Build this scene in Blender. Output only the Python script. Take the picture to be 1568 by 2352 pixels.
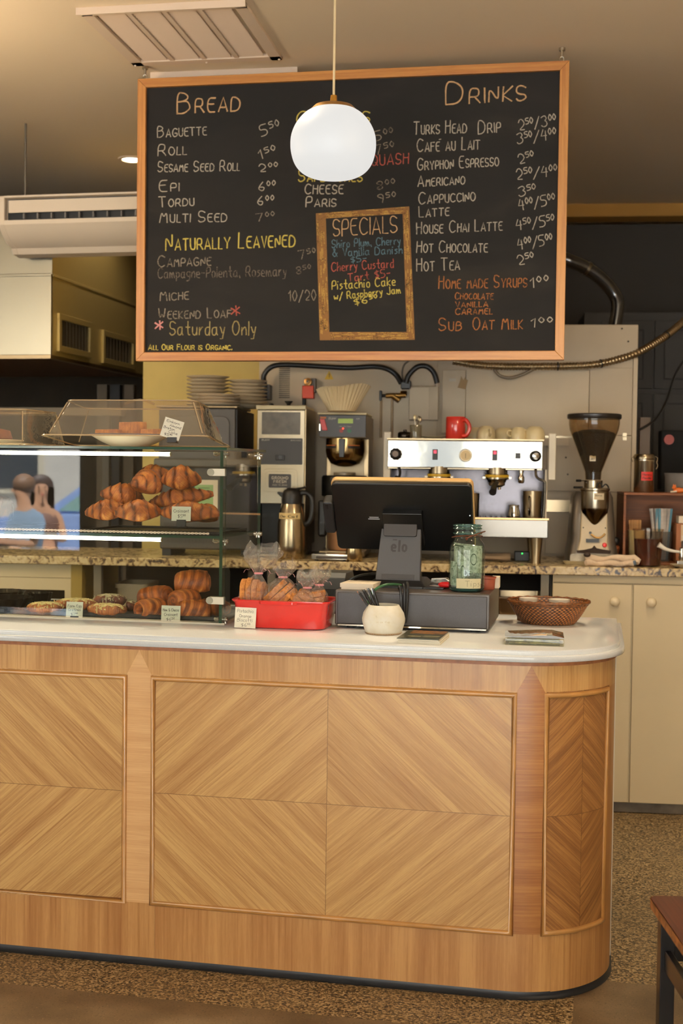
import bpy, bmesh, math, random
from mathutils import Vector, Matrix, Quaternion
rnd = random.Random(7)
PI = math.pi
R = math.radians
for o in list(bpy.data.objects): bpy.data.objects.remove(o)
scn = bpy.context.scene
COL = scn.collection

# ------------------------------------------------------------------ camera
CAM_H, YAW, PITCH, ROLL, FPX = 1.45, R(11.4), R(1.93), .0125, 2900.0
_F = Vector((-math.sin(YAW)*math.cos(PITCH), math.cos(YAW)*math.cos(PITCH), -math.sin(PITCH)))
_R0 = _F.cross(Vector((0, 0, 1))).normalized(); _U0 = _R0.cross(_F)
_R = _R0*math.cos(ROLL)+_U0*math.sin(ROLL); _U = _U0*math.cos(ROLL)-_R0*math.sin(ROLL)
CAMP = Vector((0, 0, CAM_H))
cd = bpy.data.cameras.new('camera'); cam = bpy.data.objects.new('camera', cd); COL.objects.link(cam)
cd.sensor_fit = 'HORIZONTAL'; cd.sensor_width = 36; cd.lens = FPX/1568*36
cam.matrix_world = Matrix.Translation(CAMP) @ Matrix((_R, _U, -_F)).transposed().to_4x4()
cd.clip_start = .05; cd.clip_end = 200
cd.dof.use_dof = True; cd.dof.focus_distance = 3.75; cd.dof.aperture_fstop = 6.0
scn.camera = cam

# ------------------------------------------------------------------ light, world, exposure
vs = scn.view_settings
scn.display_settings.display_device = 'sRGB'
vs.view_transform = 'Standard'; vs.look = 'None'; vs.gamma = 1; vs.use_curve_mapping = False
vs.exposure = 0.0
SKY = 3.4
wd = bpy.data.worlds.new('sky'); scn.world = wd; wd.use_nodes = True
bg = wd.node_tree.nodes['Background']; bg.inputs[0].default_value = (.93, .98, 1.04, 1); bg.inputs[1].default_value = SKY
FRONT_Y = -1.9
WINS = [(-7.3, -3.95, .72, 2.85), (-1.75, 2.0, .06, 2.62)]        # shop window, and glazed door with its side lights: x and z ranges
for x0, x1, WZ0, WZ1 in WINS:
    L = bpy.data.lights.new('window_portal', 'AREA'); L.shape = 'RECTANGLE'; L.size = x1-x0; L.size_y = WZ1-WZ0
    L.cycles.is_portal = True
    lo = bpy.data.objects.new('window_portal', L); COL.objects.link(lo)
    lo.location = ((x0+x1)/2, FRONT_Y-.02, (WZ0+WZ1)/2); lo.rotation_euler = (R(90), 0, 0)   # -Z looks to +Y
sl = bpy.data.lights.new('sun', 'SUN'); sl.energy = 84; sl.color = (1, 1, .98); sl.angle = R(.6)
so = bpy.data.objects.new('sun', sl); COL.objects.link(so); so.rotation_euler = (R(-24), R(8), 0)
cy = scn.cycles
cy.max_bounces = 9; cy.diffuse_bounces = 4; cy.glossy_bounces = 4; cy.transmission_bounces = 6; cy.transparent_max_bounces = 16
cy.sample_clamp_indirect = 4; cy.caustics_reflective = False; cy.caustics_refractive = False

# ------------------------------------------------------------------ frames: photo point -> place on a known plane
def ray(x, y): return _F*FPX+_R*(x-784)-_U*(y-1176)
def at(x, y, Y):
    d = ray(x, y); return CAMP+d*(Y/d.y)
def atz(x, y, z):
    d = ray(x, y); return CAMP+d*((z-CAM_H)/d.z)
BA = R(5.6)                                  # the back counter stands 5.6 degrees off the front counter
BE = Vector((math.cos(BA), math.sin(BA), 0)); BN = Vector((-math.sin(BA), math.cos(BA), 0)); BP = Vector((.227, 5.475, 0))
def W(u, v, z=0): return BP+BE*u+BN*v+Vector((0, 0, z))
def ub(x, y, v):
    d = ray(x, y); p = CAMP+d*((BP+BN*v-CAMP).dot(BN)/d.dot(BN)); q = p-BP
    return q.dot(BE), p.z
BDA = R(1.5); BDE = Vector((math.cos(BDA), math.sin(BDA), 0)); BDN = Vector((-math.sin(BDA), math.cos(BDA), 0))
BDP = Vector((-1.007, 5.015, 0))
def ubd(x, y):
    d = ray(x, y); p = CAMP+d*((BDP-CAMP).dot(BDN)/d.dot(BDN)); q = p-BDP
    return q.dot(BDE), p.z

# ------------------------------------------------------------------ materials
def lin(c):
    if len(c) == 4: c = c[:3]
    return tuple(((v/255)/12.92 if v/255 <= .04045 else ((v/255+.055)/1.055)**2.4) for v in c)+(1,)
MC = {}
def nt(name):
    m = bpy.data.materials.new(name); m.use_nodes = True
    t = m.node_tree; b = t.nodes['Principled BSDF']; return m, t, b
def nd(t, typ, **kw):
    n = t.nodes.new(typ)
    for k, v in kw.items():
        if k.startswith('i_'): n.inputs[int(k[2:])].default_value = v
        else: setattr(n, k, v)
    return n
def ramp(t, stops):
    n = t.nodes.new('ShaderNodeValToRGB'); e = n.color_ramp.elements
    while len(e) < len(stops): e.new(.5)
    for k, (p, c) in enumerate(stops): e[k].position = p; e[k].color = lin(c)
    return n
def M(name, col, rough=.5, metal=0, noise=None, bump=None, coat=0, emis=None, trans=0, ior=1.45, alpha=1, spec=.5, col2=None, coord='Object', sheen=0):
    if name in MC: return MC[name]
    m, t, b = nt(name); I = b.inputs
    I['Base Color'].default_value = lin(col); I['Roughness'].default_value = rough; I['Metallic'].default_value = metal
    I['Coat Weight'].default_value = coat; I['Coat Roughness'].default_value = .08; I['IOR'].default_value = ior
    I['Transmission Weight'].default_value = trans; I['Alpha'].default_value = alpha; I['Specular IOR Level'].default_value = spec
    if sheen: I['Sheen Weight'].default_value = sheen
    if emis: I['Emission Color'].default_value = lin(emis[0]); I['Emission Strength'].default_value = emis[1]
    if noise or bump: tc = nd(t, 'ShaderNodeTexCoord')
    if noise:
        sc, amt = noise
        n = nd(t, 'ShaderNodeTexNoise'); n.inputs['Scale'].default_value = sc; n.inputs['Detail'].default_value = 5
        t.links.new(tc.outputs[coord], n.inputs['Vector'])
        c2 = col2 or tuple(max(0, v*(1-amt)) for v in col)
        r = ramp(t, [(.32, c2), (.68, col)]); t.links.new(n.outputs[0], r.inputs[0]); t.links.new(r.outputs[0], I['Base Color'])
    if bump:
        n = nd(t, 'ShaderNodeTexNoise'); n.inputs['Scale'].default_value = bump[0]; n.inputs['Detail'].default_value = 4
        t.links.new(tc.outputs[coord], n.inputs['Vector'])
        bp = nd(t, 'ShaderNodeBump'); bp.inputs['Strength'].default_value = bump[1]; bp.inputs['Distance'].default_value = .01
        t.links.new(n.outputs[0], bp.inputs['Height']); t.links.new(bp.outputs[0], I['Normal'])
    MC[name] = m; return m
def wood(name, light, dark, kind='straight', rough=.38, fine=90, coat=.15, dens=1.0, bands=.5):
    """UV in metres. straight: grain along v; cross: grain along u; diamond: grain in diamonds round the middle"""
    if name in MC: return MC[name]
    m, t, b = nt(name); L = t.links.new
    uv = nd(t, 'ShaderNodeUVMap'); uv.uv_map = 'UVMap'
    sx = nd(t, 'ShaderNodeSeparateXYZ'); L(uv.outputs[0], sx.inputs[0])
    oi = nd(t, 'ShaderNodeObjectInfo')
    def mth(op, a, c=None):
        n = nd(t, 'ShaderNodeMath', operation=op)
        for k, s in enumerate((a, c)):
            if s is None: continue
            if isinstance(s, (int, float)): n.inputs[k].default_value = s
            else: L(s, n.inputs[k])
        return n.outputs[0]
    u, v = sx.outputs[0], sx.outputs[1]
    if kind == 'diamond':
        au, av = mth('ABSOLUTE', u), mth('ABSOLUTE', v)
        av = mth('MULTIPLY', av, 1.12)
        acr, alo = mth('ADD', au, av), mth('SUBTRACT', au, av)
        q = mth('ADD', mth('MULTIPLY', mth('SIGN', u), 3.1), mth('MULTIPLY', mth('SIGN', v), 7.7))
    elif kind == 'cross': acr, alo, q = v, u, mth('MULTIPLY', u, 0.0)
    else: acr, alo, q = u, v, mth('MULTIPLY', u, 0.0)
    q = mth('ADD', q, mth('MULTIPLY', oi.outputs['Random'], 40.0))
    def tex(sa, sl, det, dist):
        cb = nd(t, 'ShaderNodeCombineXYZ'); L(mth('MULTIPLY', acr, sa), cb.inputs[0]); L(mth('MULTIPLY', alo, sl), cb.inputs[1]); L(q, cb.inputs[2])
        n = nd(t, 'ShaderNodeTexNoise'); n.inputs['Scale'].default_value = 1; n.inputs['Detail'].default_value = det; n.inputs['Distortion'].default_value = dist
        L(cb.outputs[0], n.inputs['Vector']); return n.outputs[0]
    n1 = tex(22*dens, .7, 3, .15); n2 = tex(fine*2.2*dens, 5, 3, 0); n3 = tex(700, 40, 1, 0)
    s = mth('ADD', mth('ADD', mth('MULTIPLY', n1, bands), mth('MULTIPLY', n2, .95-bands)), mth('MULTIPLY', n3, .12))
    n5 = tex(150*dens, 1.3, 2, .1)              # sparse thin dark pore lines
    s = mth('SUBTRACT', s, mth('MULTIPLY', mth('MAXIMUM', mth('SUBTRACT', .42, n5), 0.0), 1.0))
    r = ramp(t, [(.34, dark), (.50, tuple(a*.5+c*.5 for a, c in zip(light, dark))), (.64, light)])
    L(s, r.inputs[0])
    col = r.outputs[0]
    if kind == 'diamond':                      # dark joint lines between the four leaves
        ln = mth('LESS_THAN', mth('MINIMUM', mth('ABSOLUTE', u), mth('ABSOLUTE', v)), .0009)
        mx = nd(t, 'ShaderNodeMix', data_type='RGBA'); L(mth('MULTIPLY', ln, .75), mx.inputs[0]); L(col, mx.inputs[6]); mx.inputs[7].default_value = lin((92, 58, 22)); col = mx.outputs[2]
    L(col, b.inputs['Base Color']); b.inputs['Roughness'].default_value = rough
    b.inputs['Coat Weight'].default_value = coat; b.inputs['Coat Roughness'].default_value = .25
    bp = nd(t, 'ShaderNodeBump'); bp.inputs['Strength'].default_value = .06; bp.inputs['Distance'].default_value = .003
    L(n2, bp.inputs['Height']); L(bp.outputs[0], b.inputs['Normal'])
    MC[name] = m; return m
def clear(name, tint=(255, 255, 255), refl=1.0, rough=0.0, body=0.0, bump=None, ior=1.5, both=False):
    """thin clear sheet: transparent plus a Fresnel reflection; body = share of milky diffuse"""
    if name in MC: return MC[name]
    m = bpy.data.materials.new(name); m.use_nodes = True; t = m.node_tree; L = t.links.new
    t.nodes.remove(t.nodes['Principled BSDF']); out = t.nodes['Material Output']
    tr = nd(t, 'ShaderNodeBsdfTransparent'); tr.inputs[0].default_value = lin(tint)
    gl = nd(t, 'ShaderNodeBsdfGlossy'); gl.inputs['Roughness'].default_value = rough
    fr = nd(t, 'ShaderNodeFresnel'); fr.inputs[0].default_value = ior
    gm_ = nd(t, 'ShaderNodeNewGeometry'); fs = nd(t, 'ShaderNodeMath', operation='SUBTRACT'); fs.inputs[0].default_value = 1; L(gm_.outputs['Backfacing'], fs.inputs[1])
    m0 = nd(t, 'ShaderNodeMath', operation='MULTIPLY'); m0.inputs[1].default_value = refl; L(fr.outputs[0], m0.inputs[0])
    ml = nd(t, 'ShaderNodeMath', operation='MULTIPLY'); ml.use_clamp = True; L(m0.outputs[0], ml.inputs[0]); L(fs.outputs[0], ml.inputs[1])   # reflect on the outer face of the sheet only
    if both:                                       # crumpled film: both sides glint
        lw = nd(t, 'ShaderNodeLayerWeight'); lw.inputs[0].default_value = .5
        pw_ = nd(t, 'ShaderNodeMath', operation='POWER'); L(lw.outputs['Facing'], pw_.inputs[0]); pw_.inputs[1].default_value = 2.0
        ml = nd(t, 'ShaderNodeMath', operation='MULTIPLY_ADD'); ml.use_clamp = True; L(pw_.outputs[0], ml.inputs[0]); ml.inputs[1].default_value = .5*refl; ml.inputs[2].default_value = .07*refl
    if bump:
        n = nd(t, 'ShaderNodeTexNoise'); n.inputs['Scale'].default_value = bump[0]; n.inputs['Detail'].default_value = 3
        tc = nd(t, 'ShaderNodeTexCoord'); L(tc.outputs['Object'], n.inputs['Vector'])
        bp = nd(t, 'ShaderNodeBump'); bp.inputs['Strength'].default_value = bump[1]; bp.inputs['Distance'].default_value = .02; L(n.outputs[0], bp.inputs['Height'])
        L(bp.outputs[0], gl.inputs['Normal']); L(bp.outputs[0], fr.inputs['Normal'])
    base = tr.outputs[0]
    if body:
        df = nd(t, 'ShaderNodeBsdfDiffuse'); df.inputs[0].default_value = lin(tint)
        m1 = nd(t, 'ShaderNodeMixShader'); m1.inputs[0].default_value = body; L(base, m1.inputs[1]); L(df.outputs[0], m1.inputs[2]); base = m1.outputs[0]
    mx = nd(t, 'ShaderNodeMixShader'); L(ml.outputs[0], mx.inputs[0]); L(base, mx.inputs[1]); L(gl.outputs[0], mx.inputs[2])
    L(mx.outputs[0], out.inputs[0]); MC[name] = m; return m
def chalk_mat(name, col, dens=.5):
    if name in MC: return MC[name]
    m, t, b = nt(name); L = t.links.new
    b.inputs['Base Color'].default_value = lin(col); b.inputs['Roughness'].default_value = .95
    tc = nd(t, 'ShaderNodeTexCoord'); n = nd(t, 'ShaderNodeTexNoise'); n.inputs['Scale'].default_value = 420; n.inputs['Detail'].default_value = 2
    n2 = nd(t, 'ShaderNodeTexNoise'); n2.inputs['Scale'].default_value = 26
    L(tc.outputs['Object'], n.inputs['Vector']); L(tc.outputs['Object'], n2.inputs['Vector'])
    ad = nd(t, 'ShaderNodeMath', operation='MULTIPLY_ADD'); L(n2.outputs[0], ad.inputs[0]); ad.inputs[1].default_value = .6; L(n.outputs[0], ad.inputs[2])
    r = ramp(t, [(.80-dens*.62, (0, 0, 0)), (1.06-dens*.62, (255, 255, 255))]); L(ad.outputs[0], r.inputs[0])
    ml = nd(t, 'ShaderNodeMath', operation='MULTIPLY'); ml.inputs[1].default_value = .92; L(r.outputs[0], ml.inputs[0]); L(ml.outputs[0], b.inputs['Alpha'])
    MC[name] = m; return m

# ------------------------------------------------------------------ mesh helpers
class MB:
    def __init__(s): s.v = []; s.f = []; s.m = []; s.uv = {}
    def add(s, vs_, fs, mi=0, uvs=None):
        k = len(s.v); s.v += [tuple(p) for p in vs_]
        for j, f in enumerate(fs):
            s.f.append(tuple(i+k for i in f)); s.m.append(mi)
            if uvs: s.uv[len(s.f)-1] = [uvs[i] for i in f]
        return s
    def box(s, x0, x1, y0, y1, z0, z1, mi=0):
        p = [(x0, y0, z0), (x1, y0, z0), (x1, y1, z0), (x0, y1, z0), (x0, y0, z1), (x1, y0, z1), (x1, y1, z1), (x0, y1, z1)]
        return s.add(p, [(0, 3, 2, 1), (4, 5, 6, 7), (0, 1, 5, 4), (1, 2, 6, 5), (2, 3, 7, 6), (3, 0, 4, 7)], mi)
    def obox(s, c, ax, ay, az, mi=0):          # box from centre and three half axes
        c = Vector(c); P = [c+ax*i+ay*j+az*k for k in (-1, 1) for j in (-1, 1) for i in (-1, 1)]
        return s.add(P, [(0, 2, 3, 1), (4, 5, 7, 6), (0, 1, 5, 4), (1, 3, 7, 5), (3, 2, 6, 7), (2, 0, 4, 6)], mi)
    def lathe(s, prof, n=32, c=(0, 0, 0), mi=0, sx=1, sy=1, fn=None, caps=True, axis='z'):
        vs_ = []; K = len(prof)
        for r, z in prof:
            for j in range(n):
                a = 2*PI*j/n; rr = r if fn is None else fn(r, z, a)
                p = (rr*math.cos(a)*sx, rr*math.sin(a)*sy, z)
                if axis == 'y': p = (p[0], p[2], p[1])
                if axis == 'x': p = (p[2], p[0], p[1])
                vs_.append((p[0]+c[0], p[1]+c[1], p[2]+c[2]))
        fs = [(i*n+j, i*n+(j+1) % n, (i+1)*n+(j+1) % n, (i+1)*n+j) for i in range(K-1) for j in range(n)]
        if axis == 'y': fs = [f[::-1] for f in fs]
        if caps:
            if prof[0][0] > 1e-6: fs.append(tuple(range(n))[::-1] if axis != 'y' else tuple(range(n)))
            if prof[-1][0] > 1e-6: fs.append(tuple((K-1)*n+j for j in range(n)) if axis != 'y' else tuple((K-1)*n+j for j in range(n))[::-1])
        return s.add(vs_, fs, mi)
    def cyl(s, c, r, h, n=24, axis='z', mi=0): return s.lathe([(r, 0), (r, h)], n, c, mi, axis=axis)
    def tube(s, pts, r, n=10, closed=False, mi=0, caps=True, flat=1.0):
        pts = [Vector(p) for p in pts]; K = len(pts); vs_ = []
        rf = r if callable(r) else (lambda k: r)
        up = None
        for k in range(K):
            a = pts[(k-1) % K] if (closed or k > 0) else pts[k]; b = pts[(k+1) % K] if (closed or k < K-1) else pts[k]
            d1 = (pts[k]-a); d2 = (b-pts[k])
            d = ((d1.normalized() if d1.length > 1e-9 else Vector())+(d2.normalized() if d2.length > 1e-9 else Vector()))
            if d.length < 1e-6: d = Vector((1, 0, 0))
            d.normalize()
            mit = 1.0
            if d1.length > 1e-9 and d2.length > 1e-9:
                cs = max(.35, math.sqrt(max(0, (1+d1.normalized().dot(d2.normalized()))/2))); mit = 1/cs
                kink = (d2.normalized()-d1.normalized())
            else: kink = Vector()
            if up is None:
                up = Vector((0, 0, 1)) if abs(d.z) < .9 else Vector((0, 1, 0))
            x = d.cross(up)
            if x.length < 1e-6: x = d.orthogonal()
            x.normalize(); y = x.cross(d).normalized(); up = y
            kn = kink.normalized() if kink.length > 1e-4 else None
            for j in range(n):
                t = 2*PI*j/n; o = x*math.cos(t)*rf(k)+y*math.sin(t)*rf(k)*flat
                if kn is not None: o = o+kn*(o.dot(kn))*(mit-1)
                vs_.append(pts[k]+o)
        rng = K if closed else K-1
        fs = [(i*n+j, ((i+1) % K)*n+j, ((i+1) % K)*n+(j+1) % n, i*n+(j+1) % n) for i in range(rng) for j in range(n)]
        if not closed and caps: fs += [tuple(range(n)), tuple((K-1)*n+j for j in range(n))[::-1]]
        return s.add(vs_, fs, mi)
    def prism(s, poly, y0, y1, mi=0, plane='xz'):
        n = len(poly)
        f = {'xz': lambda p, q: (p[0], q, p[1]), 'xy': lambda p, q: (p[0], p[1], q), 'yz': lambda p, q: (q, p[0], p[1])}[plane]
        vs_ = [f(p, y0) for p in poly]+[f(p, y1) for p in poly]
        fs = [tuple(range(n)), tuple(range(2*n-1, n-1, -1))]+[(i, n+i, n+(i+1) % n, (i+1) % n) for i in range(n)]
        return s.add(vs_, fs, mi)
    def grid(s, nu, nv, fn, mi=0, uvfn=None, cu=False):
        vs_ = [fn(i/(nu if cu else nu-1), j/(nv-1)) for j in range(nv) for i in range(nu)]
        m = nu if cu else nu-1
        fs = [(j*nu+i, j*nu+(i+1) % nu, (j+1)*nu+(i+1) % nu, (j+1)*nu+i) for j in range(nv-1) for i in range(m)]
        uv = [uvfn(i/(nu-1), j/(nv-1)) for j in range(nv) for i in range(nu)] if uvfn else None
        return s.add(vs_, fs, mi, uv)
    def ball(s, c, r, n=16, mi=0, sc=(1, 1, 1)):
        k = n//2
        prof = [(r*math.sin(PI*i/k), -r*math.cos(PI*i/k)*sc[2]) for i in range(k+1)]; prof[0] = (0, prof[0][1]); prof[-1] = (0, prof[-1][1])
        return s.lathe(prof, n, c, mi, sx=sc[0], sy=sc[1])
    def xf(s, mtx, k0=0):
        for i in range(k0, len(s.v)): s.v[i] = tuple(mtx @ Vector(s.v[i]))
        return s
def rrect(x0, x1, z0, z1, r, n=5):
    P = []
    for cx, cz, a in ((x1-r, z0+r, -90), (x1-r, z1-r, 0), (x0+r, z1-r, 90), (x0+r, z0+r, 180)):
        for k in range(n+1):
            t = R(a+90*k/n); P.append((cx+r*math.cos(t), cz+r*math.sin(t)))
    return P
def obj(name, mb, mats, parent=None, loc=None, rz=0, smooth=35, bevel=0, seg=2, sub=0, rot=None):
    me = bpy.data.meshes.new(name); me.from_pydata(mb.v, [], mb.f)
    if not isinstance(mats, (list, tuple)): mats = [mats]
    for m in mats: me.materials.append(m)
    for p, k in zip(me.polygons, mb.m): p.material_index = k
    if mb.uv:
        ul = me.uv_layers.new(name='UVMap')
        for p in me.polygons:
            if p.index in mb.uv:
                for li, c in zip(p.loop_indices, mb.uv[p.index]): ul.data[li].uv = c
    bm = bmesh.new(); bm.from_mesh(me); bmesh.ops.recalc_face_normals(bm, faces=bm.faces); bm.to_mesh(me); bm.free()
    if smooth:
        for p in me.polygons: p.use_smooth = True
        me.set_sharp_from_angle(angle=R(smooth))
    o = bpy.data.objects.new(name, me); COL.objects.link(o)
    if parent: o.parent = parent
    if loc is not None: o.location = loc
    if rot is not None: o.rotation_euler = rot
    elif rz: o.rotation_euler = (0, 0, rz)
    if bevel:
        b = o.modifiers.new('bevel', 'BEVEL'); b.width = bevel; b.segments = seg; b.limit_method = 'ANGLE'; b.angle_limit = R(40); b.harden_normals = True
    if sub:
        q = o.modifiers.new('subsurf', 'SUBSURF'); q.levels = sub; q.render_levels = sub
    return o
def tag(o, label, cat, group=None):
    o['label'] = label; o['category'] = cat
    if group: o['group'] = group
    return o
def thing(name, label, cat, loc, rz=0, group=None, rot=None):
    o = bpy.data.objects.new(name, None); o.empty_display_size = .05; COL.objects.link(o)
    o.location = loc; o.rotation_euler = rot if rot is not None else (0, 0, rz)
    return tag(o, label, cat, group)
def struct(name, mb, m, **kw):
    o = obj(name, mb, m, **kw); o['kind'] = 'structure'; return o
def dup(root, loc, rot, label=None, group=None, scale=None):
    r = root.copy(); COL.objects.link(r); r.location = loc; r.rotation_euler = rot
    if scale is not None: r.scale = scale
    if label: r['label'] = label
    if group: r['group'] = group
    for ch in list(root.children):
        c = ch.copy(); COL.objects.link(c); c.parent = r
        for g in ch.children:
            d = g.copy(); COL.objects.link(d); d.parent = c
    return r

# ------------------------------------------------------------------ hand lettering (single-stroke alphabet)
G = {'A': '02 39 62|14 54', 'B': '02 09 39 58 57 36 06|36 56 64 53 32 02', 'C': '68 49 29 07 04 22 42 63', 'D': '02 09 39 67 64 42 02', 'E': '59 09 02 52|06 46',
 'F': '59 09 02|06 46', 'G': '68 49 29 07 04 22 42 63 65 35', 'H': '02 09|52 59|06 56', 'I': '02 09', 'J': '59 53 42 22 03', 'K': '02 09|59 05 52', 'L': '09 02 42',
 'M': '02 19 35 59 62', 'N': '02 09 52 59', 'O': '29 07 04 22 42 64 67 49 29', 'P': '02 09 49 58 56 45 05', 'Q': '29 07 04 22 42 64 67 49 29|44 62', 'R': '02 09 49 58 56 45 05|35 62',
 'S': '58 39 19 08 06 25 45 54 53 32 12 03', 'T': '09 69|39 32', 'U': '09 03 22 42 53 59', 'V': '09 32 59', 'W': '09 12 36 52 69', 'X': '02 59|09 52', 'Y': '09 35 69|35 32', 'Z': '09 59 02 52',
 'a': '46 16 05 03 12 32 44|46 43 52', 'b': '09 02 32 43 45 36 05', 'c': '46 26 05 03 22 42', 'd': '46 16 05 03 12 32 44|49 42', 'e': '04 44 45 36 16 05 03 12 42', 'f': '49 38 32|16 46',
 'g': '46 16 05 04 13 33 44|46 41 20 00', 'h': '09 02|04 26 36 45 42', 'i': '06 02|08 18', 'j': '26 21 10 00|28 38', 'k': '09 02|46 04 42', 'l': '09 02', 'm': '06 02|04 16 25 32|34 46 55 62',
 'n': '06 02|04 26 36 45 42', 'o': '16 05 03 12 32 43 45 36 16', 'p': '06 00|05 26 45 43 22 03', 'q': '46 16 05 03 22 43|46 40', 'r': '06 02|04 26 36', 's': '36 16 05 34 33 12 02',
 't': '29 23 32 42|06 46', 'u': '06 03 12 32 44|46 42', 'v': '06 22 46', 'w': '06 12 35 52 66', 'x': '02 46|06 42', 'y': '06 23|46 20 00', 'z': '06 46 02 42',
 '0': '29 06 05 22 32 55 56 39 29', '1': '07 29 22', '2': '07 19 39 57 55 02 52', '3': '08 29 49 57 36 55 53 32 12 03', '4': '29 05 55|48 42', '5': '59 09 06 36 55 53 32 02',
 '6': '49 16 04 22 42 54 45 15', '7': '09 59 22', '8': '36 17 18 39 58 56 14 13 32 53 54 36', '9': '55 36 17 18 39 58 55 42', '$': '58 38 07 16 45 54 43 13|39 31', '/': '01 59', '|': '01 09',
 '-': '05 45', '.': '02 13', ',': '03 11', '&': '62 18 29 48 04 13 22 42 65', "'": '18 09', '*': '04 58|08 54|39 33', '_': '02 52', 'ē': '04 44 45 36 16 05 03 12 42|09 49'}
def strokes(text, caps=False, jit=.25, cap2=.72, track=2.0):
    out = []; x = 0; sup = False
    for ch in text:
        if ch == ' ': x += 4.2; continue
        if ch == '^': sup = not sup; continue
        sc, dy = 1.0, 0
        if caps and ch.islower(): ch = ch.upper(); sc = cap2
        if sup: sc, dy = .55, 3.4
        g = G.get(ch)
        if g is None: continue
        wmax = 0; a = rnd.uniform(-.05, .05)*jit*3; oy = rnd.uniform(-.3, .3)*jit
        for st in g.split('|'):
            if not st: continue
            P = []
            for p in st.split():
                px_, py_ = int(p[0]), int(p[1])-2
                wmax = max(wmax, px_)
                px_ += rnd.uniform(-.35, .35)*jit; py_ += rnd.uniform(-.35, .35)*jit
                P.append((x+(px_+py_*(a+.02))*sc*.86, (py_+oy)*sc+dy))
            if len(P) > 3:                      # soften the corners like a hand would
                for _ in range(2):
                    Q = [P[0]]
                    for k in range(len(P)-1):
                        (ax, ay), (bx_, by_) = P[k], P[k+1]
                        Q += [(ax*.75+bx_*.25, ay*.75+by_*.25), (ax*.25+bx_*.75, ay*.25+by_*.75)]
                    P = Q+[P[-1]]
            out.append(P)
        x += (wmax*.86)*sc+track*(sc if not sup else .7)
    return out, max(1e-6, x-track)
def write(mb, text, x0, z0, x1, z1, h, w, y=0., caps=False, jit=.25, cap2=.72, fn=None, mi=0, track=2.0):
    """ribbon lettering in the local XZ plane, baseline (x0,z0)-(x1,z1), cap height h, stroke width w"""
    S, wd_ = strokes(text, caps, jit, cap2, track)
    bx, bz = (x1-x0)/wd_, (z1-z0)/wd_; L = math.hypot(x1-x0, z1-z0); nx, nz = -(z1-z0)/L, (x1-x0)/L; hs = h/7.0
    for P in S:
        Q = [(x0+bx*px_+nx*py_*hs, z0+bz*px_+nz*py_*hs) for px_, py_ in P]
        if len(Q) == 2:
            (ax, az), (cx, cz) = Q; Q = [(ax+(cx-ax)*k/4+rnd.uniform(-.1, .1)*w, az+(cz-az)*k/4+rnd.uniform(-.1, .1)*w) for k in range(5)]
        V, K = [], len(Q)
        for k in range(K):
            a, b = Q[max(0, k-1)], Q[min(K-1, k+1)]; dx, dz = b[0]-a[0], b[1]-a[1]; l = math.hypot(dx, dz) or 1
            ww = w*.5*rnd.uniform(.8, 1.15); ex = 0
            if k == 0: ex = -ww*.5
            if k == K-1: ex = ww*.5
            px_, pz_ = Q[k][0]+dx/l*ex, Q[k][1]+dz/l*ex
            V += [(px_-dz/l*ww, y, pz_+dx/l*ww), (px_+dz/l*ww, y, pz_-dx/l*ww)]
        if fn: V = [fn(p) for p in V]
        mb.add(V, [(2*k, 2*k+1, 2*k+3, 2*k+2) for k in range(K-1)], mi)
    return mb

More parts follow.
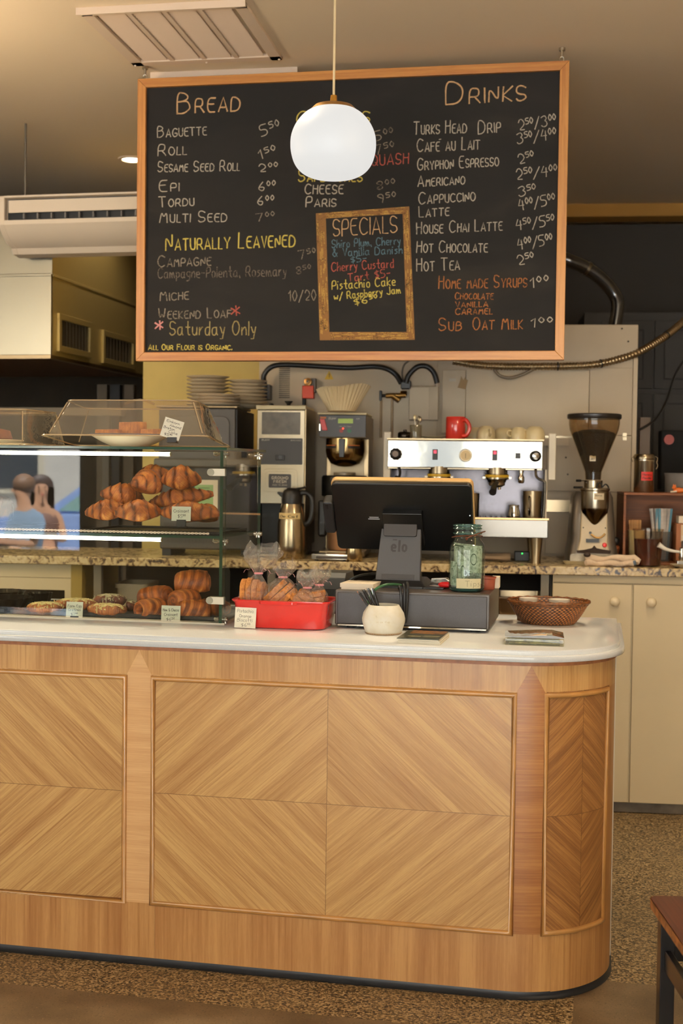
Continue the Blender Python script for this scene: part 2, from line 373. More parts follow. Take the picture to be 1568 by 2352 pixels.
# ================================================================== THE ROOM
def floor_mat():
    m, t, b = nt('terrazzo_floor'); L = t.links.new
    tc = nd(t, 'ShaderNodeTexCoord'); sx = nd(t, 'ShaderNodeSeparateXYZ'); L(tc.outputs['Object'], sx.inputs[0])
    def lt(s, v):
        n = nd(t, 'ShaderNodeMath', operation='LESS_THAN'); L(s, n.inputs[0]); n.inputs[1].default_value = v; return n.outputs[0]
    def op(o, a, c):
        n = nd(t, 'ShaderNodeMath', operation=o)
        for k, s in enumerate((a, c)):
            if isinstance(s, (int, float)): n.inputs[k].default_value = s
            else: L(s, n.inputs[k])
        return n.outputs[0]
    wob = nd(t, 'ShaderNodeTexNoise'); wob.inputs['Scale'].default_value = 9; L(tc.outputs['Object'], wob.inputs['Vector'])
    yy = op('ADD', sx.outputs[1], op('MULTIPLY', wob.outputs[0], .012))
    a = lt(yy, 3.243); c = op('MULTIPLY', lt(yy, 3.648), op('SUBTRACT', 1.0, lt(sx.outputs[0], -.035)))
    smooth_ = op('MAXIMUM', a, c)
    # mottled terrazzo: dark and pale chips in a tan bed
    n1 = nd(t, 'ShaderNodeTexVoronoi'); n1.inputs['Scale'].default_value = 180; L(tc.outputs['Object'], n1.inputs['Vector'])
    n2 = nd(t, 'ShaderNodeTexNoise'); n2.inputs['Scale'].default_value = 105; n2.inputs['Detail'].default_value = 4; L(tc.outputs['Object'], n2.inputs['Vector'])
    sp = nd(t, 'ShaderNodeSeparateColor'); L(n1.outputs['Color'], sp.inputs[0])
    mixv = op('ADD', op('MULTIPLY', sp.outputs[0], .45), op('MULTIPLY', n2.outputs[0], .62))
    r1 = ramp(t, [(.30, (32, 25, 15)), (.44, (84, 66, 41)), (.58, (130, 107, 70)), (.78, (178, 154, 116))]); L(mixv, r1.inputs[0])
    # worn smooth screed with fine specks
    n3 = nd(t, 'ShaderNodeTexNoise'); n3.inputs['Scale'].default_value = 5; n3.inputs['Detail'].default_value = 6; L(tc.outputs['Object'], n3.inputs['Vector'])
    r2 = ramp(t, [(.3, (80, 64, 43)), (.5, (104, 85, 60)), (.72, (124, 105, 79))]); L(n3.outputs[0], r2.inputs[0])
    n4 = nd(t, 'ShaderNodeTexNoise'); n4.inputs['Scale'].default_value = 170; L(tc.outputs['Object'], n4.inputs['Vector'])
    sk = ramp(t, [(.60, (0, 0, 0)), (.65, (255, 255, 255))]); L(n4.outputs[0], sk.inputs[0])
    mxs = nd(t, 'ShaderNodeMix', data_type='RGBA'); L(op('MULTIPLY', sk.outputs[0], .6), mxs.inputs[0]); n6 = nd(t, 'ShaderNodeTexNoise'); n6.inputs['Scale'].default_value = 150; n6.noise_dimensions = '4D'; n6.inputs['W'].default_value = 3.7; L(tc.outputs['Object'], n6.inputs['Vector']); sk2 = ramp(t, [(.63, (0, 0, 0)), (.68, (255, 255, 255))]); L(n6.outputs[0], sk2.inputs[0]); mxp = nd(t, 'ShaderNodeMix', data_type='RGBA'); L(op('MULTIPLY', sk2.outputs[0], .5), mxp.inputs[0]); L(r2.outputs[0], mxp.inputs[6]); mxp.inputs[7].default_value = lin((160, 132, 92)); L(mxp.outputs[2], mxs.inputs[6]); mxs.inputs[7].default_value = lin((56, 38, 24))
    mx = nd(t, 'ShaderNodeMix', data_type='RGBA'); L(smooth_, mx.inputs[0]); L(r1.outputs[0], mx.inputs[6]); L(mxs.outputs[2], mx.inputs[7])
    # thin brass joints across the strip
    ab = nd(t, 'ShaderNodeMath', operation='ABSOLUTE'); L(op('ADD', sx.outputs[0], .082), ab.inputs[0]); jl = op('MULTIPLY', lt(ab.outputs[0], .0015), op('SUBTRACT', 1.0, smooth_))
    my = nd(t, 'ShaderNodeMix', data_type='RGBA'); L(op('MULTIPLY', jl, .6), my.inputs[0]); L(mx.outputs[2], my.inputs[6]); my.inputs[7].default_value = lin((60, 46, 26))
    L(my.outputs[2], b.inputs['Base Color']); b.inputs['Roughness'].default_value = .42
    return m
paint_ceiling = M('ceiling_paint', (238, 220, 192), .8, bump=(180, .03))
paint_wall = M('wall_paint', (226, 216, 196), .8)
paint_unlit = M('unlit_wall', (62, 52, 38), .75, noise=(3, .2))  # darkness of the unlit back room put into the wall colour
paint_yellow = M('yellow_wall_paint', (230, 204, 124), .75, noise=(4, .06))
struct('floor', MB().box(-7.6, 3.0, FRONT_Y, 10.2, -.1, 0), floor_mat(), smooth=0)
struct('ceiling', MB().box(-7.6, 3.0, FRONT_Y, 10.2, 3.1, 3.22), paint_ceiling, smooth=0)
struct('wall_left', MB().box(-7.75, -7.6, FRONT_Y, 10.2, 0, 3.1), paint_wall, smooth=0)
struct('wall_right', MB().box(3.0, 3.15, FRONT_Y, 10.2, 0, 3.1), M('side_wall_paint', (214, 196, 166), .8), smooth=0)
struct('wall_back', MB().box(-7.6, 3.0, 10.2, 10.35, 0, 3.1), paint_unlit, smooth=0)
mb = MB(); xs = -7.75
for x0, x1, WZ0, WZ1 in WINS+[(3.15, 3.15, 0, 0)]:
    mb.box(xs, x0, FRONT_Y-.2, FRONT_Y, 0, 3.1)
    if x1 > x0: mb.box(x0, x1, FRONT_Y-.2, FRONT_Y, 0, WZ0); mb.box(x0, x1, FRONT_Y-.2, FRONT_Y, WZ1, 3.1)
    xs = x1
struct('wall_front', mb, paint_wall, smooth=0)
frame_white = M('window_frame_paint', (220, 214, 200), .5)
for k, (x0, x1, WZ0, WZ1) in enumerate(WINS):
    mb = MB(); y0, y1 = FRONT_Y-.13, FRONT_Y-.05
    mb.box(x0, x1, y0, y1, WZ0, WZ0+.06).box(x0, x1, y0, y1, WZ1-.06, WZ1).box(x0, x0+.06, y0, y1, WZ0+.06, WZ1-.06).box(x1-.06, x1, y0, y1, WZ0+.06, WZ1-.06)
    struct('window_%d' % (k+1), mb, frame_white, smooth=0)
# header beam over the opening to the back, wall yellow with its lack of light put into the colour
hb = struct('trim_1', MB().box(-4.0, 2.2, 2.5, 2.68, 3.022, 3.1), M('unlit_beam_yellow', (150, 106, 34), .7), loc=BP, rz=BA, smooth=0)
# short yellow wall between the kitchen and the oven
struct('wall_kitchen', MB().box(-2.455, -1.45, 1.0, 1.18, 0, 3.1), paint_yellow, loc=BP, rz=BA, smooth=0)
# dark hall wall behind the oven, the unlit hall's gloom put into its colour
struct('wall_hall', MB().box(-1.4, 2.4, 2.75, 2.85, 0, 3.02), M('unlit_hall_wall', (40, 33, 25), .7), loc=BP, rz=BA, smooth=0)

# ================================================================== FRONT COUNTER
CX, CYc, CR = -.22, 3.735, .283
XL = -2.75
def pos(s, off=0.0):
    """point on the counter front, s metres right of where the corner starts to bend; off = outwards"""
    if s < 0: return CX+s, CYc-CR-off
    a = s/CR
    if a < PI/2: return CX+(CR+off)*math.sin(a), CYc-(CR+off)*math.cos(a)
    return CX+CR+off, CYc+(s-CR*PI/2)
def span(s0, s1, ds=.02):
    c = [s0]+[s for s in (0.0,) if s0 < s < s1]+[s1]; out = [s0]
    for a, b in zip(c, c[1:]):
        n = 1 if b <= 0 else max(1, int(math.ceil((b-a)/ds)))
        out += [a+(b-a)*(k+1)/n for k in range(n)]
    return out
def sheet(mb, s0, s1, z0, z1, off, sc=0., zc=0., back=.004):
    """veneer sheet on the front, UV in metres about (sc, zc); has an edge of thickness back"""
    S = span(s0, s1); K = len(S); V = []; UV = []
    for s in S:
        for z in (z0, z1): x, y = pos(s, off); V.append((x, y, z)); UV.append((s-sc, z-zc))
        for z in (z0, z1): x, y = pos(s, off-back); V.append((x, y, z)); UV.append((s-sc, z-zc))
    F = []
    for k in range(K-1):
        a, b = 4*k, 4*k+4
        F += [(a, b, b+1, a+1), (a+1, b+1, b+3, a+3), (a+2, b+2, b, a), (a+3, b+3, b+2, a+2)]
    F += [(0, 1, 3, 2), (4*K-4, 4*K-2, 4*K-1, 4*K-3)]
    return mb.add(V, F, 0, UV)
veneer_rail = wood('rail_veneer', (192, 148, 92), (150, 102, 52), 'straight', dens=.8, bands=.62)
veneer_base = wood('base_rail_veneer', (184, 136, 82), (144, 94, 48), 'straight', dens=.7, bands=.66)
veneer_panel = wood('panel_veneer', (192, 152, 95), (148, 102, 54), 'diamond', dens=.9, bands=.55)
veneer_pale = wood('pilaster_veneer', (212, 168, 116), (192, 144, 92), 'cross', dens=1.4)
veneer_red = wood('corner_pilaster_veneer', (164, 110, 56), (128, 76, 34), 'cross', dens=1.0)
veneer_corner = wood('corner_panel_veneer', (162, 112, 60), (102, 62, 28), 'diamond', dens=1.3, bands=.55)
mould_w = M('moulding_wood', (182, 130, 70), .32, noise=(14, .14), coat=.4)
trim_red = M('under_slab_trim', (150, 92, 54), .5, noise=(40, .2))
ct = thing('service_counter', 'long wooden bakery counter with diamond veneer panels and rounded right end', 'counter', (0, 0, 0))
def outline(off, zs0=XL):
    P = [pos(s, off) for s in span(XL-CX, CR*PI/2+.5)]
    return P+[(P[-1][0], 4.2), (XL, 4.2)]
obj('counter_body', MB().prism(outline(-.004), .02, .922, plane='xy'), wood('carcass', (180, 130, 76), (150, 100, 54)), ct, smooth=30)
# staff side of the right end is painted white and shows as a thin edge
SE = CR*PI/2
rails = MB(); sheet(rails, XL-CX, -1.07, .845, .9215, 0); sheet(rails, -1.07, .055, .845, .9215, 0, 5); sheet(rails, .055, SE-.01, .845, .9215, 0, 9)
obj('top_rail', rails, veneer_rail, ct, smooth=30)
base = MB(); sheet(base, XL-CX, -1.014, .022, .182, 0); sheet(base, -1.0135, .125, .022, .182, 0, 5); sheet(base, .1255, SE-.01, .020, .182, 0, 9)
sheet(base, .345, SE-.005, .182, .846, 0, 12)
obj('base_rail', base, veneer_base, ct, smooth=30)
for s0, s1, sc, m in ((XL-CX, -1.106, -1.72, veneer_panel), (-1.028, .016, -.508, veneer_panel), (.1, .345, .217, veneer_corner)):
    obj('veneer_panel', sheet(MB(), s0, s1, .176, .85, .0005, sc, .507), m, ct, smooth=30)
def pilaster(s0, s1, mat):
    sc = (s0+s1)/2; mb = MB(); n = 8; V = []; UV = []; F = []
    for k in range(n+1):
        s = s0+(s1-s0)*k/n; zt = .85+(.9215-.85)*(1-abs(s-sc)/((s1-s0)/2))
        for z in (.182, .85, zt+1e-5):
            x, y = pos(s, .0012); V.append((x, y, z)); UV.append((s-sc, z))
        x, y = pos(s, -.003); V += [(x, y, .182), (x, y, zt)]; UV += [(s-sc, .182), (s-sc, zt)]
    for k in range(n):
        a, b = 5*k, 5*k+5; F += [(a, b, b+1, a+1), (a+1, b+1, b+2, a+2), (a+2, b+2, b+4, a+4), (a+3, b+3, b, a)]
    obj('pilaster', mb.add(V, F, 0, UV), mat, ct, smooth=30)
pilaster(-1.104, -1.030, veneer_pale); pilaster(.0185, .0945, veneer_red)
def moulding(s0, s1, z0, z1, r=.0075):
    P = [(s, z0) for s in span(s0, s1)]+[(s, z1) for s in reversed(span(s0, s1))]
    mb = MB().tube([(*pos(s, .0015), z) for s, z in P], r, 10, closed=True)
    obj('panel_moulding', mb, mould_w, ct, smooth=40)
moulding(-2.40, -1.110, .184, .840); moulding(-1.024, .0115, .184, .840); moulding(.1005, .326, .184, .840)
kick = M('kick_rubber', (26, 27, 30), .45)
K = []
for s in span(XL-CX, SE+.45):
    for off, z in ((-.004, .032), (-.010, .030), (-.012, .012), (-.001, .003), (.006, .0008)): K.append((*pos(s, off), z))
nk = len(K)//5
obj('kickboard', MB().add(K, [(5*i+j, 5*i+5+j, 5*i+6+j, 5*i+1+j) for i in range(nk-1) for j in range(4)]), kick, ct, smooth=60)
T = [pos(s, .004) for s in span(XL-CX, SE+.02)]
obj('under_slab_trim', MB().prism(T+[pos(s, -.02) for s in reversed(span(XL-CX, SE+.02))], .9215, .9345, plane='xy'), trim_red, ct, smooth=30)
obj('end_edge', MB().box(CX+CR-.0005, CX+CR+.004, CYc+.05, 4.2, .02, .93), M('white_laminate', (216, 208, 188), .5), ct, smooth=0)
# the white slab: two stepped layers, a thing of its own
solid = M('white_solid_surface', (228, 232, 234), .09, noise=(300, .03), coat=.35)
def slab(off, z0, z1, e=.004):
    P = []
    for o2, z in ((-e*.3, z0), (0, z0+e*.5), (0, z1-e), (-e*.3, z1-e*.3), (-e, z1)):
        row = [pos(s, off+o2) for s in span(XL-CX, SE, .03)]
        P.append([(x, y, z) for x, y in row+[(row[-1][0], 4.29), (XL, 4.29)]])
    n = len(P[0]); V = [p for r in P for p in r]
    F = [(i*n+j, i*n+(j+1) % n, (i+1)*n+(j+1) % n, (i+1)*n+j) for i in range(len(P)-1) for j in range(n)]
    return V, F+[tuple(range(n))[::-1], tuple((len(P)-1)*n+j for j in range(n))]
tp = MB().add(*slab(.026, .9345, .9515)).add(*slab(.012, .9505, .966))
tag(obj('countertop', tp, solid, smooth=40), 'glossy white stepped slab top lying on the wooden counter', 'countertop')
TOPZ = .966

# ================================================================== MENU BOARD
oak = wood('oak_frame', (184, 128, 64), (142, 84, 33), 'straight', dens=.7, bands=.6, fine=70)
mbd = thing('menu_board', 'large oak framed chalk menu board hanging over the counter', 'menu board', BDP, BDA)
U0, U1, Z0, Z1 = -.873, .873, 1.888, 3.044
fw = .036
def fbar(a, b, c, d):                          # mitred frame bar, UV along its length
    vert = abs(a[0]-d[0]) < abs(a[1]-b[1]) if False else False
    return None
fr = MB()
O = [(U0, Z0), (U1, Z0), (U1, Z1), (U0, Z1)]; I = [(U0+fw, Z0+fw), (U1-fw, Z0+fw), (U1-fw, Z1-fw), (U0+fw, Z1-fw)]
for k in range(4):
    a, b, c, d = O[k], O[(k+1) % 4], I[(k+1) % 4], I[k]
    horiz = k % 2 == 0
    def uvq(p): return ((p[1]-Z0, p[0]) if horiz else (p[0]-U0, p[1]))
    V = [(p[0], y, p[1]) for y in (-.022, .022) for p in (a, b, c, d)]; UV = [uvq(p) for _ in (0, 1) for p in (a, b, c, d)]
    UV = [(u+k*.31, v+k*1.7) for u, v in UV]
    obj('frame_bar', MB().add(V, [(0, 1, 2, 3), (7, 6, 5, 4), (0, 4, 5, 1), (1, 5, 6, 2), (2, 6, 7, 3), (3, 7, 4, 0)], 0, UV), oak, mbd, smooth=0, bevel=.002)
def slate():
    m, t, b = nt('chalkboard'); L = t.links.new
    tc = nd(t, 'ShaderNodeTexCoord'); n = nd(t, 'ShaderNodeTexNoise'); n.inputs['Scale'].default_value = 2.6; n.inputs['Detail'].default_value = 7; n.inputs['Distortion'].default_value = .6
    mp = nd(t, 'ShaderNodeMapping'); mp.inputs['Scale'].default_value = (1, 1, 2.2); L(tc.outputs['Object'], mp.inputs[0]); L(mp.outputs[0], n.inputs['Vector'])
    r = ramp(t, [(.35, (19, 16, 13)), (.6, (25, 21, 17)), (.8, (38, 33, 27))]); L(n.outputs[0], r.inputs[0]); L(r.outputs[0], b.inputs['Base Color'])
    b.inputs['Roughness'].default_value = .75; b.inputs['Specular IOR Level'].default_value = .25
    return m
obj('board_surface', MB().box(U0+fw-.004, U1-fw+.004, -.008, .012, Z0+fw-.004, Z1-fw+.004), slate(), mbd, smooth=0)
hook_m = M('screw_hook_steel', (190, 180, 160), .35, 1)
for px_, py_ in ((333, 176), (1290, 137)):
    u, z = ubd(px_, py_); mb = MB()
    mb.cyl((u, 0, 3.088), .012, .012).cyl((u, 0, 3.066), .005, .024)
    mb.tube([(u+.008*math.sin(a), 0, 3.056-.010*math.cos(a)) for a in [k*PI/6 for k in range(11)]], .0022, 8)
    obj('ceiling_hook', mb, hook_m, mbd)
chw = chalk_mat('white_chalk', (172, 164, 148), .54); chf = chalk_mat('faint_chalk', (128, 118, 102), .42); chy = chalk_mat('yellow_chalk', (196, 178, 84), .54)
chk = chalk_mat('buff_chalk', (196, 158, 114), .56); cho = chalk_mat('orange_chalk', (158, 98, 50), .48); chb = chalk_mat('blue_chalk', (78, 106, 116), .48); chr_ = chalk_mat('red_chalk', (158, 76, 62), .50)
chp = chalk_mat('pink_chalk', (204, 138, 134), .6); chd = chalk_mat('brown_chalk', (128, 90, 48), .60); cht = chalk_mat('tan_chalk', (176, 138, 72), .40)
SC = 5.06/2900                                  # metres per photo pixel at the board
def chalk(text, x0, y0, x1, y1, h, mat, w=2.4, caps=True, cap2=.72, jit=.3, track=2.0):
    a, b = ubd(x0, y0), ubd(x1, y1)
    obj('chalk_lettering', write(MB(), text, a[0], a[1], b[0], b[1], h*SC, w*SC, -.0086, caps, jit, cap2, track=track), mat, mbd, smooth=0)
chalk('Bread', 408, 262, 548, 256, 48, chk, 3.4, cap2=.68)
for t_, x0, y0, x1, y1, h in (('Baguette', 363, 317, 474, 311, 26), ('Roll', 364, 359, 428, 356, 26), ('Sesame Seed Roll', 364, 396, 550, 393, 24),
                              ('Epi', 367, 441, 410, 440, 26), ('Tordu', 366, 477, 445, 473, 24), ('Multi Seed', 368, 512, 520, 510, 26)):
    chalk(t_, x0, y0, x1, y1, h, chw)
for t_, x0, y0, x1, y1, h in (('5^50', 601, 315, 643, 302, 26), ('1^50', 598, 368, 634, 356, 22), ('2^00', 596, 396, 637, 392, 18), ('6^00', 595, 440, 632, 436, 20), ('6^00', 592, 472, 628, 470, 20), ('7^00', 590, 510, 630, 505, 18)):
    chalk(t_, x0, y0, x1, y1, h, chf if t_[0] == '7' else chw, 2.3)
chalk('Naturally Leavened', 382, 576, 676, 567, 36, chy, 3.2)
chalk('Campagne', 364, 614, 484, 610, 26, chf, 2.6); chalk('7^50', 688, 597, 725, 590, 20, chf, 2.2)
chalk('Campagne-Polenta, Rosemary', 364, 640, 658, 634, 24, chalk_mat('worn_chalk', (98, 88, 76), .40), 2.4, caps=False); chalk('8^50', 680, 632, 714, 626, 18, chalk_mat('worn_chalk', (98, 88, 76)), 2.2)
chalk('Miche', 369, 692, 433, 688, 24, chf, 2.6); chalk('10/20', 664, 692, 726, 690, 24, chf, 2.3)
chalk('Weekend Loaf', 366, 733, 530, 730, 24, chf, 2.6); chalk('*', 532, 730, 552, 728, 26, chr_, 3.2); chalk('*', 358, 762, 376, 760, 24, chp, 3.6)
chalk('Saturday Only', 391, 770, 588, 770, 32, chalk_mat('dim_yellow_chalk', (146, 130, 82), .50), 2.6, caps=False)
chalk('All Our Flour is Organic.', 342, 804, 534, 804, 13, chy, 2.0, cap2=.8)
# middle column, half hidden by the lamp
chalk('Cookies', 682, 292, 846, 282, 34, chy, 3); chalk('5^00', 862, 326, 903, 316, 22, chf, 2.2); chalk('7^50', 862, 358, 905, 348, 22, chf, 2.2)
chalk('& Squash', 806, 384, 938, 377, 24, chr_, 2.6, cap2=1); chalk('Sandwiches', 686, 418, 830, 418, 30, chy, 3)
chalk('Cheese', 701, 446, 788, 446, 22, chw, 2.6, cap2=.9); chalk('8^00', 864, 438, 906, 432, 20, chf, 2.2)
chalk('Paris', 703, 476, 770, 475, 24, chw, 2.6); chalk('9^50', 866, 468, 908, 462, 20, chf, 2.2)
# drinks
chalk('Drinks', 1024, 242, 1202, 232, 50, chk, 3.4, cap2=.66)
for t_, x0, y0, x1, y1, h in (('Turks Head', 950, 310, 1070, 306, 28), ('Drip', 1098, 309, 1148, 304, 30), ('Cafe au Lait', 958, 350, 1100, 344, 28), ('Gryphon Espresso', 959, 392, 1144, 382, 26),
                              ('Americano', 960, 430, 1066, 424, 24), ('Cappuccino', 962, 470, 1090, 462, 26), ('Latte', 963, 500, 1030, 496, 24), ('House Chai Latte', 957, 538, 1152, 530, 26),
                              ('Hot Chocolate', 957, 581, 1118, 580, 26), ('Hot Tea', 957, 624, 1054, 620, 28)):
    chalk(t_, x0, y0, x1, y1, h, chw)
chalk("'", 1010, 330, 1014, 328, 8, chw, 2)
for t_, x0, y0, x1, y1, h in (('2^50^/3^00', 1192, 301, 1276, 288, 24), ('3^50^/4^00', 1188, 332, 1276, 320, 24), ('2^50', 1192, 378, 1226, 370, 22), ('2^50^/4^00', 1186, 414, 1278, 404, 24), ('3^50', 1192, 453, 1230, 446, 22),
                              ('4^00^/5^00', 1192, 484, 1274, 470, 24), ('4^50^/5^50', 1186, 530, 1272, 518, 24), ('4^00^/5^00', 1190, 574, 1268, 562, 24), ('2^50', 1190, 610, 1226, 602, 22)):
    chalk(t_, x0, y0, x1, y1, h, chw, 2.2, track=1.4)
chalk('Home made Syrups', 1008, 664, 1208, 660, 28, cho, 2.4); chalk('1^00', 1218, 662, 1258, 656, 22, chw, 2.4)
chalk('Chocolate', 1045, 688, 1132, 688, 15, cho, 2.2, cap2=.85); chalk('Vanilla', 1046, 707, 1120, 705, 13, cho, 2.2, cap2=.9); chalk('Caramel', 1046, 723, 1130, 722, 14, cho, 2.2, cap2=.9)
chalk('Sub', 1008, 760, 1058, 760, 28, cho, 2.4); chalk('Oat Milk', 1086, 758, 1198, 756, 28, cho, 2.4); chalk('1^00', 1219, 753, 1266, 750, 20, chw, 2.4)
# drawn frame of the specials box
QO = [(726, 491), (940, 475), (953, 781), (735, 782)]; QI = [(749, 503), (925, 492), (934, 763), (757, 763)]
mb = MB(); qo = [ubd(*p) for p in QO]; qi = [ubd(*p) for p in QI]
for k in range(4):
    q = [qo[k], qo[(k+1) % 4], qi[(k+1) % 4], qi[k]]; mb.add([(p[0], -.0084, p[1]) for p in q], [(0, 1, 2, 3)])
obj('chalk_frame_drawing', mb, chd, mbd, smooth=0)
mb = MB()
for k in range(4):
    for _ in range(46):
        a = rnd.random(); f = rnd.uniform(.08, .92); l = rnd.uniform(.03, .12)
        def pt(a_): 
            o = [qo[k][i]*(1-a_)+qo[(k+1) % 4][i]*a_ for i in (0, 1)]; n_ = [qi[k][i]*(1-a_)+qi[(k+1) % 4][i]*a_ for i in (0, 1)]
            return [o[i]*(1-f)+n_[i]*f for i in (0, 1)]
        p, q = pt(a*(1-l)), pt(a*(1-l)+l); d = Vector((q[0]-p[0], q[1]-p[1])).normalized()*.0016; nrm = (-d.y, d.x)
        mb.add([(p[0]+nrm[0], -.0088, p[1]+nrm[1]), (p[0]-nrm[0], -.0088, p[1]-nrm[1]), (q[0]-nrm[0], -.0088, q[1]-nrm[1]), (q[0]+nrm[0], -.0088, q[1]+nrm[1])], [(0, 1, 2, 3)])
obj('chalk_frame_grain', mb, cht, mbd, smooth=0)
chalk('SPECIALS', 766, 544, 912, 535, 38, chk, 2.3, track=1.6)
chalk('Shiro Plum, Cherry', 763, 570, 920, 562, 18, chb, 2.2, caps=False, jit=.4); chalk('& Vanilla Danish', 764, 590, 924, 583, 18, chb, 2.2, caps=False, jit=.4); chalk('$5-', 806, 605, 842, 600, 14, chb, 2, caps=False)
chalk('Cherry Custard', 762, 624, 904, 615, 20, chr_, 2.2, caps=False, jit=.4); chalk('Tart $5-', 800, 648, 897, 636, 18, chr_, 2.2, caps=False, jit=.4)
chalk('Pistachio Cake', 763, 666, 908, 656, 20, chy, 2.2, caps=False, jit=.4); chalk('w/ Raspberry Jam', 768, 690, 920, 674, 17, chy, 2.2, caps=False, jit=.4); chalk('$6^50', 814, 702, 866, 692, 15, chy, 2.2, caps=False)

# ================================================================== PENDANT LAMP, CEILING VENTS, DOWNLIGHT, AIR CONDITIONER, HOOD
gx, gy = at(765, 328, 3.9).x, 3.9
lamp = thing('pendant_lamp', 'lit white globe pendant lamp hanging in front of the menu board', 'lamp', (gx, gy, 2.472))
glow = M('lit_opal_glass', (60, 60, 58), .5, emis=((224, 223, 220), 1.0)); brass = M('brass', (186, 138, 62), .3, 1); cordm = M('cream_cord', (226, 206, 164), .6)
prof = [(.0, -.112), (.06, -.110), (.098, -.095), (.122, -.068), (.133, -.03), (.1345, .0), (.131, .026), (.118, .056), (.095, .084), (.07, .1), (.045, .109), (.042, .112)]
for _ in range(3):                             # round the profile
    prof = [prof[0]]+[q for a, b in zip(prof, prof[1:]) for q in ((a[0]*.75+b[0]*.25, a[1]*.75+b[1]*.25), (a[0]*.25+b[0]*.75, a[1]*.25+b[1]*.75))]+[prof[-1]]
obj('globe', MB().lathe(prof, 96), glow, lamp, smooth=80)
obj('cap', MB().lathe([(.074, .0985), (.060, .112), (.03, .1185), (.012, .121), (.010, .145), (.0, .147)], 32), brass, lamp, smooth=60)
obj('cord', MB().cyl((0, 0, .14), .0038, 3.1-2.472-.14, 10), cordm, lamp)
obj('ceiling_rose', MB().lathe([(.0, .606), (.05, .607), (.055, .628), (.0, .628)], 24), brass, lamp)
lamp_fill = M('bright_opal_glass', (60, 60, 58), .5, emis=((255, 226, 186), 68))
for x, y in ((-2.7, 3.9), (.8, 2.9)):          # added unseen globes that brighten the ceiling and the back area
    d = dup(lamp, (x, y, 2.472), (0, 0, 0), 'added globe pendant lamp that brightens the ceiling, out of view', 'globe lamps outside the picture')
    for c in d.children:
        if c.name.startswith('globe'): c.data = c.data.copy(); c.data.materials[0] = lamp_fill
vent_w = M('vent_enamel', (232, 212, 190), .5); vent_d = M('vent_louvre', (226, 204, 182), .55)
def vent(c, rz, label):
    v = thing('ceiling_vent', label, 'vent', c, rz, 'square ceiling vents'); h = .31
    f = MB().box(-h, h, -h, -h+.045, -.014, 0).box(-h, h, h-.045, h, -.014, 0).box(-h, -h+.045, -h, h, -.014, 0).box(h-.045, h, -h, h, -.014, 0)
    for k in (-1, 0, 1): f.box(k*.133-.009, k*.133+.009, -h, h, -.013, 0)
    f.box(-h-.004, h+.004, -h-.006, -h+.004, -.026, .0)
    obj('frame', f, vent_w, v, smooth=0, bevel=.001)
    for k in range(4):
        x0 = -h+.045+k*.1325; s = MB()
        for j in range(22):
            y = -h+.05+j*.0237; s.add([(x0+.012, y, -.003), (x0+.112, y, -.003), (x0+.112, y+.022, -.0105), (x0+.012, y+.022, -.0105)], [(0, 1, 2, 3)]).add([(x0+.012, y, -.002), (x0+.112, y, -.002), (x0+.112, y+.022, -.0095), (x0+.012, y+.022, -.0095)], [(3, 2, 1, 0)])
        obj('louvre', s, vent_d, v, smooth=0)
    for sx_ in (-.3, 0, .3):
        for sy_ in (-.295, .295): obj('screw', MB().ball((sx_, sy_, -.015), .005, 8), vent_w, v)
    return v
vent((-1.566, 4.645, 3.1), R(1.7), 'square white ceiling vent fully in view left of the lamp cord')
vent((-1.561, 5.40, 3.1), R(2.2), 'square white ceiling vent mostly hidden behind the menu board')
dl = thing('downlight', 'lit round recessed downlight in the ceiling left of the menu board', 'light', (-2.474, 6.468, 3.1))
obj('trim_ring', MB().lathe([(.05, -.001), (.055, -.008), (.072, -.006), (.075, -.0005)], 28), vent_w, dl)
obj('bulb', MB().lathe([(.0, -.012), (.03, -.011), (.05, -.003)], 24, caps=False), M('downlight_glow', (255, 240, 214), .5, emis=((255, 236, 200), 14)), dl)
def spot(x, y, z, e, col, ang=120, r=.04):
    l = bpy.data.lights.new('downlight_beam', 'SPOT'); l.energy = e; l.color = col; l.spot_size = R(ang); l.spot_blend = .9; l.shadow_soft_size = r
    o = bpy.data.objects.new('downlight_beam', l); COL.objects.link(o); o.location = (x, y, z); return o
spot(-2.474, 6.468, 3.07, 42, (1, .80, .52))
# unseen downlights put in as fill for the back counter and oven
for x, y, e in ((-1.25, 4.05, 62), (.35, 4.2, 66), (-2.6, 4.0, 40)):
    d2 = dup(dl, (x, y, 3.1), (0, 0, 0), 'added recessed downlight that brightens the service aisle, out of view', 'added recessed downlights over the aisle'); spot(x, y, 3.07, e, (1, .82, .56))
ac_w = M('air_con_plastic', (226, 212, 192), .45)
ac = thing('air_conditioner', 'white split air conditioner hung high left of the menu board', 'air conditioner', (-2.81, 5.6, 2.47))
pf = [(.0, .258), (.0, .249), (.035, .248), (.035, .145), (.0, .142), (.0, .122), (.03, .088), (.075, .052), (.13, .032), (.15, .006), (.22, 0), (.24, .02), (.24, .258)]
body = MB().prism(pf, .03, 1.06, plane='yz')
ends = MB().prism([(.0, .258), (.0, .122), (.03, .088), (.075, .052), (.13, .032), (.15, .006), (.22, 0), (.24, .02), (.24, .258)], 0, .03, plane='yz').prism([(.0, .258), (.0, .122), (.03, .088), (.075, .052), (.13, .032), (.22, 0), (.24, .02), (.24, .258)], 1.06, 1.09, plane='yz')
obj('body', body, ac_w, ac, smooth=25); obj('end_cap', ends, ac_w, ac, smooth=25, bevel=.004)
obj('outlet_recess', MB().box(.032, 1.058, .0345, .036, .1455, .2475), M('outlet_black', (14, 14, 13), .6), ac, smooth=0)
obj('flap', MB().prism([(.004, .236), (.03, .242), (.034, .236), (.012, .178), (.004, .178)], .05, 1.04, plane='yz'), ac_w, ac, smooth=25)
vn = MB()
for k in range(14): vn.box(.12+k*.07, .126+k*.07, .012, .036, .150, .176)
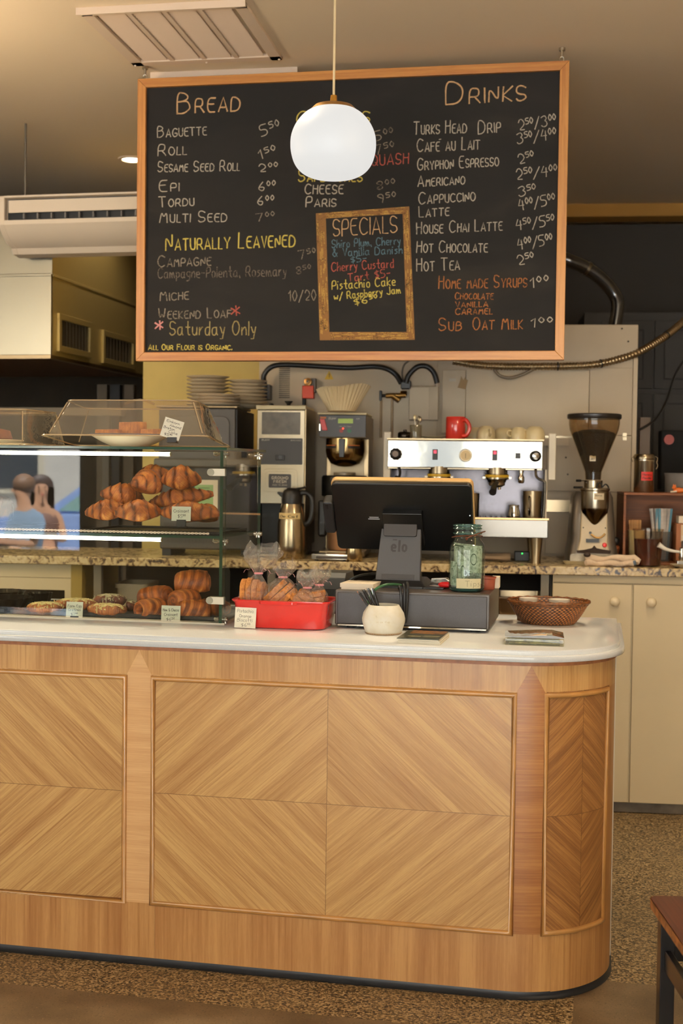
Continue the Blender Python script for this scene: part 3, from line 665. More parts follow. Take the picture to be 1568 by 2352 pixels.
obj('vane', vn, M('vane_grey', (110, 104, 96), .5), ac, smooth=0)
for x in (.08, 1.0): obj('hanger_rod', MB().cyl((x, .12, .259), .006, .368, 10).lathe([(.0, .257), (.02, .257), (.02, .270), (.0, .270)], 16, (x, .12, 0)), M('rod_steel', (120, 112, 100), .4, 1), ac)
steel_b = M('bright_stainless', (158, 148, 126), .30, 1, bump=(3.0, .12)); steel_d = M('hood_side_stainless', (188, 168, 112), .46, .85, bump=(3.5, .16))
hood = thing('extractor_hood', 'big stainless steel kitchen extractor hood behind the air conditioner', 'extractor hood', (-2.663, 5.872, 2.0))
obj('front_panel', MB().box(-3.2, 0, 0, .02, .0, .395).box(-3.2, 0, .012, .02, .397, .72).box(-3.2, .002, -.006, .004, .388, .402), steel_b, hood, smooth=0, bevel=.003)
sd = MB(); a, b2 = 0.0, 1.62
sd.box(-.02, 0, .02, b2, .0, .395).box(-.03, -.012, .02, b2, .397, .72).box(-.02, .004, .02, b2, .388, .402)
obj('side_panel', sd, steel_d, hood, smooth=0, bevel=.002)
for y0, y1, z0, z1 in ((.10, .46, .055, .185), (.68, 1.10, .045, .165)):
    f = MB().box(-.001, .014, y0-.03, y1+.03, z0-.03, z0).box(-.001, .014, y0-.03, y1+.03, z1, z1+.03).box(-.001, .014, y0-.03, y0, z0, z1).box(-.001, .014, y1, y1+.03, z0, z1)
    w = obj('side_grille', f, steel_d, hood, smooth=0, bevel=.002)
    g = MB().box(-.001, .002, y0, y1, z0, z1)
    for k in range(9): g.box(.002, .006, y0+(y1-y0)*k/9, y0+(y1-y0)*(k+.3)/9, z0, z1)
    obj('mesh', g, M('grille_dark', (74, 64, 48), .5, .6), w, smooth=0)
obj('top_cover', MB().box(-3.2, -.012, .0, b2, .72, .735), steel_d, hood, smooth=0)
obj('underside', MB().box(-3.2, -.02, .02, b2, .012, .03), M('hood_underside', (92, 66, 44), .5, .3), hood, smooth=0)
obj('gutter', MB().box(-3.2, 0.0, -.004, .03, -.018, .0).box(-.03, .0, .03, b2, -.016, 0), M('hood_gutter', (150, 128, 96), .35, 1), hood, smooth=0)

# ================================================================== DISPLAY CASE
glassm = clear('case_glass', (248, 251, 248), 2.3)
edge_g = M('green_glass_edge', (30, 62, 46), .15, coat=.5, spec=.6); chrome = M('chrome', (214, 208, 196), .12, 1); satin = M('satin_steel', (196, 188, 170), .32, 1)
led = M('led_tube', (250, 246, 230), .4, emis=((255, 243, 214), 15.0))
CXR, CXL, CY0, CY1, CZT = -1.113, -2.72, 3.72, 4.17, 1.513
case = thing('display_case', 'glass pastry display case with two lit levels standing on the white countertop', 'display case', (CXR, CY0, TOPZ))
def pane(name, x0, x1, y0, y1, z0, z1, parent=case):
    """glass sheet: big faces clear, narrow edges green"""
    d = (x1-x0, y1-y0, z1-z0); ax = d.index(min(d)); mb = MB().box(x0, x1, y0, y1, z0, z1)
    faces_ax = [2, 2, 1, 0, 1, 0]
    mb.m = [0 if a == ax else 1 for a in faces_ax]
    return obj(name, mb, [glassm, edge_g], parent, smooth=0)
Wd = CXL-CXR
pane('front_pane', Wd, 0, 0, .006, .012, .536); pane('side_pane', -.020, -.010, .007, .45, .006, .537)
pane('top_pane', Wd-.01, .004, -.004, .46, .539, .547); pane('shelf', Wd, -.022, .012, .43, .266, .274); pane('left_pane', Wd, Wd+.01, .007, .45, .006, .537)
obj('base', MB().box(Wd, -.002, .008, .45, 0, .006), M('case_base_white', (226, 216, 194), .35), case, smooth=0, bevel=.001)
for z, xe in ((.5245, -.185), (.2585, -.212)):
    obj('led_tube', MB().cyl((Wd+.02, .016, z), .0062, xe-Wd-.02, 14, axis='x'), led, case)
    obj('led_end', MB().cyl((xe, .016, z), .0060, .004, 14, axis='x'), satin, case)
# twisted light rope along the shelf edge
tw = MB()
for a0 in (0, PI): tw.tube([(Wd+.01+k*.0035, .006+.0022*math.sin(k*.9+a0), .281+.0022*math.cos(k*.9+a0)) for k in range(int((-.06-Wd)/.0035))], .0016, 5)
obj('twisted_trim', tw, M('twisted_trim_plastic', (226, 206, 190), .3), case)
hing = M('hinge_plate', (196, 188, 168), .42, .6); hdisc = M('hinge_disc', (128, 122, 104), .5, .5)
for z in (.4705, .0765):
    h = obj('door_hinge', MB().prism([(-.046+.0115*math.cos(R(90+18*k)), z+.0115*math.sin(R(90+18*k))) for k in range(11)]+[(-.001, z-.0115), (-.001, z+.0115)], -.007, .012), hing, case, smooth=30, bevel=.001)
    obj('hinge_disc', MB().cyl((-.046, -.0085, z), .0112, .002, 20, axis='y'), hdisc, h)
def connector(x, y, z, l=.045):
    c = obj('corner_connector', MB().lathe([(.0045, -l/2), (.007, -l/2+.001), (.007, -l/2+.010), (.0045, -l/2+.012), (.0045, l/2-.012), (.007, l/2-.010), (.007, l/2-.001), (.0045, l/2)], 16, (x, y, z), axis='x'), chrome, case, smooth=40)
    obj('connector_stem', MB().cyl((x+.012, y, z-.012), .0045, .018, 12).ball((x-l/2, y, z+.001), .0065, 10), chrome, c)
connector(-.018, .02, .527); connector(-.018, .42, .527); connector(-.018, .02, .258); connector(-.018, .42, .262); connector(-.014, .02, .016, .04)

# ================================================================== PASTRIES
def pastry_mat(name, lo, mid, hi, sc=1.0):
    m, t, b = nt(name); L = t.links.new
    uv = nd(t, 'ShaderNodeUVMap'); uv.uv_map = 'UVMap'; sx = nd(t, 'ShaderNodeSeparateXYZ'); L(uv.outputs[0], sx.inputs[0])
    tc = nd(t, 'ShaderNodeTexCoord'); n = nd(t, 'ShaderNodeTexNoise'); n.inputs['Scale'].default_value = 26*sc; n.inputs['Detail'].default_value = 6; n.inputs['Distortion'].default_value = .8; L(tc.outputs['Object'], n.inputs['Vector'])
    cb = nd(t, 'ShaderNodeCombineXYZ'); L(sx.outputs[0], cb.inputs[0]); n2 = nd(t, 'ShaderNodeTexNoise'); n2.inputs['Scale'].default_value = 9; n2.inputs['Detail'].default_value = 2; n3 = nd(t, 'ShaderNodeTexNoise'); n3.inputs['Scale'].default_value = 34; n3.inputs['Detail'].default_value = 3; L(cb.outputs[0], n3.inputs['Vector'])
    L(cb.outputs[0], n2.inputs['Vector'])
    def mth(op, a, c):
        k = nd(t, 'ShaderNodeMath', operation=op)
        for i, s in enumerate((a, c)):
            if isinstance(s, (int, float)): k.inputs[i].default_value = s
            else: L(s, k.inputs[i])
        return k.outputs[0]
    s = mth('ADD', mth('ADD', mth('MULTIPLY', sx.outputs[1], .17), mth('MULTIPLY', n.outputs[0], .52)), mth('ADD', mth('MULTIPLY', n2.outputs[0], .30), mth('MULTIPLY', n3.outputs[0], .34)))
    r = ramp(t, [(.47, hi), (.60, mid), (.76, lo)]); L(s, r.inputs[0]); L(r.outputs[0], b.inputs['Base Color'])
    b.inputs['Roughness'].default_value = .42; b.inputs['Coat Weight'].default_value = .22; b.inputs['Coat Roughness'].default_value = .3
    b.inputs['Subsurface Weight'].default_value = .0
    bp = nd(t, 'ShaderNodeBump'); bp.inputs['Strength'].default_value = .6; bp.inputs['Distance'].default_value = .005; L(mth('ADD', n.outputs[0], mth('MULTIPLY', n3.outputs[0], 1.6)), bp.inputs['Height']); L(bp.outputs[0], b.inputs['Normal'])
    return m
p_cro = pastry_mat('croissant_crust', (100, 44, 14), (182, 94, 36), (230, 156, 78)); p_ham = pastry_mat('glazed_roll_crust', (112, 48, 16), (196, 104, 38), (238, 170, 86), .8)
p_dark = pastry_mat('dark_pastry_crust', (40, 20, 10), (72, 38, 18), (118, 70, 36))
def croissant(L_=.16, Rr=.032, bend=.5, segs=7, seed=0, lift=0):
    rr = random.Random(seed); N_, K_ = 84, 26; mb = MB(); V = []; UV = []
    for i in range(N_):
        u = i/(N_-1); a = (u-.5)*2*bend
        rad = L_/(2*max(bend, .05)); cx, cy = rad*math.sin(a), rad*(math.cos(a)-1)
        env = (max(0.0, math.sin(PI*(.05+.90*u)))**.72)*.90+.16*math.exp(-((u-.5)/.16)**2)
        for j in range(K_):
            t = 2*PI*j/K_
            sl = (.55 if u > .5 else -.55)*math.cos(t+.6)
            ph = (abs(u-.5)**1.15*2.2*segs*.46+sl*.35+.5+.10*math.sin(3*t+seed)); fr = ph-math.floor(ph)
            stp = (1-fr)**.8
            r = Rr*env*(1+.20*stp-.08)+.0007*math.sin(5*t+u*17)+.0004*math.sin(23*t+41*u)
            y, z = r*math.cos(t)*1.05, r*math.sin(t)
            if z < -.55*Rr*env: z = -.55*Rr*env+(z+.55*Rr*env)*.25
            V.append((cx+y*math.sin(a)*1.0, cy+y*math.cos(a), z+lift*math.sin(PI*u))); UV.append((ph*1.0+.9*math.sin(t)+seed*3.1, math.exp(-((fr-.06)/.16)**2)+.55*math.exp(-((fr-.95)/.10)**2)))
    F = [(i*K_+j, i*K_+(j+1) % K_, (i+1)*K_+(j+1) % K_, (i+1)*K_+j) for i in range(N_-1) for j in range(K_)]
    F += [tuple(range(K_))[::-1], tuple((N_-1)*K_+j for j in range(K_))]
    return mb.add(V, F, 0, UV)
def roll(L_=.11, Rr=.036, seed=0, turns=2.4, hole=0.0):
    """rolled, barrel-shaped pastry with spiral ends, axis along x"""
    mb = MB(); K_ = 40; V = []; UV = []; rows = []
    prof = []
    for i in range(12): prof.append((i/11, 'e0'))
    N_ = 22
    def put(x, r, t, ph, sq=.86):
        y, z = r*math.cos(t), r*math.sin(t)*sq
        if z < -.6*Rr: z = -.6*Rr+(z+.6*Rr)*.3
        V.append((x, y, z)); fr = ph-math.floor(ph); UV.append((ph*.6+seed*2.3, 1-abs(fr*2-1)**1.3))
    for i in range(13):                       # left spiral end
        q = .02+.98*i/12
        for j in range(K_):
            t = 2*PI*j/K_; ph = q*turns+t/(2*PI); fr = ph-math.floor(ph)
            put(-L_/2+.30*Rr*q**2.4-.006*(1-fr)*q+hole*.9*Rr*max(0, 1-q*1.8), Rr*q*.93, t, ph)
    for i in range(1, N_):
        u = i/N_
        for j in range(K_):
            t = 2*PI*j/K_; ph = u*3.2+.8*math.cos(t+.7)+t/(2*PI)*1.0; fr = ph-math.floor(ph)
            put(-L_/2+.3*Rr+(L_-.6*Rr)*u, Rr*(.93+.13*math.sin(PI*u)**.7)*(1+.05*(1-fr)), t, ph)
    for i in range(12, -1, -1):
        q = .02+.98*i/12
        for j in range(K_):
            t = 2*PI*j/K_; ph = q*turns-t/(2*PI); fr = ph-math.floor(ph)
            put(L_/2-.30*Rr*q**2.4+.006*(1-fr)*q, Rr*q*.93, t, ph)
    n = len(V)//K_
    F = [(i*K_+j, i*K_+(j+1) % K_, (i+1)*K_+(j+1) % K_, (i+1)*K_+j) for i in range(n-1) for j in range(K_)]+[tuple(range(K_))[::-1], tuple((n-1)*K_+j for j in range(K_))]
    return mb.add(V, F, 0, UV)
CRO = [  # label, centre px, Y, length, radius, bend, rotation (x, y, z degrees), segs
 ('plain croissant at the front left of the top shelf pile, tip pointing left', 246, 1176, 3.80, .145, .038, .45, (0, 4, 190), 7),
 ('plain croissant at the front centre of the top shelf pile, beside the price card', 318, 1178, 3.79, .150, .040, .5, (0, 2, 205), 6),
 ('plain croissant behind the croissant price card on the top shelf', 432, 1180, 3.80, .205, .038, .35, (0, 0, 172), 8),
 ('darker croissant at the back left of the top shelf pile, ridges upright', 283, 1143, 3.88, .145, .045, .5, (0, -10, 215), 6),
 ('long croissant lying across the middle of the top shelf pile', 412, 1147, 3.88, .225, .036, .3, (0, 9, 178), 9),
 ('croissant end-on at the upper left of the top shelf pile', 338, 1112, 3.86, .13, .044, .35, (-6, 0, 255), 6),
 ('fat pale croissant topping the right of the top shelf pile', 416, 1103, 3.86, .125, .046, .4, (0, 0, 190), 5),
 ('croissant peeking out behind the top of the top shelf pile', 350, 1092, 3.97, .13, .034, .5, (0, 6, 160), 6),
 ('croissant at the far right of the top shelf, seen through the corner glass', 474, 1183, 3.96, .150, .034, .5, (0, 4, 118), 7)]
for k, (lab, x, y, Y, l, r, b, ro, sg) in enumerate(CRO):
    p = at(x, y, Y); p.z = max(p.z, 1.2440+.6*r) if y > 1160 else p.z; o = obj('croissant', croissant(l, r, b, sg, k), p_cro, loc=p, rot=tuple(R(a) for a in ro), smooth=80); tag(o, lab, 'croissant', 'croissants on the top shelf')
HAM = [('glossy ham and cheese roll on top of the lower shelf pile', 442, 1339, 3.90, .115, .046, (0, -4, 12), 0),
 ('ham and cheese roll at the middle left of the lower shelf pile', 358, 1370, 3.88, .115, .038, (0, 8, 160), 0),
 ('ham and cheese roll at the middle right of the lower shelf pile, spiral facing out', 424, 1378, 3.84, .10, .038, (0, 0, 62), 0),
 ('ham and cheese roll at the front left, its hollow spiral end facing out', 350, 1409, 3.81, .11, .037, (0, 0, 58), 1),
 ('ham and cheese roll at the front right with cheese crumbs, right of its price card', 446, 1412, 3.80, .105, .038, (0, 0, 15), 0),
 ('ham and cheese roll at the back right of the lower shelf, near the corner glass', 492, 1397, 3.90, .11, .034, (0, 0, 150), 0)]
for k, (lab, x, y, Y, l, r, ro, hl) in enumerate(HAM):
    p = at(x, y, Y); p.z = max(p.z, .9757+.62*r) if y > 1390 else p.z; o = obj('ham_cheese_roll', roll(l, r, k+20, 2.3, hl), p_ham, loc=p, rot=tuple(R(a) for a in ro), smooth=80); tag(o, lab, 'pastry', 'ham and cheese rolls on the lower shelf')
crumb = M('melted_cheese', (244, 222, 156), .5, noise=(60, .2)); crumb2 = M('grated_cheese', (226, 212, 170), .55, noise=(80, .3)); bun = pastry_mat('toasted_bun', (110, 50, 22), (184, 104, 48), (230, 168, 96), 1.2); bund = pastry_mat('dark_toasted_bun', (70, 26, 16), (116, 56, 34), (170, 100, 60), 1.2)
def gratine(lab, x, y, Y, l, w, h, rz, top, bm_, seed):
    rr = random.Random(seed); p = at(x, y, Y); p.z = max(p.z, .9757+h*.5) if y > 1395 else p.z; r = thing('egg_gratine', lab, 'pastry', p, R(rz), 'farm egg gratines on the lower shelf')
    def f(u, v):
        a, e = 2*PI*u, PI*v
        px_, py_, pz_ = math.sin(e)*math.cos(a), math.sin(e)*math.sin(a), -math.cos(e)
        s = lambda q, p: math.copysign(abs(q)**p, q)
        return (l/2*s(px_, .8), w/2*s(py_, .8), h/2*s(pz_, .7)+.0012*math.sin(9*a))
    obj('bun', MB().grid(40, 18, f, cu=True, uvfn=lambda u, v: (u*3+seed, .5+.5*math.cos(PI*v))), bm_, r, smooth=80)
    mb = MB()
    def cap_(u, v):
        a = 2*PI*u; q = v*(.80+.10*math.sin(5*a+seed)+.08*math.sin(11*a+2*seed)); s = lambda g, p_: math.copysign(abs(g)**p_, g)
        return (l/2*q*s(math.cos(a), .85), w/2*q*s(math.sin(a), .85), h/2*max(0, 1-q**2.6)**.5*.95+.0022-.002*v**6+.0012*math.sin(17*a+23*q))
    mb.grid(44, 9, cap_, cu=True)
    for _ in range(460):
        a, q = rr.uniform(0, 2*PI), rr.random()**.6; cx, cy = l*.49*q*math.cos(a), w*.49*q*math.sin(a)
        cz = h/2*math.sqrt(max(0, 1-q**2.6))*.92+.001; L2 = rr.uniform(.0015, .0045); d = Vector((rr.uniform(-1, 1), rr.uniform(-1, 1), rr.uniform(-.5, .5))).normalized()*L2
        e = d.orthogonal().normalized()*rr.uniform(.0012, .0026); mb.obox((cx, cy, cz), d, e, d.cross(e).normalized()*.0014)
    for _ in range(5):                       # drips over the front edge
        a = rr.uniform(PI*1.05, PI*1.95); cx, cy = l*.49*math.cos(a), w*.5*math.sin(a)
        mb.obox((cx, cy, h*.1), Vector((.0016, 0, 0)), Vector((0, .0015, 0)), Vector((0, .001, -h*rr.uniform(.15, .35))))
    t_ = obj('cheese_topping', mb, top, r, smooth=0); t_['kind'] = 'stuff'
gratine('egg gratine toast at the front left of the lower shelf, pale cheese', 104, 1410, 3.79, .118, .09, .034, 4, crumb, bun, 1)
gratine('egg gratine toast lying on the others behind the gratine price card', 176, 1388, 3.86, .150, .09, .036, 6, crumb, bun, 2)
gratine('egg gratine toast at the front right of its price card, heavy with melted cheese', 246, 1410, 3.79, .130, .085, .036, -8, crumb, bun, 3)
gratine('dark egg gratine bun with grated cheese, topmost of the gratine pile', 252, 1380, 3.90, .110, .075, .042, 14, crumb2, bund, 4)
gratine('dark egg gratine bun with grated cheese at the back beside the ham rolls', 290, 1398, 3.93, .095, .07, .034, 0, crumb2, bund, 5)
# trays
tray_m = M('black_sheet_pan', (34, 33, 32), .38, .6)
def tray(lab, x0, x1, y0, y1, z, h=.014, name='baking_tray'):
    mb = MB(); w, d = x1-x0, y1-y0
    mb.box(0, w, 0, d, 0, .003)
    for a in ((0, w, 0, .006), (0, w, d-.006, d), (0, .006, .006, d-.006), (w-.006, w, .006, d-.006)): mb.box(*a, .003, h)
    tag(obj(name, mb, tray_m, loc=(x0, y0, z), smooth=0, bevel=.0012), lab, 'tray', 'black baking trays in the display case')
tray('black baking tray under the gratines and rolls on the lower level', -1.84, -1.135, 3.757, 4.08, .9725)
tray('black baking tray under the croissant pile on the glass shelf', -1.60, -1.145, 3.765, 4.08, 1.2405, .010)
tray('black baking tray at the left edge of the glass shelf', -2.05, -1.815, 3.76, 4.08, 1.2405, .012)
tray('black baking tray at the far left of the lower level', -2.35, -1.86, 3.757, 4.08, .9725)
o = obj('dark_pastry', roll(.12, .05, 40, 2), p_dark, loc=at(-12, 1172, 3.84), rot=(0, 0, R(20)), smooth=80); tag(o, 'dark chocolate brown pastry at the left edge of the glass shelf', 'pastry')
fl = lambda r, z, a: r*(1+.045*math.cos(16*a))
tm = M('dark_tin', (52, 48, 44), .3, .9)
for lab, x, y, Y, r in (('dark fluted cake tin at the back left of the lower level', 4, 1386, 4.02, .075), ('dark fluted cake tin at the front left corner of the lower level', 10, 1410, 3.83, .085), ('small dark fluted tin lying behind the first gratine toast', 92, 1394, 4.0, .04)):
    p = at(x, y, Y); tag(obj('fluted_cake_tin', MB().lathe([(r*.72, 0), (r*.75, .003), (r, .040), (r*1.05, .042), (r*.96, .041), (r*.72, .01), (0, .012)], 64, fn=fl), tm, loc=(p.x, p.y, .9765), smooth=60), lab, 'cake tin', 'fluted cake tins')

# ================================================================== PRICE CARDS
card_m = M('card_paper', (244, 240, 220), .7); ink = M('black_ink', (52, 42, 34), .8); hold = M('black_card_holder', (24, 22, 20), .4)
def card(lab, x, y, Y, w, h, lines, tilt=0, holder=True, size=.0062, ry=0, sw=.0010, hz=.03):
    p = at(x, y, Y); r = thing('price_card', lab, 'price card', p, R(ry), 'handwritten price cards', rot=(R(-6), R(tilt), R(ry)))
    obj('card', MB().box(-w/2, w/2, 0, .0008, -h/2, h/2), card_m, r, smooth=0)
    mb = MB()
    for t_, xa, za, xb, zb, hh in lines: write(mb, t_, xa*w, za*h, xb*w, zb*h, hh*h, sw, -.0004, caps=False, jit=.35, track=1.5)
    obj('handwriting', mb, ink, r, smooth=0)
    if holder:
        hb = MB().box(-w*.22, w*.26, -.0022, .006, -h/2-hz*.55, -h/2+.004).box(-w*.22, w*.26, -.008, .02, -h/2-hz*.62, -h/2-hz*.5)
        o = obj('holder', hb, hold, r, smooth=0)
        if tilt: o.rotation_euler = (0, R(-tilt), 0)
card('cream Croissant $5.00 price card in front of the croissant pile', 416, 1180, 3.739, .062, .045, [('Croissant', -.40, .08, .40, .10, .22), ('$5^00', -.18, -.28, .22, -.28, .24)])
card('cream Ham & Cheese Croissant $6.50 card before the lower rolls', 392, 1411, 3.739, .062, .054, [('Ham & Cheese', -.42, .16, .42, .18, .17), ('Croissant', -.34, -.10, .36, -.08, .17), ('$6^50', -.22, -.38, .20, -.36, .18)], hz=.02)
card('cream Farm Egg Gratines $7.00 card before the gratine toasts', 171, 1400, 3.739, .056, .049, [('Farm Egg', -.40, .14, .40, .16, .17), ('Gratines', -.36, -.10, .36, -.08, .17), ('$7^00', -.20, -.38, .20, -.36, .16)], hz=.02)
card('tilted cream Einkorn Almond Breton Cake card leaning on the right cloche', 395, 985, 3.70, .063, .060, [('Einkorn', -.38, .28, .30, .28, .125), ('Almond', -.16, .10, .42, .10, .125), ('Breton', -.42, -.07, .14, -.07, .125), ('Cake', -.12, -.23, .34, -.23, .125), ('$5^80', -.30, -.41, .10, -.39, .12)], tilt=16, hz=.02)

# ================================================================== CAKE CLOCHES
acry = clear('acrylic', (238, 230, 214), 2.2, .03, .10, bump=(14, .12), ior=1.5)
rimm = clear('acrylic_edge', (226, 204, 168), 2.2, .08, .42, ior=1.5)
def cloche(lab, loc, w, d, h, inx, iny, tilt, rz):
    r = thing('cake_cloche', lab, 'cake cover', loc, 0, 'clear cake covers', rot=(R(tilt), 0, R(rz)))
    def ring(x0, x1, y0, y1, z, rr_): return [(x, y, z) for x, y in rrect(x0, x1, y0, y1, rr_, 4)]
    lv = [ring(-w/2, w/2, 0, d, 0, .02), ring(-w/2+.012, w/2-.012, .012, d-.012, .001, .02), ring(-w/2+.016, w/2-.016, .016, d-.016, .012, .02),
          ring(-w/2+inx*.96, w/2-inx*.96, iny*.96, d-iny*.96, h-.014, .03), ring(-w/2+inx, w/2-inx, iny, d-iny, h-.004, .03), ring(-w/2+inx+.012, w/2-inx-.012, iny+.012, d-iny-.012, h, .03)]
    n = len(lv[0]); V = [p for l in lv for p in l]; F = [(i*n+j, i*n+(j+1) % n, (i+1)*n+(j+1) % n, (i+1)*n+j) for i in range(len(lv)-1) for j in range(n)]+[tuple((len(lv)-1)*n+j for j in range(n))]
    obj('dome', MB().add(V, F), acry, r, smooth=25)
    ed = MB().tube([(p[0], p[1], p[2]+.002) for p in lv[0]], .0026, 6, closed=True).tube([(p[0], p[1], p[2]) for p in lv[4]], .0022, 6, closed=True)
    obj('rim', ed, rimm, r)
    for sx_, sy_ in ((-1, 0), (1, 0), (1, 1), (-1, 1)):
        yb, yt = (.016, iny) if sy_ == 0 else (d-.016, d-iny)
        obj('folded_edge', MB().tube([(sx_*(w/2-.022), yb+.004*(1-2*sy_), .012), (sx_*(w/2-inx-.006), yt+.004*(1-2*sy_), h-.01)], .0022, 6), rimm, r)
    c = (0, d*.5, h); obj('handle', MB().tube([(c[0]-.05+.1*k/10, c[1], c[2]-.002+.014*math.sin(PI*k/10)) for k in range(11)], .004, 8), acry, r)
    return r
pl, pr = at(95, 998, 3.735), at(482, 998, 3.735)
cloche('clear cake cover tilted over the almond cakes on the display case', ((pl.x+pr.x)/2-.006, 3.735, 1.546), pr.x-pl.x-.010, .29, .124, .058, .05, -5.6, 1.5)
p2 = at(58, 1012, 3.735)
cloche('clear cake cover at the left edge of the display case top', (p2.x-.26, 3.74, 1.5165), .52, .36, .118, .03, .045, 0, 0)
plate_w = M('cream_china', (226, 214, 190), .3, coat=.3); blue_rim = M('blue_rim_glaze', (86, 84, 104), .3)
pc = at(297, 1000, 3.90)
cp = thing('cake_plate', 'cream plate with dark blue rim carrying almond cakes under the tilted cover', 'plate', (pc.x, 3.905, 1.5145))
obj('plate', MB().lathe([(.0, .0), (.055, .0), (.062, .003), (.095, .018), (.122, .034), (.130, .037), (.126, .040), (.085, .030), (.0, .026)], 48), plate_w, cp, smooth=60)
obj('rim_band', MB().lathe([(.1225, .0345), (.1312, .0365), (.1300, .0415), (.1205, .0405)], 48, caps=False), blue_rim, cp, smooth=60)
cake = pastry_mat('almond_cake', (160, 84, 24), (212, 136, 46), (236, 176, 84), 1.5)
for k, (lab, x, y, Y, r, h) in enumerate((('tall round almond cake standing highest on the blue rimmed plate', 305, 990, 3.94, .045, .043), ('flat round almond cake at the left of the blue rimmed plate', 250, 990, 3.87, .043, .016), ('flat round almond cake at the right of the blue rimmed plate', 350, 990, 3.88, .037, .018))):
    p = at(x, y, Y); o = obj('almond_cake', MB().grid(40, 9, lambda u, v, r=r, h=h, k=k: ((r*(1.03-.05*v) if v < .9 else r*.9*(1-v)*10)*math.cos(2*PI*u)*(1+.02*math.sin(11*u*2*PI+k)), (r*(1.03-.05*v) if v < .9 else r*.9*(1-v)*10)*math.sin(2*PI*u), min(v/.88, 1)*h+.002*math.sin(14*u+9*v)*v), cu=True, uvfn=lambda u, v: (u*4, .3+.5*math.sin(20*u)**2)), cake, loc=(p.x, Y, 1.553), smooth=60); tag(o, lab, 'cake', 'almond cakes under the cover')
o = obj('cake', MB().lathe([(.0, 0), (.07, 0), (.074, .004), (.066, .03), (.04, .036), (.0, .038)], 36, sy=.9), M('red_brown_cake', (138, 74, 44), .6, noise=(30, .3)), loc=(at(0, 1003, 3.9).x-.035, 3.9, 1.535), smooth=60); tag(o, 'red brown cake under the left clear cover', 'cake')
o = obj('cake_stand_board', MB().lathe([(.0, .0), (.09, .0), (.11, .016), (.108, .018), (0, .018)], 36), plate_w, loc=(at(0, 1003, 3.9).x-.035, 3.9, 1.5165), smooth=60); o.name = 'plate'; tag(o, 'cream plate under the red brown cake in the left cover', 'plate')

# ================================================================== THINGS ON THE COUNTERTOP
red_glaze = M('red_glaze', (196, 40, 34), .18, coat=.5, noise=(6, .08))
def loftrings(rings, caps=(True, True)):
    n = len(rings[0]); V = [p for r in rings for p in r]; F = [(i*n+j, i*n+(j+1) % n, (i+1)*n+(j+1) % n, (i+1)*n+j) for i in range(len(rings)-1) for j in range(n)]
    if caps[0]: F.append(tuple(range(n))[::-1])
    if caps[1]: F.append(tuple((len(rings)-1)*n+j for j in range(n)))
    return V, F
dish = thing('baking_dish', 'glossy red ceramic loaf dish full of bagged biscotti', 'dish', (-.927, 3.757, TOPZ))
rg = lambda w, d, z, r: [(x, y, z) for x, y in rrect(-w/2, w/2, -d/2, d/2, r, 6)]
obj('dish_body', MB().add(*loftrings([rg(.252, .140, .0, .03), rg(.268, .156, .004, .03), rg(.292, .176, .076, .026), rg(.306, .190, .084, .028), rg(.306, .190, .088, .028), rg(.284, .168, .086, .022), rg(.262, .150, .012, .022)])), red_glaze, dish, smooth=50, bevel=.0015)
obj('handle', MB().prism([(-.062, -.094), (-.052, -.108), (.046, -.108), (.058, -.094)], .076, .087, plane='xy'), red_glaze, dish, smooth=30, bevel=.003)
rr_ = thing('price_card', 'square cream Pistachio Orange Biscotti card stuck on the red dish', 'price card', (0, 0, 0), 0, 'handwritten price cards')
q = at(563, 1419, 3.664); rr_.location = (q.x, 3.6655, q.z); rr_.rotation_euler = (R(-7), R(1), 0)
obj('card', MB().box(-.033, .033, 0, .0008, -.031, .031), card_m, rr_, smooth=0)
mb = MB()
for t_, xa, za, xb, zb, h in (('Pistachio', -.026, .015, .024, .016, .010), ('Orange', -.019, .001, .018, .001, .009), ('Biscotti', -.025, -.012, .023, -.012, .010), ('$6^00', -.012, -.027, .016, -.026, .010)): write(mb, t_, xa, za, xb, zb, h, .0008, -.0004, jit=.35, track=1.5)
obj('handwriting', mb, ink, rr_, smooth=0)
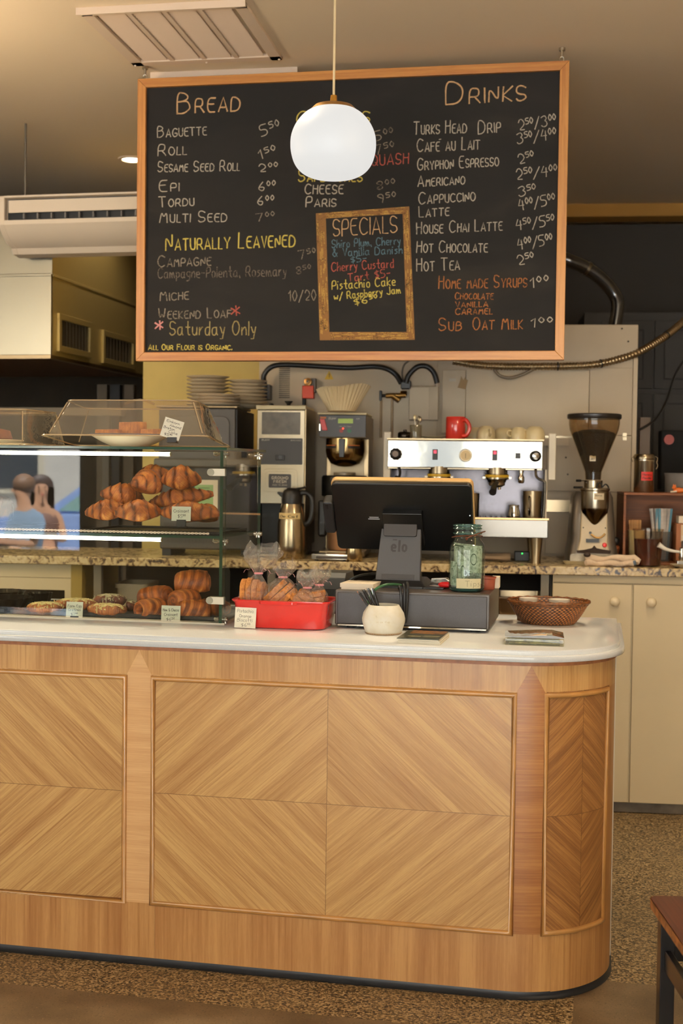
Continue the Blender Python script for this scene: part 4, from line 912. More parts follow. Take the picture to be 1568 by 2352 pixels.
# cellophane bags of biscotti
cello = clear('cellophane', (250, 246, 238), 1.1, .09, .085, bump=(60, .9), ior=1.45, both=True)
bisc = M('biscotti', (206, 138, 66), .75, noise=(70, .35), bump=(90, .4), col2=(150, 88, 36)); ribm = M('pink_ribbon', (226, 150, 156), .35, sheen=.3)
def bag(lab, c, w, d, h, neck, flare, lean, seed, slices, zf=.5):
    rr = random.Random(seed); r = thing('biscotti_bag', lab, 'bag', c, 0, 'cellophane bags of biscotti')
    for (x, y, z, l, t, hh, rx, ry, rz) in slices:
        P = [(l/2*math.cos(a), hh*(.5*math.sin(a)) if math.sin(a) < 0 else hh*.62*math.sin(a)) for a in [2*PI*k/18 for k in range(18)]]
        P = [(px_*(1.0 if abs(px_) < l*.45 else .97), max(pz_, -hh*.42)) for px_, pz_ in P]
        obj('biscotto', MB().prism(P, -t/2, t/2), bisc, r, loc=(x, y, z), rot=(R(rx), R(ry), R(rz)), smooth=40, bevel=.002)
    nv, nu = 26, 44; ph = [rr.uniform(0, 6.28) for _ in range(6)]
    def f(u, v):
        a = 2*PI*u; nz = neck
        if v < nz:                              # pouch
            q = v/nz; ss = (min(1, q/.12))**.5*(1-(max(0, q-.55)/.45)**2*.86); rx, ry = w/2*ss, d/2*ss; z = h*zf*q
        else:
            q = (v-nz)/(1-nz); ss = .16+flare*math.sin(PI*min(1, q*.72)); rx, ry = w/2*ss, d/2*ss*.7; z = h*zf+h*(1-zf)*q
        cr = 1+.07*math.sin(5*a+ph[0]+9*v)+.05*math.sin(9*a+ph[1]-14*v)+.04*math.sin(13*a+ph[2]+22*v)+(.10*math.sin(7*a+ph[3]+12*v)+.06*math.sin(3*a+ph[4]-16*v) if v > nz else 0)
        return (rx*cr*math.cos(a)+lean[0]*max(0, z-h*.3)/h, ry*cr*math.sin(a)+lean[1]*max(0, z-h*.3)/h, z+.010*math.sin(3*a+ph[4])*(1 if v > .9 else 0)+.006*math.sin(5*a+ph[5])*v)
    obj('cellophane', MB().grid(nu, nv, f, cu=True), cello, r, smooth=18)
    nx, ny, nz_ = lean[0]*max(0, zf-.3), lean[1]*max(0, zf-.3), h*zf
    rb = obj('ribbon', MB().tube([(nx+.012*math.cos(a), ny+.010*math.sin(a), nz_) for a in [2*PI*k/14 for k in range(14)]], .0028, 6, closed=True), ribm, r)
    for s in (-1, 1):
        P = []
        for k in range(40):
            t = k/39; P.append((nx+s*(.012+.030*t), ny-.012-.006*t, nz_+.004+.012*math.sin(t*3.4)+.004*math.sin(t*9)+0))
        mb = MB()
        for (x, y, z), (x2, y2, z2) in zip(P, P[1:]): mb.add([(x, y-.003, z), (x, y+.003, z), (x2, y2+.003, z2), (x2, y2-.003, z2)], [(0, 1, 2, 3)])
        obj('curl', mb, ribm, rb)
DZ = TOPZ+.013
bag('upright cellophane bag of stacked biscotti at the left end of the red dish', (at(580, 1370, 3.75).x, 3.755, DZ), .086, .080, .235, .46, 1.15, (.05, .0), 1,
    [(-.027, 0, .082, .100, .017, .07, 0, 90, 90), (-.009, 0, .084, .104, .017, .07, 0, 90, 90), (.009, 0, .082, .098, .017, .07, 0, 90, 90), (.026, .004, .078, .092, .016, .07, 0, 86, 84), (-.004, -.002, .018, .07, .05, .022, 0, 0, 0)], .63)
bag('big cellophane bag of long biscotti leaning in the middle of the red dish', (at(642, 1370, 3.765).x, 3.765, DZ), .112, .108, .185, .66, .50, (.02, .01), 2,
    [(.022, 0, .048, .10, .018, .075, 90, -42, 8), (.009, 0, .062, .118, .018, .078, 90, -42, 8), (-.004, 0, .078, .118, .018, .078, 90, -42, 8), (-.018, .004, .092, .10, .018, .075, 90, -44, 8), (0, .02, .025, .09, .05, .04, 0, 0, 0)], .74)
bag('crumpled cellophane bag of biscotti right of the middle of the red dish', (at(698, 1372, 3.75).x, 3.748, DZ), .096, .095, .165, .62, .62, (.03, .0), 3,
    [(.008, 0, .05, .085, .018, .06, 90, 34, -8), (-.004, 0, .066, .09, .018, .06, 90, 34, -8), (.014, .01, .080, .075, .018, .06, 90, 30, -8), (0, .015, .025, .07, .04, .04, 0, 0, 0)], .66)
bag('crumpled cellophane bag of biscotti at the right end of the red dish', (at(738, 1365, 3.765).x-.018, 3.765, DZ), .070, .095, .172, .62, .66, (.03, .0), 4,
    [(.0, 0, .05, .066, .018, .06, 90, -12, 6), (.0, 0, .070, .066, .018, .06, 90, -14, 6), (.002, .0, .090, .06, .017, .055, 90, -10, 6), (0, .015, .022, .06, .04, .036, 0, 0, 0)], .68)

# cash drawer
drw_m = M('charcoal_powder_coat', (60, 57, 58), .5, noise=(400, .1), bump=(500, .04)); drw_s = M('charcoal_side', (70, 62, 56), .38)
dr = thing('cash_drawer', 'charcoal metal cash drawer box behind the white pen pot', 'cash drawer', (-.541, 3.765, TOPZ))
obj('case', MB().box(-.236, .236, .004, .36, .010, .117), drw_s, dr, smooth=30, bevel=.005, seg=3)
obj('back_panel', MB().box(-.228, .228, -.001, .01, .014, .110), drw_m, dr, smooth=30, bevel=.003, seg=3)
obj('bottom_lip', MB().box(-.226, .226, .0, .01, .008, .0125), chrome, dr, smooth=0)
for x in (-.19, .19):
    for y in (.04, .3): obj('foot', MB().cyl((x, y, 0), .016, .011, 18), M('rubber_foot', (16, 15, 15), .6), dr)
DTZ = TOPZ+.117
# touch screen till
pos_m = M('till_plastic', (28, 27, 27), .42, noise=(300, .1)); pos_g = M('till_stand_grey', (66, 64, 64), .48, bump=(600, .05)); bez = M('lit_till_bezel', (222, 180, 120), .35, .3)
bk = M('till_back_black', (7, 7, 7), .38)
tl = thing('touch_till', 'black touch screen till seen from behind on a grey stand', 'till', (-.606, 3.93, DTZ))
obj('base_plate', MB().add(*loftrings([[(x, y, 0) for x, y in rrect(-.098, .092, -.06, .15, .012, 3)], [(x, y, .006) for x, y in rrect(-.098, .092, -.06, .15, .012, 3)], [(x, y, .022) for x, y in rrect(-.078, .074, -.02, .14, .012, 3)]])), pos_m, tl, smooth=40)
obj('tray', MB().box(-.11, .15, -.058, .16, -.0005, .006), pos_m, tl, smooth=0, bevel=.002)
def tilted(mb, a, c): return mb.xf(Matrix.Translation(c) @ Matrix.Rotation(R(a), 4, 'X'))
st = MB().prism([(-.072, 0), (.071, 0), (.066, .166), (-.061, .166)], -.012, .012)
so_ = obj('stand', tilted(st, -14, (0, -.008, .018)), pos_g, tl, smooth=20, bevel=.003)
lg = MB(); write(lg, 'elo', -.024, .094, .022, .094, .034, .0070, -.0125, jit=0, track=3.4); lg.box(-.022, -.008, -.0127, -.0124, .128, .1315)
obj('logo_lettering', tilted(lg, -14, (0, -.008, .018)), M('logo_dark', (40, 34, 30), .5), so_, smooth=0)
obj('hinge', tilted(MB().prism(rrect(-.052, .054, .140, .186, .006, 3), -.022, -.008), -14, (0, -.008, .018)), M('till_hinge', (50, 46, 44), .4), so_, smooth=30, bevel=.002)
obj('cable_slot', tilted(MB().box(-.052, .052, -.0135, -.011, .004, .020), -14, (0, -.008, .018)), M('slot_grey', (54, 50, 48), .5), so_, smooth=0, bevel=.001)
# screen head: top leans towards the customer side, bottom towards the till keeper
a, b_ = at(920, 1108, 3.90), at(932, 1263, 4.03)
ctr = (a+b_)/2; hh = math.hypot(a.y-b_.y, a.z-b_.z); ang = math.degrees(math.atan2(b_.y-a.y, a.z-b_.z))
wl, wr = at(757, 1107, 3.90).x, at(1085, 1107, 3.90).x
hm = Matrix.Translation(Vector(((wl+wr)/2, ctr.y, ctr.z))-tl.location) @ Matrix.Rotation(R(ang), 4, 'X')
sw2 = (wr-wl)/2
sc = obj('screen_housing', MB().prism(rrect(-sw2+.003, sw2-.003, -hh/2, hh/2-.004, .016, 5), -.004, .022).xf(hm), bk, tl, smooth=30, bevel=.004)
obj('bezel', MB().prism(rrect(-sw2, sw2, -hh/2-.001, hh/2+.001, .018, 5), .012, .030).xf(hm), bez, tl, smooth=30, bevel=.002)  # beige of the light on its top edge, put into the bezel colour
obj('screen', MB().box(-sw2+.012, sw2-.012, .0301, .0305, -hh/2+.012, hh/2-.012).xf(hm), M('screen_black', (10, 10, 12), .1), tl, smooth=0)
obj('mount_box', MB().prism(rrect(-.062, .066, -.10, .03, .006, 3), -.030, -.003).xf(hm), bk, sc, smooth=30, bevel=.003)
lb = MB().box(-.108, -.078, -.0046, -.0042, -.004, .0).box(-.112, -.075, -.0046, -.0042, -.010, -.0065); obj('label_plate', lb.xf(hm), M('label_grey', (150, 150, 150), .5), sc, smooth=0)
obj('status_light', MB().ball((sw2-.012, -.0045, .012), .0018, 8).xf(hm), M('white_led', (255, 255, 255), .4, emis=((255, 255, 255), 2)), sc)
rd = MB().prism(rrect(-sw2-.030, -sw2+.004, -.062, .055, .008, 4), -.012, .038).xf(hm); rdo = obj('card_reader', rd, pos_m, tl, smooth=30, bevel=.005)
obj('reader_slot', MB().box(-sw2-.020, -sw2-.010, -.014, -.0115, .032, .050).xf(hm), bk, rdo, smooth=0)
# papers, tape, red pen, cables on the drawer
wp = M('white_paper', (236, 222, 200), .7)
p0 = at(775, 1352, 3.80)
stk = thing('paper_stack', 'small stack of white paper slips at the left end of the cash drawer', 'paper', (-.767, 3.795, DTZ), R(-3))
for k, (z0, z1, e) in enumerate(((0, .005, .004), (.0055, .018, 0))): obj('paper_block', MB().box(e, .105+e, 0, .11, z0, z1), wp, stk, smooth=0)
tag(obj('paper_slip', MB().box(0, .06, 0, .09, 0, .004), wp, loc=(-.708, 3.99, DTZ), smooth=0), 'loose white paper slips between the paper stack and the till stand', 'paper')
blk = M('black_cable', (18, 17, 16), .4); grn = M('green_cable', (52, 92, 58), .4)
gp = [at(x, y, Y) for x, y, Y in ((845, 1385, 3.752), (852, 1365, 3.75), (866, 1351, 3.752), (885, 1343, 3.77), (905, 1342, 3.80), (920, 1344, 3.84))]
def smoothpts(P, n=6):
    P = [Vector(p) for p in P]; out = []
    for k in range(len(P)-1):
        a, b, c, d = P[max(0, k-1)], P[k], P[k+1], P[min(len(P)-1, k+2)]
        for j in range(n):
            t = j/n; out.append(.5*((2*b)+(c-a)*t+(2*a-5*b+4*c-d)*t*t+(3*b-a-3*c+d)*t**3))
    return out+[P[-1]]
tag(obj('cable', MB().tube(smoothpts(gp), .0042, 8), grn), 'green cable arching over the front of the cash drawer', 'cable', 'till cables')
for lab, pts in (('black cable loop hanging over the drawer front, leftmost strand', ((916, 1352, 3.80), (917, 1347, 3.765), (920, 1360, 3.752), (922, 1395, 3.75), (924, 1420, 3.75))),
                 ('black cable loop hanging over the drawer front, middle strand', ((926, 1346, 3.80), (927, 1343, 3.765), (929, 1360, 3.752), (929, 1400, 3.75), (927, 1428, 3.75))),
                 ('black cable loop hanging over the drawer front, rightmost strand', ((934, 1340, 3.80), (935, 1338, 3.765), (936, 1356, 3.752), (934, 1400, 3.75), (930, 1430, 3.75)))):
    tag(obj('cable', MB().tube(smoothpts([at(*p) for p in pts]), .0042, 8), blk), lab, 'cable', 'till cables')
tag(obj('cable', MB().tube(smoothpts([at(*p) for p in ((790, 1350, 4.16), (800, 1334, 4.15), (822, 1323, 4.15), (850, 1318, 4.12), (872, 1318, 4.06))]), .0045, 8), blk), 'black cable running behind the paper stack to the till', 'cable', 'till cables')
rp = thing('stapler', 'red and chrome stapler beside the till stand on the drawer', 'stapler', (at(1012, 1335, 3.93).x, 3.93, DTZ), R(-18))
obj('base', MB().box(-.035, .045, -.012, .012, .002, .008), chrome, rp, smooth=0, bevel=.002); obj('jaw', MB().prism([(-.034, .012), (.03, .016), (.036, .022), (.02, .034), (-.03, .03)], -.009, .009), chrome, rp, smooth=30, bevel=.003)
obj('red_grip', MB().ball((.022, -.016, .012), .012, 14, sc=(2.0, .8, .8)), M('red_plastic', (206, 30, 30), .3), rp)
# tip jar
jx = at(1071, 1340, 3.86).x
jar = thing('tip_jar', 'blue green glass tip jar stuffed with dollar bills', 'jar', (jx, 3.86, DTZ))
jg = clear('aqua_glass', (238, 247, 245), 1.5, .0, .012, bump=(30, .05), ior=1.5)
sq = lambda r, z, a: r if z > .150 else r*(1+.045*(abs(math.cos(2*a))**.5*-1+.5)*1.0)
outer = [(.0, .002), (.048, .002), (.0555, .010), (.057, .02), (.057, .125), (.054, .142), (.046, .153), (.0415, .158), (.0415, .172), (.0435, .174), (.0435, .180), (.0415, .182), (.0415, .188), (.0435, .190), (.0435, .194), (.0405, .197), (.0405, .203)]
inner = [(.0370, .203), (.0370, .156), (.049, .140), (.0525, .12), (.0525, .014), (.0, .011)]
obj('glass_body', MB().lathe(outer+inner, 40, fn=sq), jg, jar, smooth=60)
teal = clear('aqua_ring_glass', (128, 172, 166), 1.6, .05, .22)
for z in (.177, .192, .201): obj('thread_ring', MB().tube([(.0432*math.cos(a), .0432*math.sin(a), z) for a in [2*PI*k/32 for k in range(32)]], .0024, 8, closed=True), teal, jar)
obj('base_glass', MB().lathe([(.0, .0), (.047, .0), (.0545, .006), (.055, .014), (.0, .012)], 32, fn=sq), M('aqua_base_glass', (36, 62, 56), .1, coat=.6), jar, smooth=60)
wire = M('rusty_wire', (104, 62, 40), .5, .6)
obj('wire_bail', MB().tube([(.0465*math.cos(a), .0465*math.sin(a), .166+.006*math.sin(a*1+2.6)) for a in [2*PI*k/28 for k in range(28)]], .0016, 6, closed=True), wire, jar)
obj('bail_lever', MB().tube([(.003, -.048, .158), (.006, -.050, .165), (.022, -.048, .172), (.042, -.030, .180), (.055, -.010, .184)], .0018, 6).ball((.003, -.047, .163), .005, 8), wire, jar)
bill_m, t, b = nt('dollar_bill'); tc = nd(t, 'ShaderNodeTexCoord'); vo = nd(t, 'ShaderNodeTexNoise'); vo.inputs['Scale'].default_value = 110; vo.inputs['Detail'].default_value = 3; t.links.new(tc.outputs['Object'], vo.inputs['Vector'])
rp_ = ramp(t, [(.38, (160, 162, 138)), (.5, (206, 204, 180)), (.62, (222, 216, 194))]); t.links.new(vo.outputs[0], rp_.inputs[0]); t.links.new(rp_.outputs[0], b.inputs['Base Color']); b.inputs['Roughness'].default_value = .8
bdark = M('bill_print', (74, 88, 64), .8)
def bill(lab, pts, z0, z1, tilt, mark):
    """a banknote standing in the jar, curved along pts (x, y)"""
    P = [Vector((x, y, 0)) for x, y in pts]; P = smoothpts(P, 5); n = len(P); V = []; sh = []
    for k, p in enumerate(P):
        q = k/(n-1); V += [(p.x, p.y, z0+tilt*q), (p.x, p.y, z1+tilt*q)]
    r = tag(bpy.data.objects.new('dollar_bill', None), lab, 'banknote', 'dollar bills in the tip jar'); COL.objects.link(r); r.location = jar.location; r.empty_display_size = .02
    obj('note', MB().add(V, [(2*k, 2*k+2, 2*k+3, 2*k+1) for k in range(n-1)]), bill_m, r, smooth=60)
    mb = MB(); L_ = sum((P[k+1]-P[k]).length for k in range(n-1))
    def on(p):                                   # flat (x along note, z) -> on the curved note
        s = max(0, min(.9999, p[0]))*(n-1); k = int(s); f = s-k; c = P[k].lerp(P[min(k+1, n-1)], f); d = (P[min(k+1, n-1)]-P[k]).normalized()
        return (c.x+d.y*.0006, c.y-abs(d.x)*.0006-.0002, z0+tilt*p[0]+p[2]*(z1-z0))
    for (a, b2, c, d) in ((.03, .05, .97, .09), (.03, .91, .97, .95)): mb.add([on((a, 0, b2)), on((c, 0, b2)), on((c, 0, d)), on((a, 0, d))], [(0, 1, 2, 3)])
    for ch, x, z in mark: write(mb, ch, x, z, x+.10, z, .16, .022, 0, jit=0, fn=on)
    for k in range(20):
        a = 2*PI*k/20; a2 = 2*PI*(k+1)/20; e = [on((.52+.13*math.cos(t_)*s_, 0, .5+.22*math.sin(t_)*s_)) for t_, s_ in ((a, 1), (a2, 1), (a2, .82), (a, .82))]; mb.add(e, [(0, 1, 2, 3)])
    obj('print', mb, bdark, r, smooth=0)
bill('dollar bill standing curled at the back of the tip jar', [(-.04, .0), (-.02, .02), (.02, .026), (.046, -.004)], .035, .148, -.012, [('1', .78, .74), ('1', .12, .74)])
bill('dollar bill bent across the front right of the tip jar', [(-.01, -.012), (.01, -.03), (.034, -.030), (.047, -.012)], .058, .140, .0, [('1', .74, .72)])
bill('dollar bill folded upright at the front left of the tip jar', [(-.049, -.006), (-.042, -.026), (-.026, -.040)], .018, .092, 0, [('1', .62, .66), ('1', .62, .14)])
bill('dollar bill leaning diagonally in the middle of the tip jar', [(-.034, -.014), (-.018, -.028), (.0, -.022), (.008, .0)], .03, .135, -.05, [('1', .7, .2)])
tp_ = MB()
def onjar(p):
    a = -PI/2+p[0]/.0562; rj = .0578*(1+.045*(-(abs(math.cos(2*a))**.5)+.5)); return ((rj+p[1])*math.cos(a), (rj+p[1])*math.sin(a), p[2])
tp_.grid(16, 3, lambda u, v: onjar((-.026+.078*u, .0003, .012+.030*v)))
tpo = obj('tape_label', tp_, M('masking_tape', (206, 196, 158), .7), jar, smooth=60)
obj('handwriting', write(MB(), 'Tips', .002, .018, .046, .019, .017, .0010, .0007, jit=.3, fn=lambda p: onjar((p[0], .0007, p[2]))), M('pencil_grey', (110, 104, 84), .8), tpo, smooth=0)
obj('embossed_lettering', write(MB(), 'IDEAL', -.006, .052, .044, .052, .016, .0022, 0, jit=0, fn=lambda p: onjar((p[0], .0006, p[2]))), clear('embossed_glass', (206, 226, 214), 2.5, .05, .25), jar, smooth=0)
terra = M('terracotta', (140, 66, 42), .5)
tag(obj('ramekin', MB().lathe([(.0, .0), (.026, .0), (.028, .003), (.030, .034), (.033, .036), (.033, .040), (.029, .040), (.026, .006), (.0, .005)], 28), terra, loc=(at(1115, 1335, 3.93).x, 3.93, DTZ), smooth=50), 'small terracotta ramekin right of the tip jar', 'ramekin')
tag(obj('card_box', MB().box(-.012, .012, 0, .05, 0, .036), wp, loc=(at(1137, 1330, 3.97).x, 3.97, DTZ), smooth=0, bevel=.001), 'little cream cardboard box right of the terracotta ramekin', 'box')
# grey device behind the biscotti
pd = thing('receipt_printer', 'dark grey box shaped receipt printer behind the biscotti bags', 'printer', (at(742, 1320, 4.17).x, 4.13, TOPZ))
obj('body', MB().prism([(-.0, 0), (.15, 0), (.15, .12), (.13, .138), (.02, .138), (0, .12)], -.085, .085, plane='yz'), M('printer_grey', (68, 68, 66), .45), pd, smooth=20, bevel=.003)
obj('paper_door', MB().box(-.07, .07, -.003, .004, .02, .085), M('printer_black', (20, 20, 20), .4), pd, smooth=0, bevel=.002)
# pen pot
pot = thing('pen_pot', 'squat white glazed ceramic pen pot in front of the cash drawer', 'pot', (at(880, 1450, 3.68).x, 3.682, TOPZ))
pm, t, b = nt('speckled_white_glaze'); tc = nd(t, 'ShaderNodeTexCoord'); n1 = nd(t, 'ShaderNodeTexNoise'); n1.inputs['Scale'].default_value = 40; n1.inputs['Detail'].default_value = 6
t.links.new(tc.outputs['Object'], n1.inputs['Vector']); rp_ = ramp(t, [(.24, (120, 100, 66)), (.31, (220, 212, 190)), (.6, (228, 224, 210))]); t.links.new(n1.outputs[0], rp_.inputs[0]); t.links.new(rp_.outputs[0], b.inputs['Base Color']); b.inputs['Roughness'].default_value = .38
obj('pot_body', MB().lathe([(.0, .0), (.050, .0), (.054, .003), (.0635, .035), (.064, .045), (.060, .062), (.047, .083), (.045, .0855), (.042, .0855), (.042, .082), (.053, .06), (.055, .02), (.0, .012)], 44), pm, pot, smooth=60)
obj('foot_ring', MB().lathe([(.048, .0), (.0505, .0), (.0555, .0045), (.053, .0045)], 40, caps=False), M('bare_clay', (186, 140, 84), .7), pot, smooth=60)
obj('faint_lettering', write(MB(), 'cafe', 0, 0, 1, 0, .2, .02, 0, jit=.5, fn=lambda p: (.0645*math.sin(-.15+p[0]*.6), -.0645*math.cos(-.15+p[0]*.6), .038+p[2]*.03)), M('faded_stamp', (196, 180, 140), .6), pot, smooth=0)
for k, (lab, x0, x1, yt) in enumerate((('black pen in the pot, leaning furthest left', -.030, -.058, .122), ('black pen in the pot, second from the left', -.026, -.048, .128), ('black pen in the pot, third from the left', -.020, -.038, .131), ('black pen in the pot, rightmost and steepest', -.014, -.028, .130))):
    pn = thing('pen', lab, 'pen', pot.location, 0, 'pens in the white pot')
    a, b2 = Vector((x0*.1, -.004+.006*k, .022)), Vector((x1*1.25, -.018+.010*k, yt))
    d = (b2-a).normalized(); obj('barrel', MB().tube([a, b2-d*.004], .0042, 10), blk, pn); obj('clip', MB().tube([b2-d*.034+Vector((-.0058, -.001, .002)), b2+Vector((-.0045, -.001, .002))], .0012, 6), chrome if k != 0 else M('copper_clip', (190, 120, 80), .4, .6), pn); obj('cap_end', MB().tube([b2-d*.004, b2+d*.001], .0034, 10), M('pen_cap_grey', (70, 70, 70), .4), pn)
# leaflets, clear box, wicker basket
le = thing('leaflet_stack', 'stack of small printed leaflets lying in front of the cash drawer', 'leaflets', (at(978, 1470, 3.56).x-.0, 3.56, TOPZ), R(-2))
lm_w = M('leaflet_edges', (222, 214, 194), .7)
for k in range(7):
    e = rnd.uniform(-.003, .003); obj('leaflet', MB().box(-.066+e, .052+e, -.09+e, .09, k*.0024, k*.0024+.002), lm_w if k < 6 else M('leaflet_green', (62, 62, 44), .3), le, smooth=0)
pt = MB().box(-.05, .050, .02, .088, .0166, .0169); obj('printed_photo', pt, M('leaflet_photo', (170, 116, 56), .3, noise=(60, .7)), le, smooth=0)
lt_ = MB(); lt_.box(-.045, -.008, -.045, -.034, .0166, .0169).box(0, .045, -.03, -.022, .0166, .0169).box(0, .04, -.048, -.044, .0166, .0169); obj('printed_text', lt_, M('leaflet_text', (150, 140, 104), .5), le, smooth=0)
cb_ = thing('clear_box', 'flat clear plastic box with green cards lying at the counter corner', 'box', (-.165, 3.60, TOPZ), R(3))
obj('box_shell', MB().box(-.082, .082, -.06, .07, 0, .020), clear('box_plastic', (240, 236, 214), 1.6, .02, .10), cb_, smooth=0, bevel=.002)
obj('box_lid', MB().prism([(-.082, .021), (.082, .021), (.082, .024), (.05, .030), (.02, .030), (-.082, .0235)], -.06, .07), clear('box_plastic', (240, 236, 214)), cb_, smooth=0)
for k in range(5): obj('green_card', MB().box(-.072+rnd.uniform(-.004, .004), .070, -.052, .055, .002+k*.0032, .0042+k*.0032), M('green_card_%s' % 'ab'[k % 2], ((118, 128, 66), (196, 190, 140))[k % 2], .6, noise=(60, .5)), cb_, smooth=0)
bs = thing('wicker_basket', 'oval brown wicker basket near the right end of the counter', 'basket', (at(1258, 1430, 4.07).x, 4.075, TOPZ))
wm, t, b = nt('wicker'); L = t.links.new
uv = nd(t, 'ShaderNodeUVMap'); uv.uv_map = 'UVMap'; n1 = nd(t, 'ShaderNodeTexNoise'); n1.inputs['Scale'].default_value = 60; sx = nd(t, 'ShaderNodeSeparateXYZ'); L(uv.outputs[0], sx.inputs[0]); tc = nd(t, 'ShaderNodeTexCoord'); L(tc.outputs['Object'], n1.inputs['Vector'])
ad = nd(t, 'ShaderNodeMath', operation='MULTIPLY_ADD'); L(n1.outputs[0], ad.inputs[0]); ad.inputs[1].default_value = .5; L(sx.outputs[1], ad.inputs[2])
r_ = ramp(t, [(.30, (34, 17, 6)), (.72, (88, 46, 16)), (1.15, (164, 100, 42))]); L(ad.outputs[0], r_.inputs[0]); L(r_.outputs[0], b.inputs['Base Color']); b.inputs['Roughness'].default_value = .4; b.inputs['Coat Weight'].default_value = .3
def weave(inner=False):
    NU, NV = 192, 60
    def f(u, v):
        a = 2*PI*u; k = v*13; row = int(k); fr = k-row
        w = math.sin(48*a+PI*row)*.5+.5; coil = math.sqrt(max(0, 1-(2*fr-1)**2))
        rad = (.072+.043*v**.8); bump = .0035*coil*(.25+.75*w)
        if inner: rad -= .006; bump = -bump
        return ((rad+bump)*1.10*math.cos(a), (rad+bump)*.88*math.sin(a), .002+.070*v)
    def uvf(u, v):
        a = 2*PI*u; row = int(v*13); fr = v*13-row; return (u, (.2+.8*(math.sin(48*a+PI*row)*.5+.5))*math.sqrt(max(0, 1-(2*fr-1)**2)))
    return MB().grid(NU, NV, f, cu=True, uvfn=uvf)
obj('woven_wall', weave(), wm, bs, smooth=80); obj('inner_wall', weave(True), wm, bs, smooth=80)
def oval(rx, ry, z, n=96, wv=0): return [(rx*math.cos(2*PI*k/n), ry*math.sin(2*PI*k/n), z+wv*math.sin(24*2*PI*k/n)) for k in range(n)]
rim_u = M('wicker_rim', (128, 74, 30), .45, noise=(120, .5)); obj('rim', MB().tube(oval(.128, .103, .073, wv=.0012), .0052, 8, closed=True).tube(oval(.124, .100, .0665, wv=-.0012), .004, 8, closed=True), rim_u, bs, smooth=60)
obj('bottom', MB().lathe([(.0, .001), (.074, .001), (.076, .004), (.0, .006)], 40, sx=1.1, sy=.88), rim_u, bs, smooth=40)
china = M('white_china', (228, 220, 204), .25, coat=.3)
for lab, x, y, r in (('white china ramekin at the left inside the wicker basket', 1213, 4.085, .030), ('white china ramekin at the right inside the wicker basket', 1284, 4.07, .034)):
    tag(obj('ramekin', MB().lathe([(.0, 0), (r*.78, 0), (r*.86, .004), (r*.98, .034), (r, .040), (r*.92, .040), (r*.84, .008), (0, .006)], 30), china, loc=(at(x, 1385, y).x, y, TOPZ+.0395), smooth=50), lab, 'ramekin', 'ramekins in the basket')
    tag(obj('napkin_pad', MB().lathe([(.0, 0), (.035, 0), (.035, .0325), (0, .0325)], 20), rim_u, loc=(at(x, 1385, y).x, y, TOPZ+.0065), smooth=40), 'brown filler pad under the '+('left' if x < 1250 else 'right')+' ramekin in the basket', 'pad')

# ================================================================== BENCH CORNER AT THE LOWER RIGHT
tw_m = wood('bench_laminate', (96, 52, 34), (66, 33, 22), 'straight', rough=.35, coat=.3, bands=.5); te_m = M('worn_plywood_edge', (176, 112, 58), .6, noise=(40, .5)); tb_m = M('black_steel_tube', (22, 20, 20), .32, coat=.2)
tc0 = atz(1488, 2056, .46)
ta = thing('bench', 'dark brown wooden bench with worn edges and black steel legs', 'bench', (tc0.x, tc0.y, 0), R(11))
Lx, Ly = .95, .40
top = rrect(0, Lx, -Ly, 0, .022, 4)
V, F = loftrings([[(x, y, .4375) for x, y in top], [(x, y, .4585) for x, y in top]])
obj('edge_band', MB().add(V, F[:-2]), te_m, ta, smooth=30)
tt = rrect(.0022, Lx-.0022, -Ly+.0022, -.0022, .020, 4); n = len(tt)
obj('seat', MB().add([(x, y, .4380) for x, y in tt]+[(x, y, .4600) for x, y in tt], [tuple(range(n))[::-1], tuple(range(n, 2*n))]+[(i, (i+1) % n, n+(i+1) % n, n+i) for i in range(n)], 0, [(x, y) for x, y in tt]*2), tw_m, ta, smooth=0, bevel=.0015)
for x, y in ((.032, -.05), (Lx-.032, -.05), (.032, -Ly+.05), (Lx-.032, -Ly+.05)): obj('leg', MB().box(x-.017, x+.017, y-.017, y+.017, 0, .4370), tb_m, ta, smooth=0, bevel=.002)
for a_ in ((.024, .040, -Ly+.067, -.067, .307, .354), (Lx-.040, Lx-.024, -Ly+.067, -.067, .307, .354), (.0495, Lx-.0495, -.058, -.042, .325, .362), (.0495, Lx-.0495, -Ly+.042, -Ly+.058, .325, .362)):
    obj('rail', MB().box(*a_), tb_m, ta, smooth=0, bevel=.002)

# ================================================================== BACK COUNTER
GZ = 1.052
gm, t, b = nt('granite'); L = t.links.new
tc = nd(t, 'ShaderNodeTexCoord'); n1 = nd(t, 'ShaderNodeTexNoise'); n1.inputs['Scale'].default_value = 26; n1.inputs['Detail'].default_value = 7; n1.inputs['Distortion'].default_value = 1.6; L(tc.outputs['Object'], n1.inputs['Vector'])
n2 = nd(t, 'ShaderNodeTexNoise'); n2.inputs['Scale'].default_value = 90; n2.inputs['Detail'].default_value = 3; L(tc.outputs['Object'], n2.inputs['Vector'])
ad = nd(t, 'ShaderNodeMath', operation='MULTIPLY_ADD'); L(n2.outputs[0], ad.inputs[0]); ad.inputs[1].default_value = .35; L(n1.outputs[0], ad.inputs[2])
r_ = ramp(t, [(.50, (48, 40, 40)), (.585, (120, 98, 72)), (.66, (188, 164, 120)), (.84, (208, 190, 150))]); L(ad.outputs[0], r_.inputs[0]); L(r_.outputs[0], b.inputs['Base Color']); b.inputs['Roughness'].default_value = .24; b.inputs['Specular IOR Level'].default_value = .3
gt = obj('granite_worktop', MB().box(-3.6, 1.2, -.03, .62, 1.0155, GZ), gm, loc=BP, rz=BA, smooth=0, bevel=.004); tag(gt, 'speckled beige granite worktop running along the back counter', 'worktop')
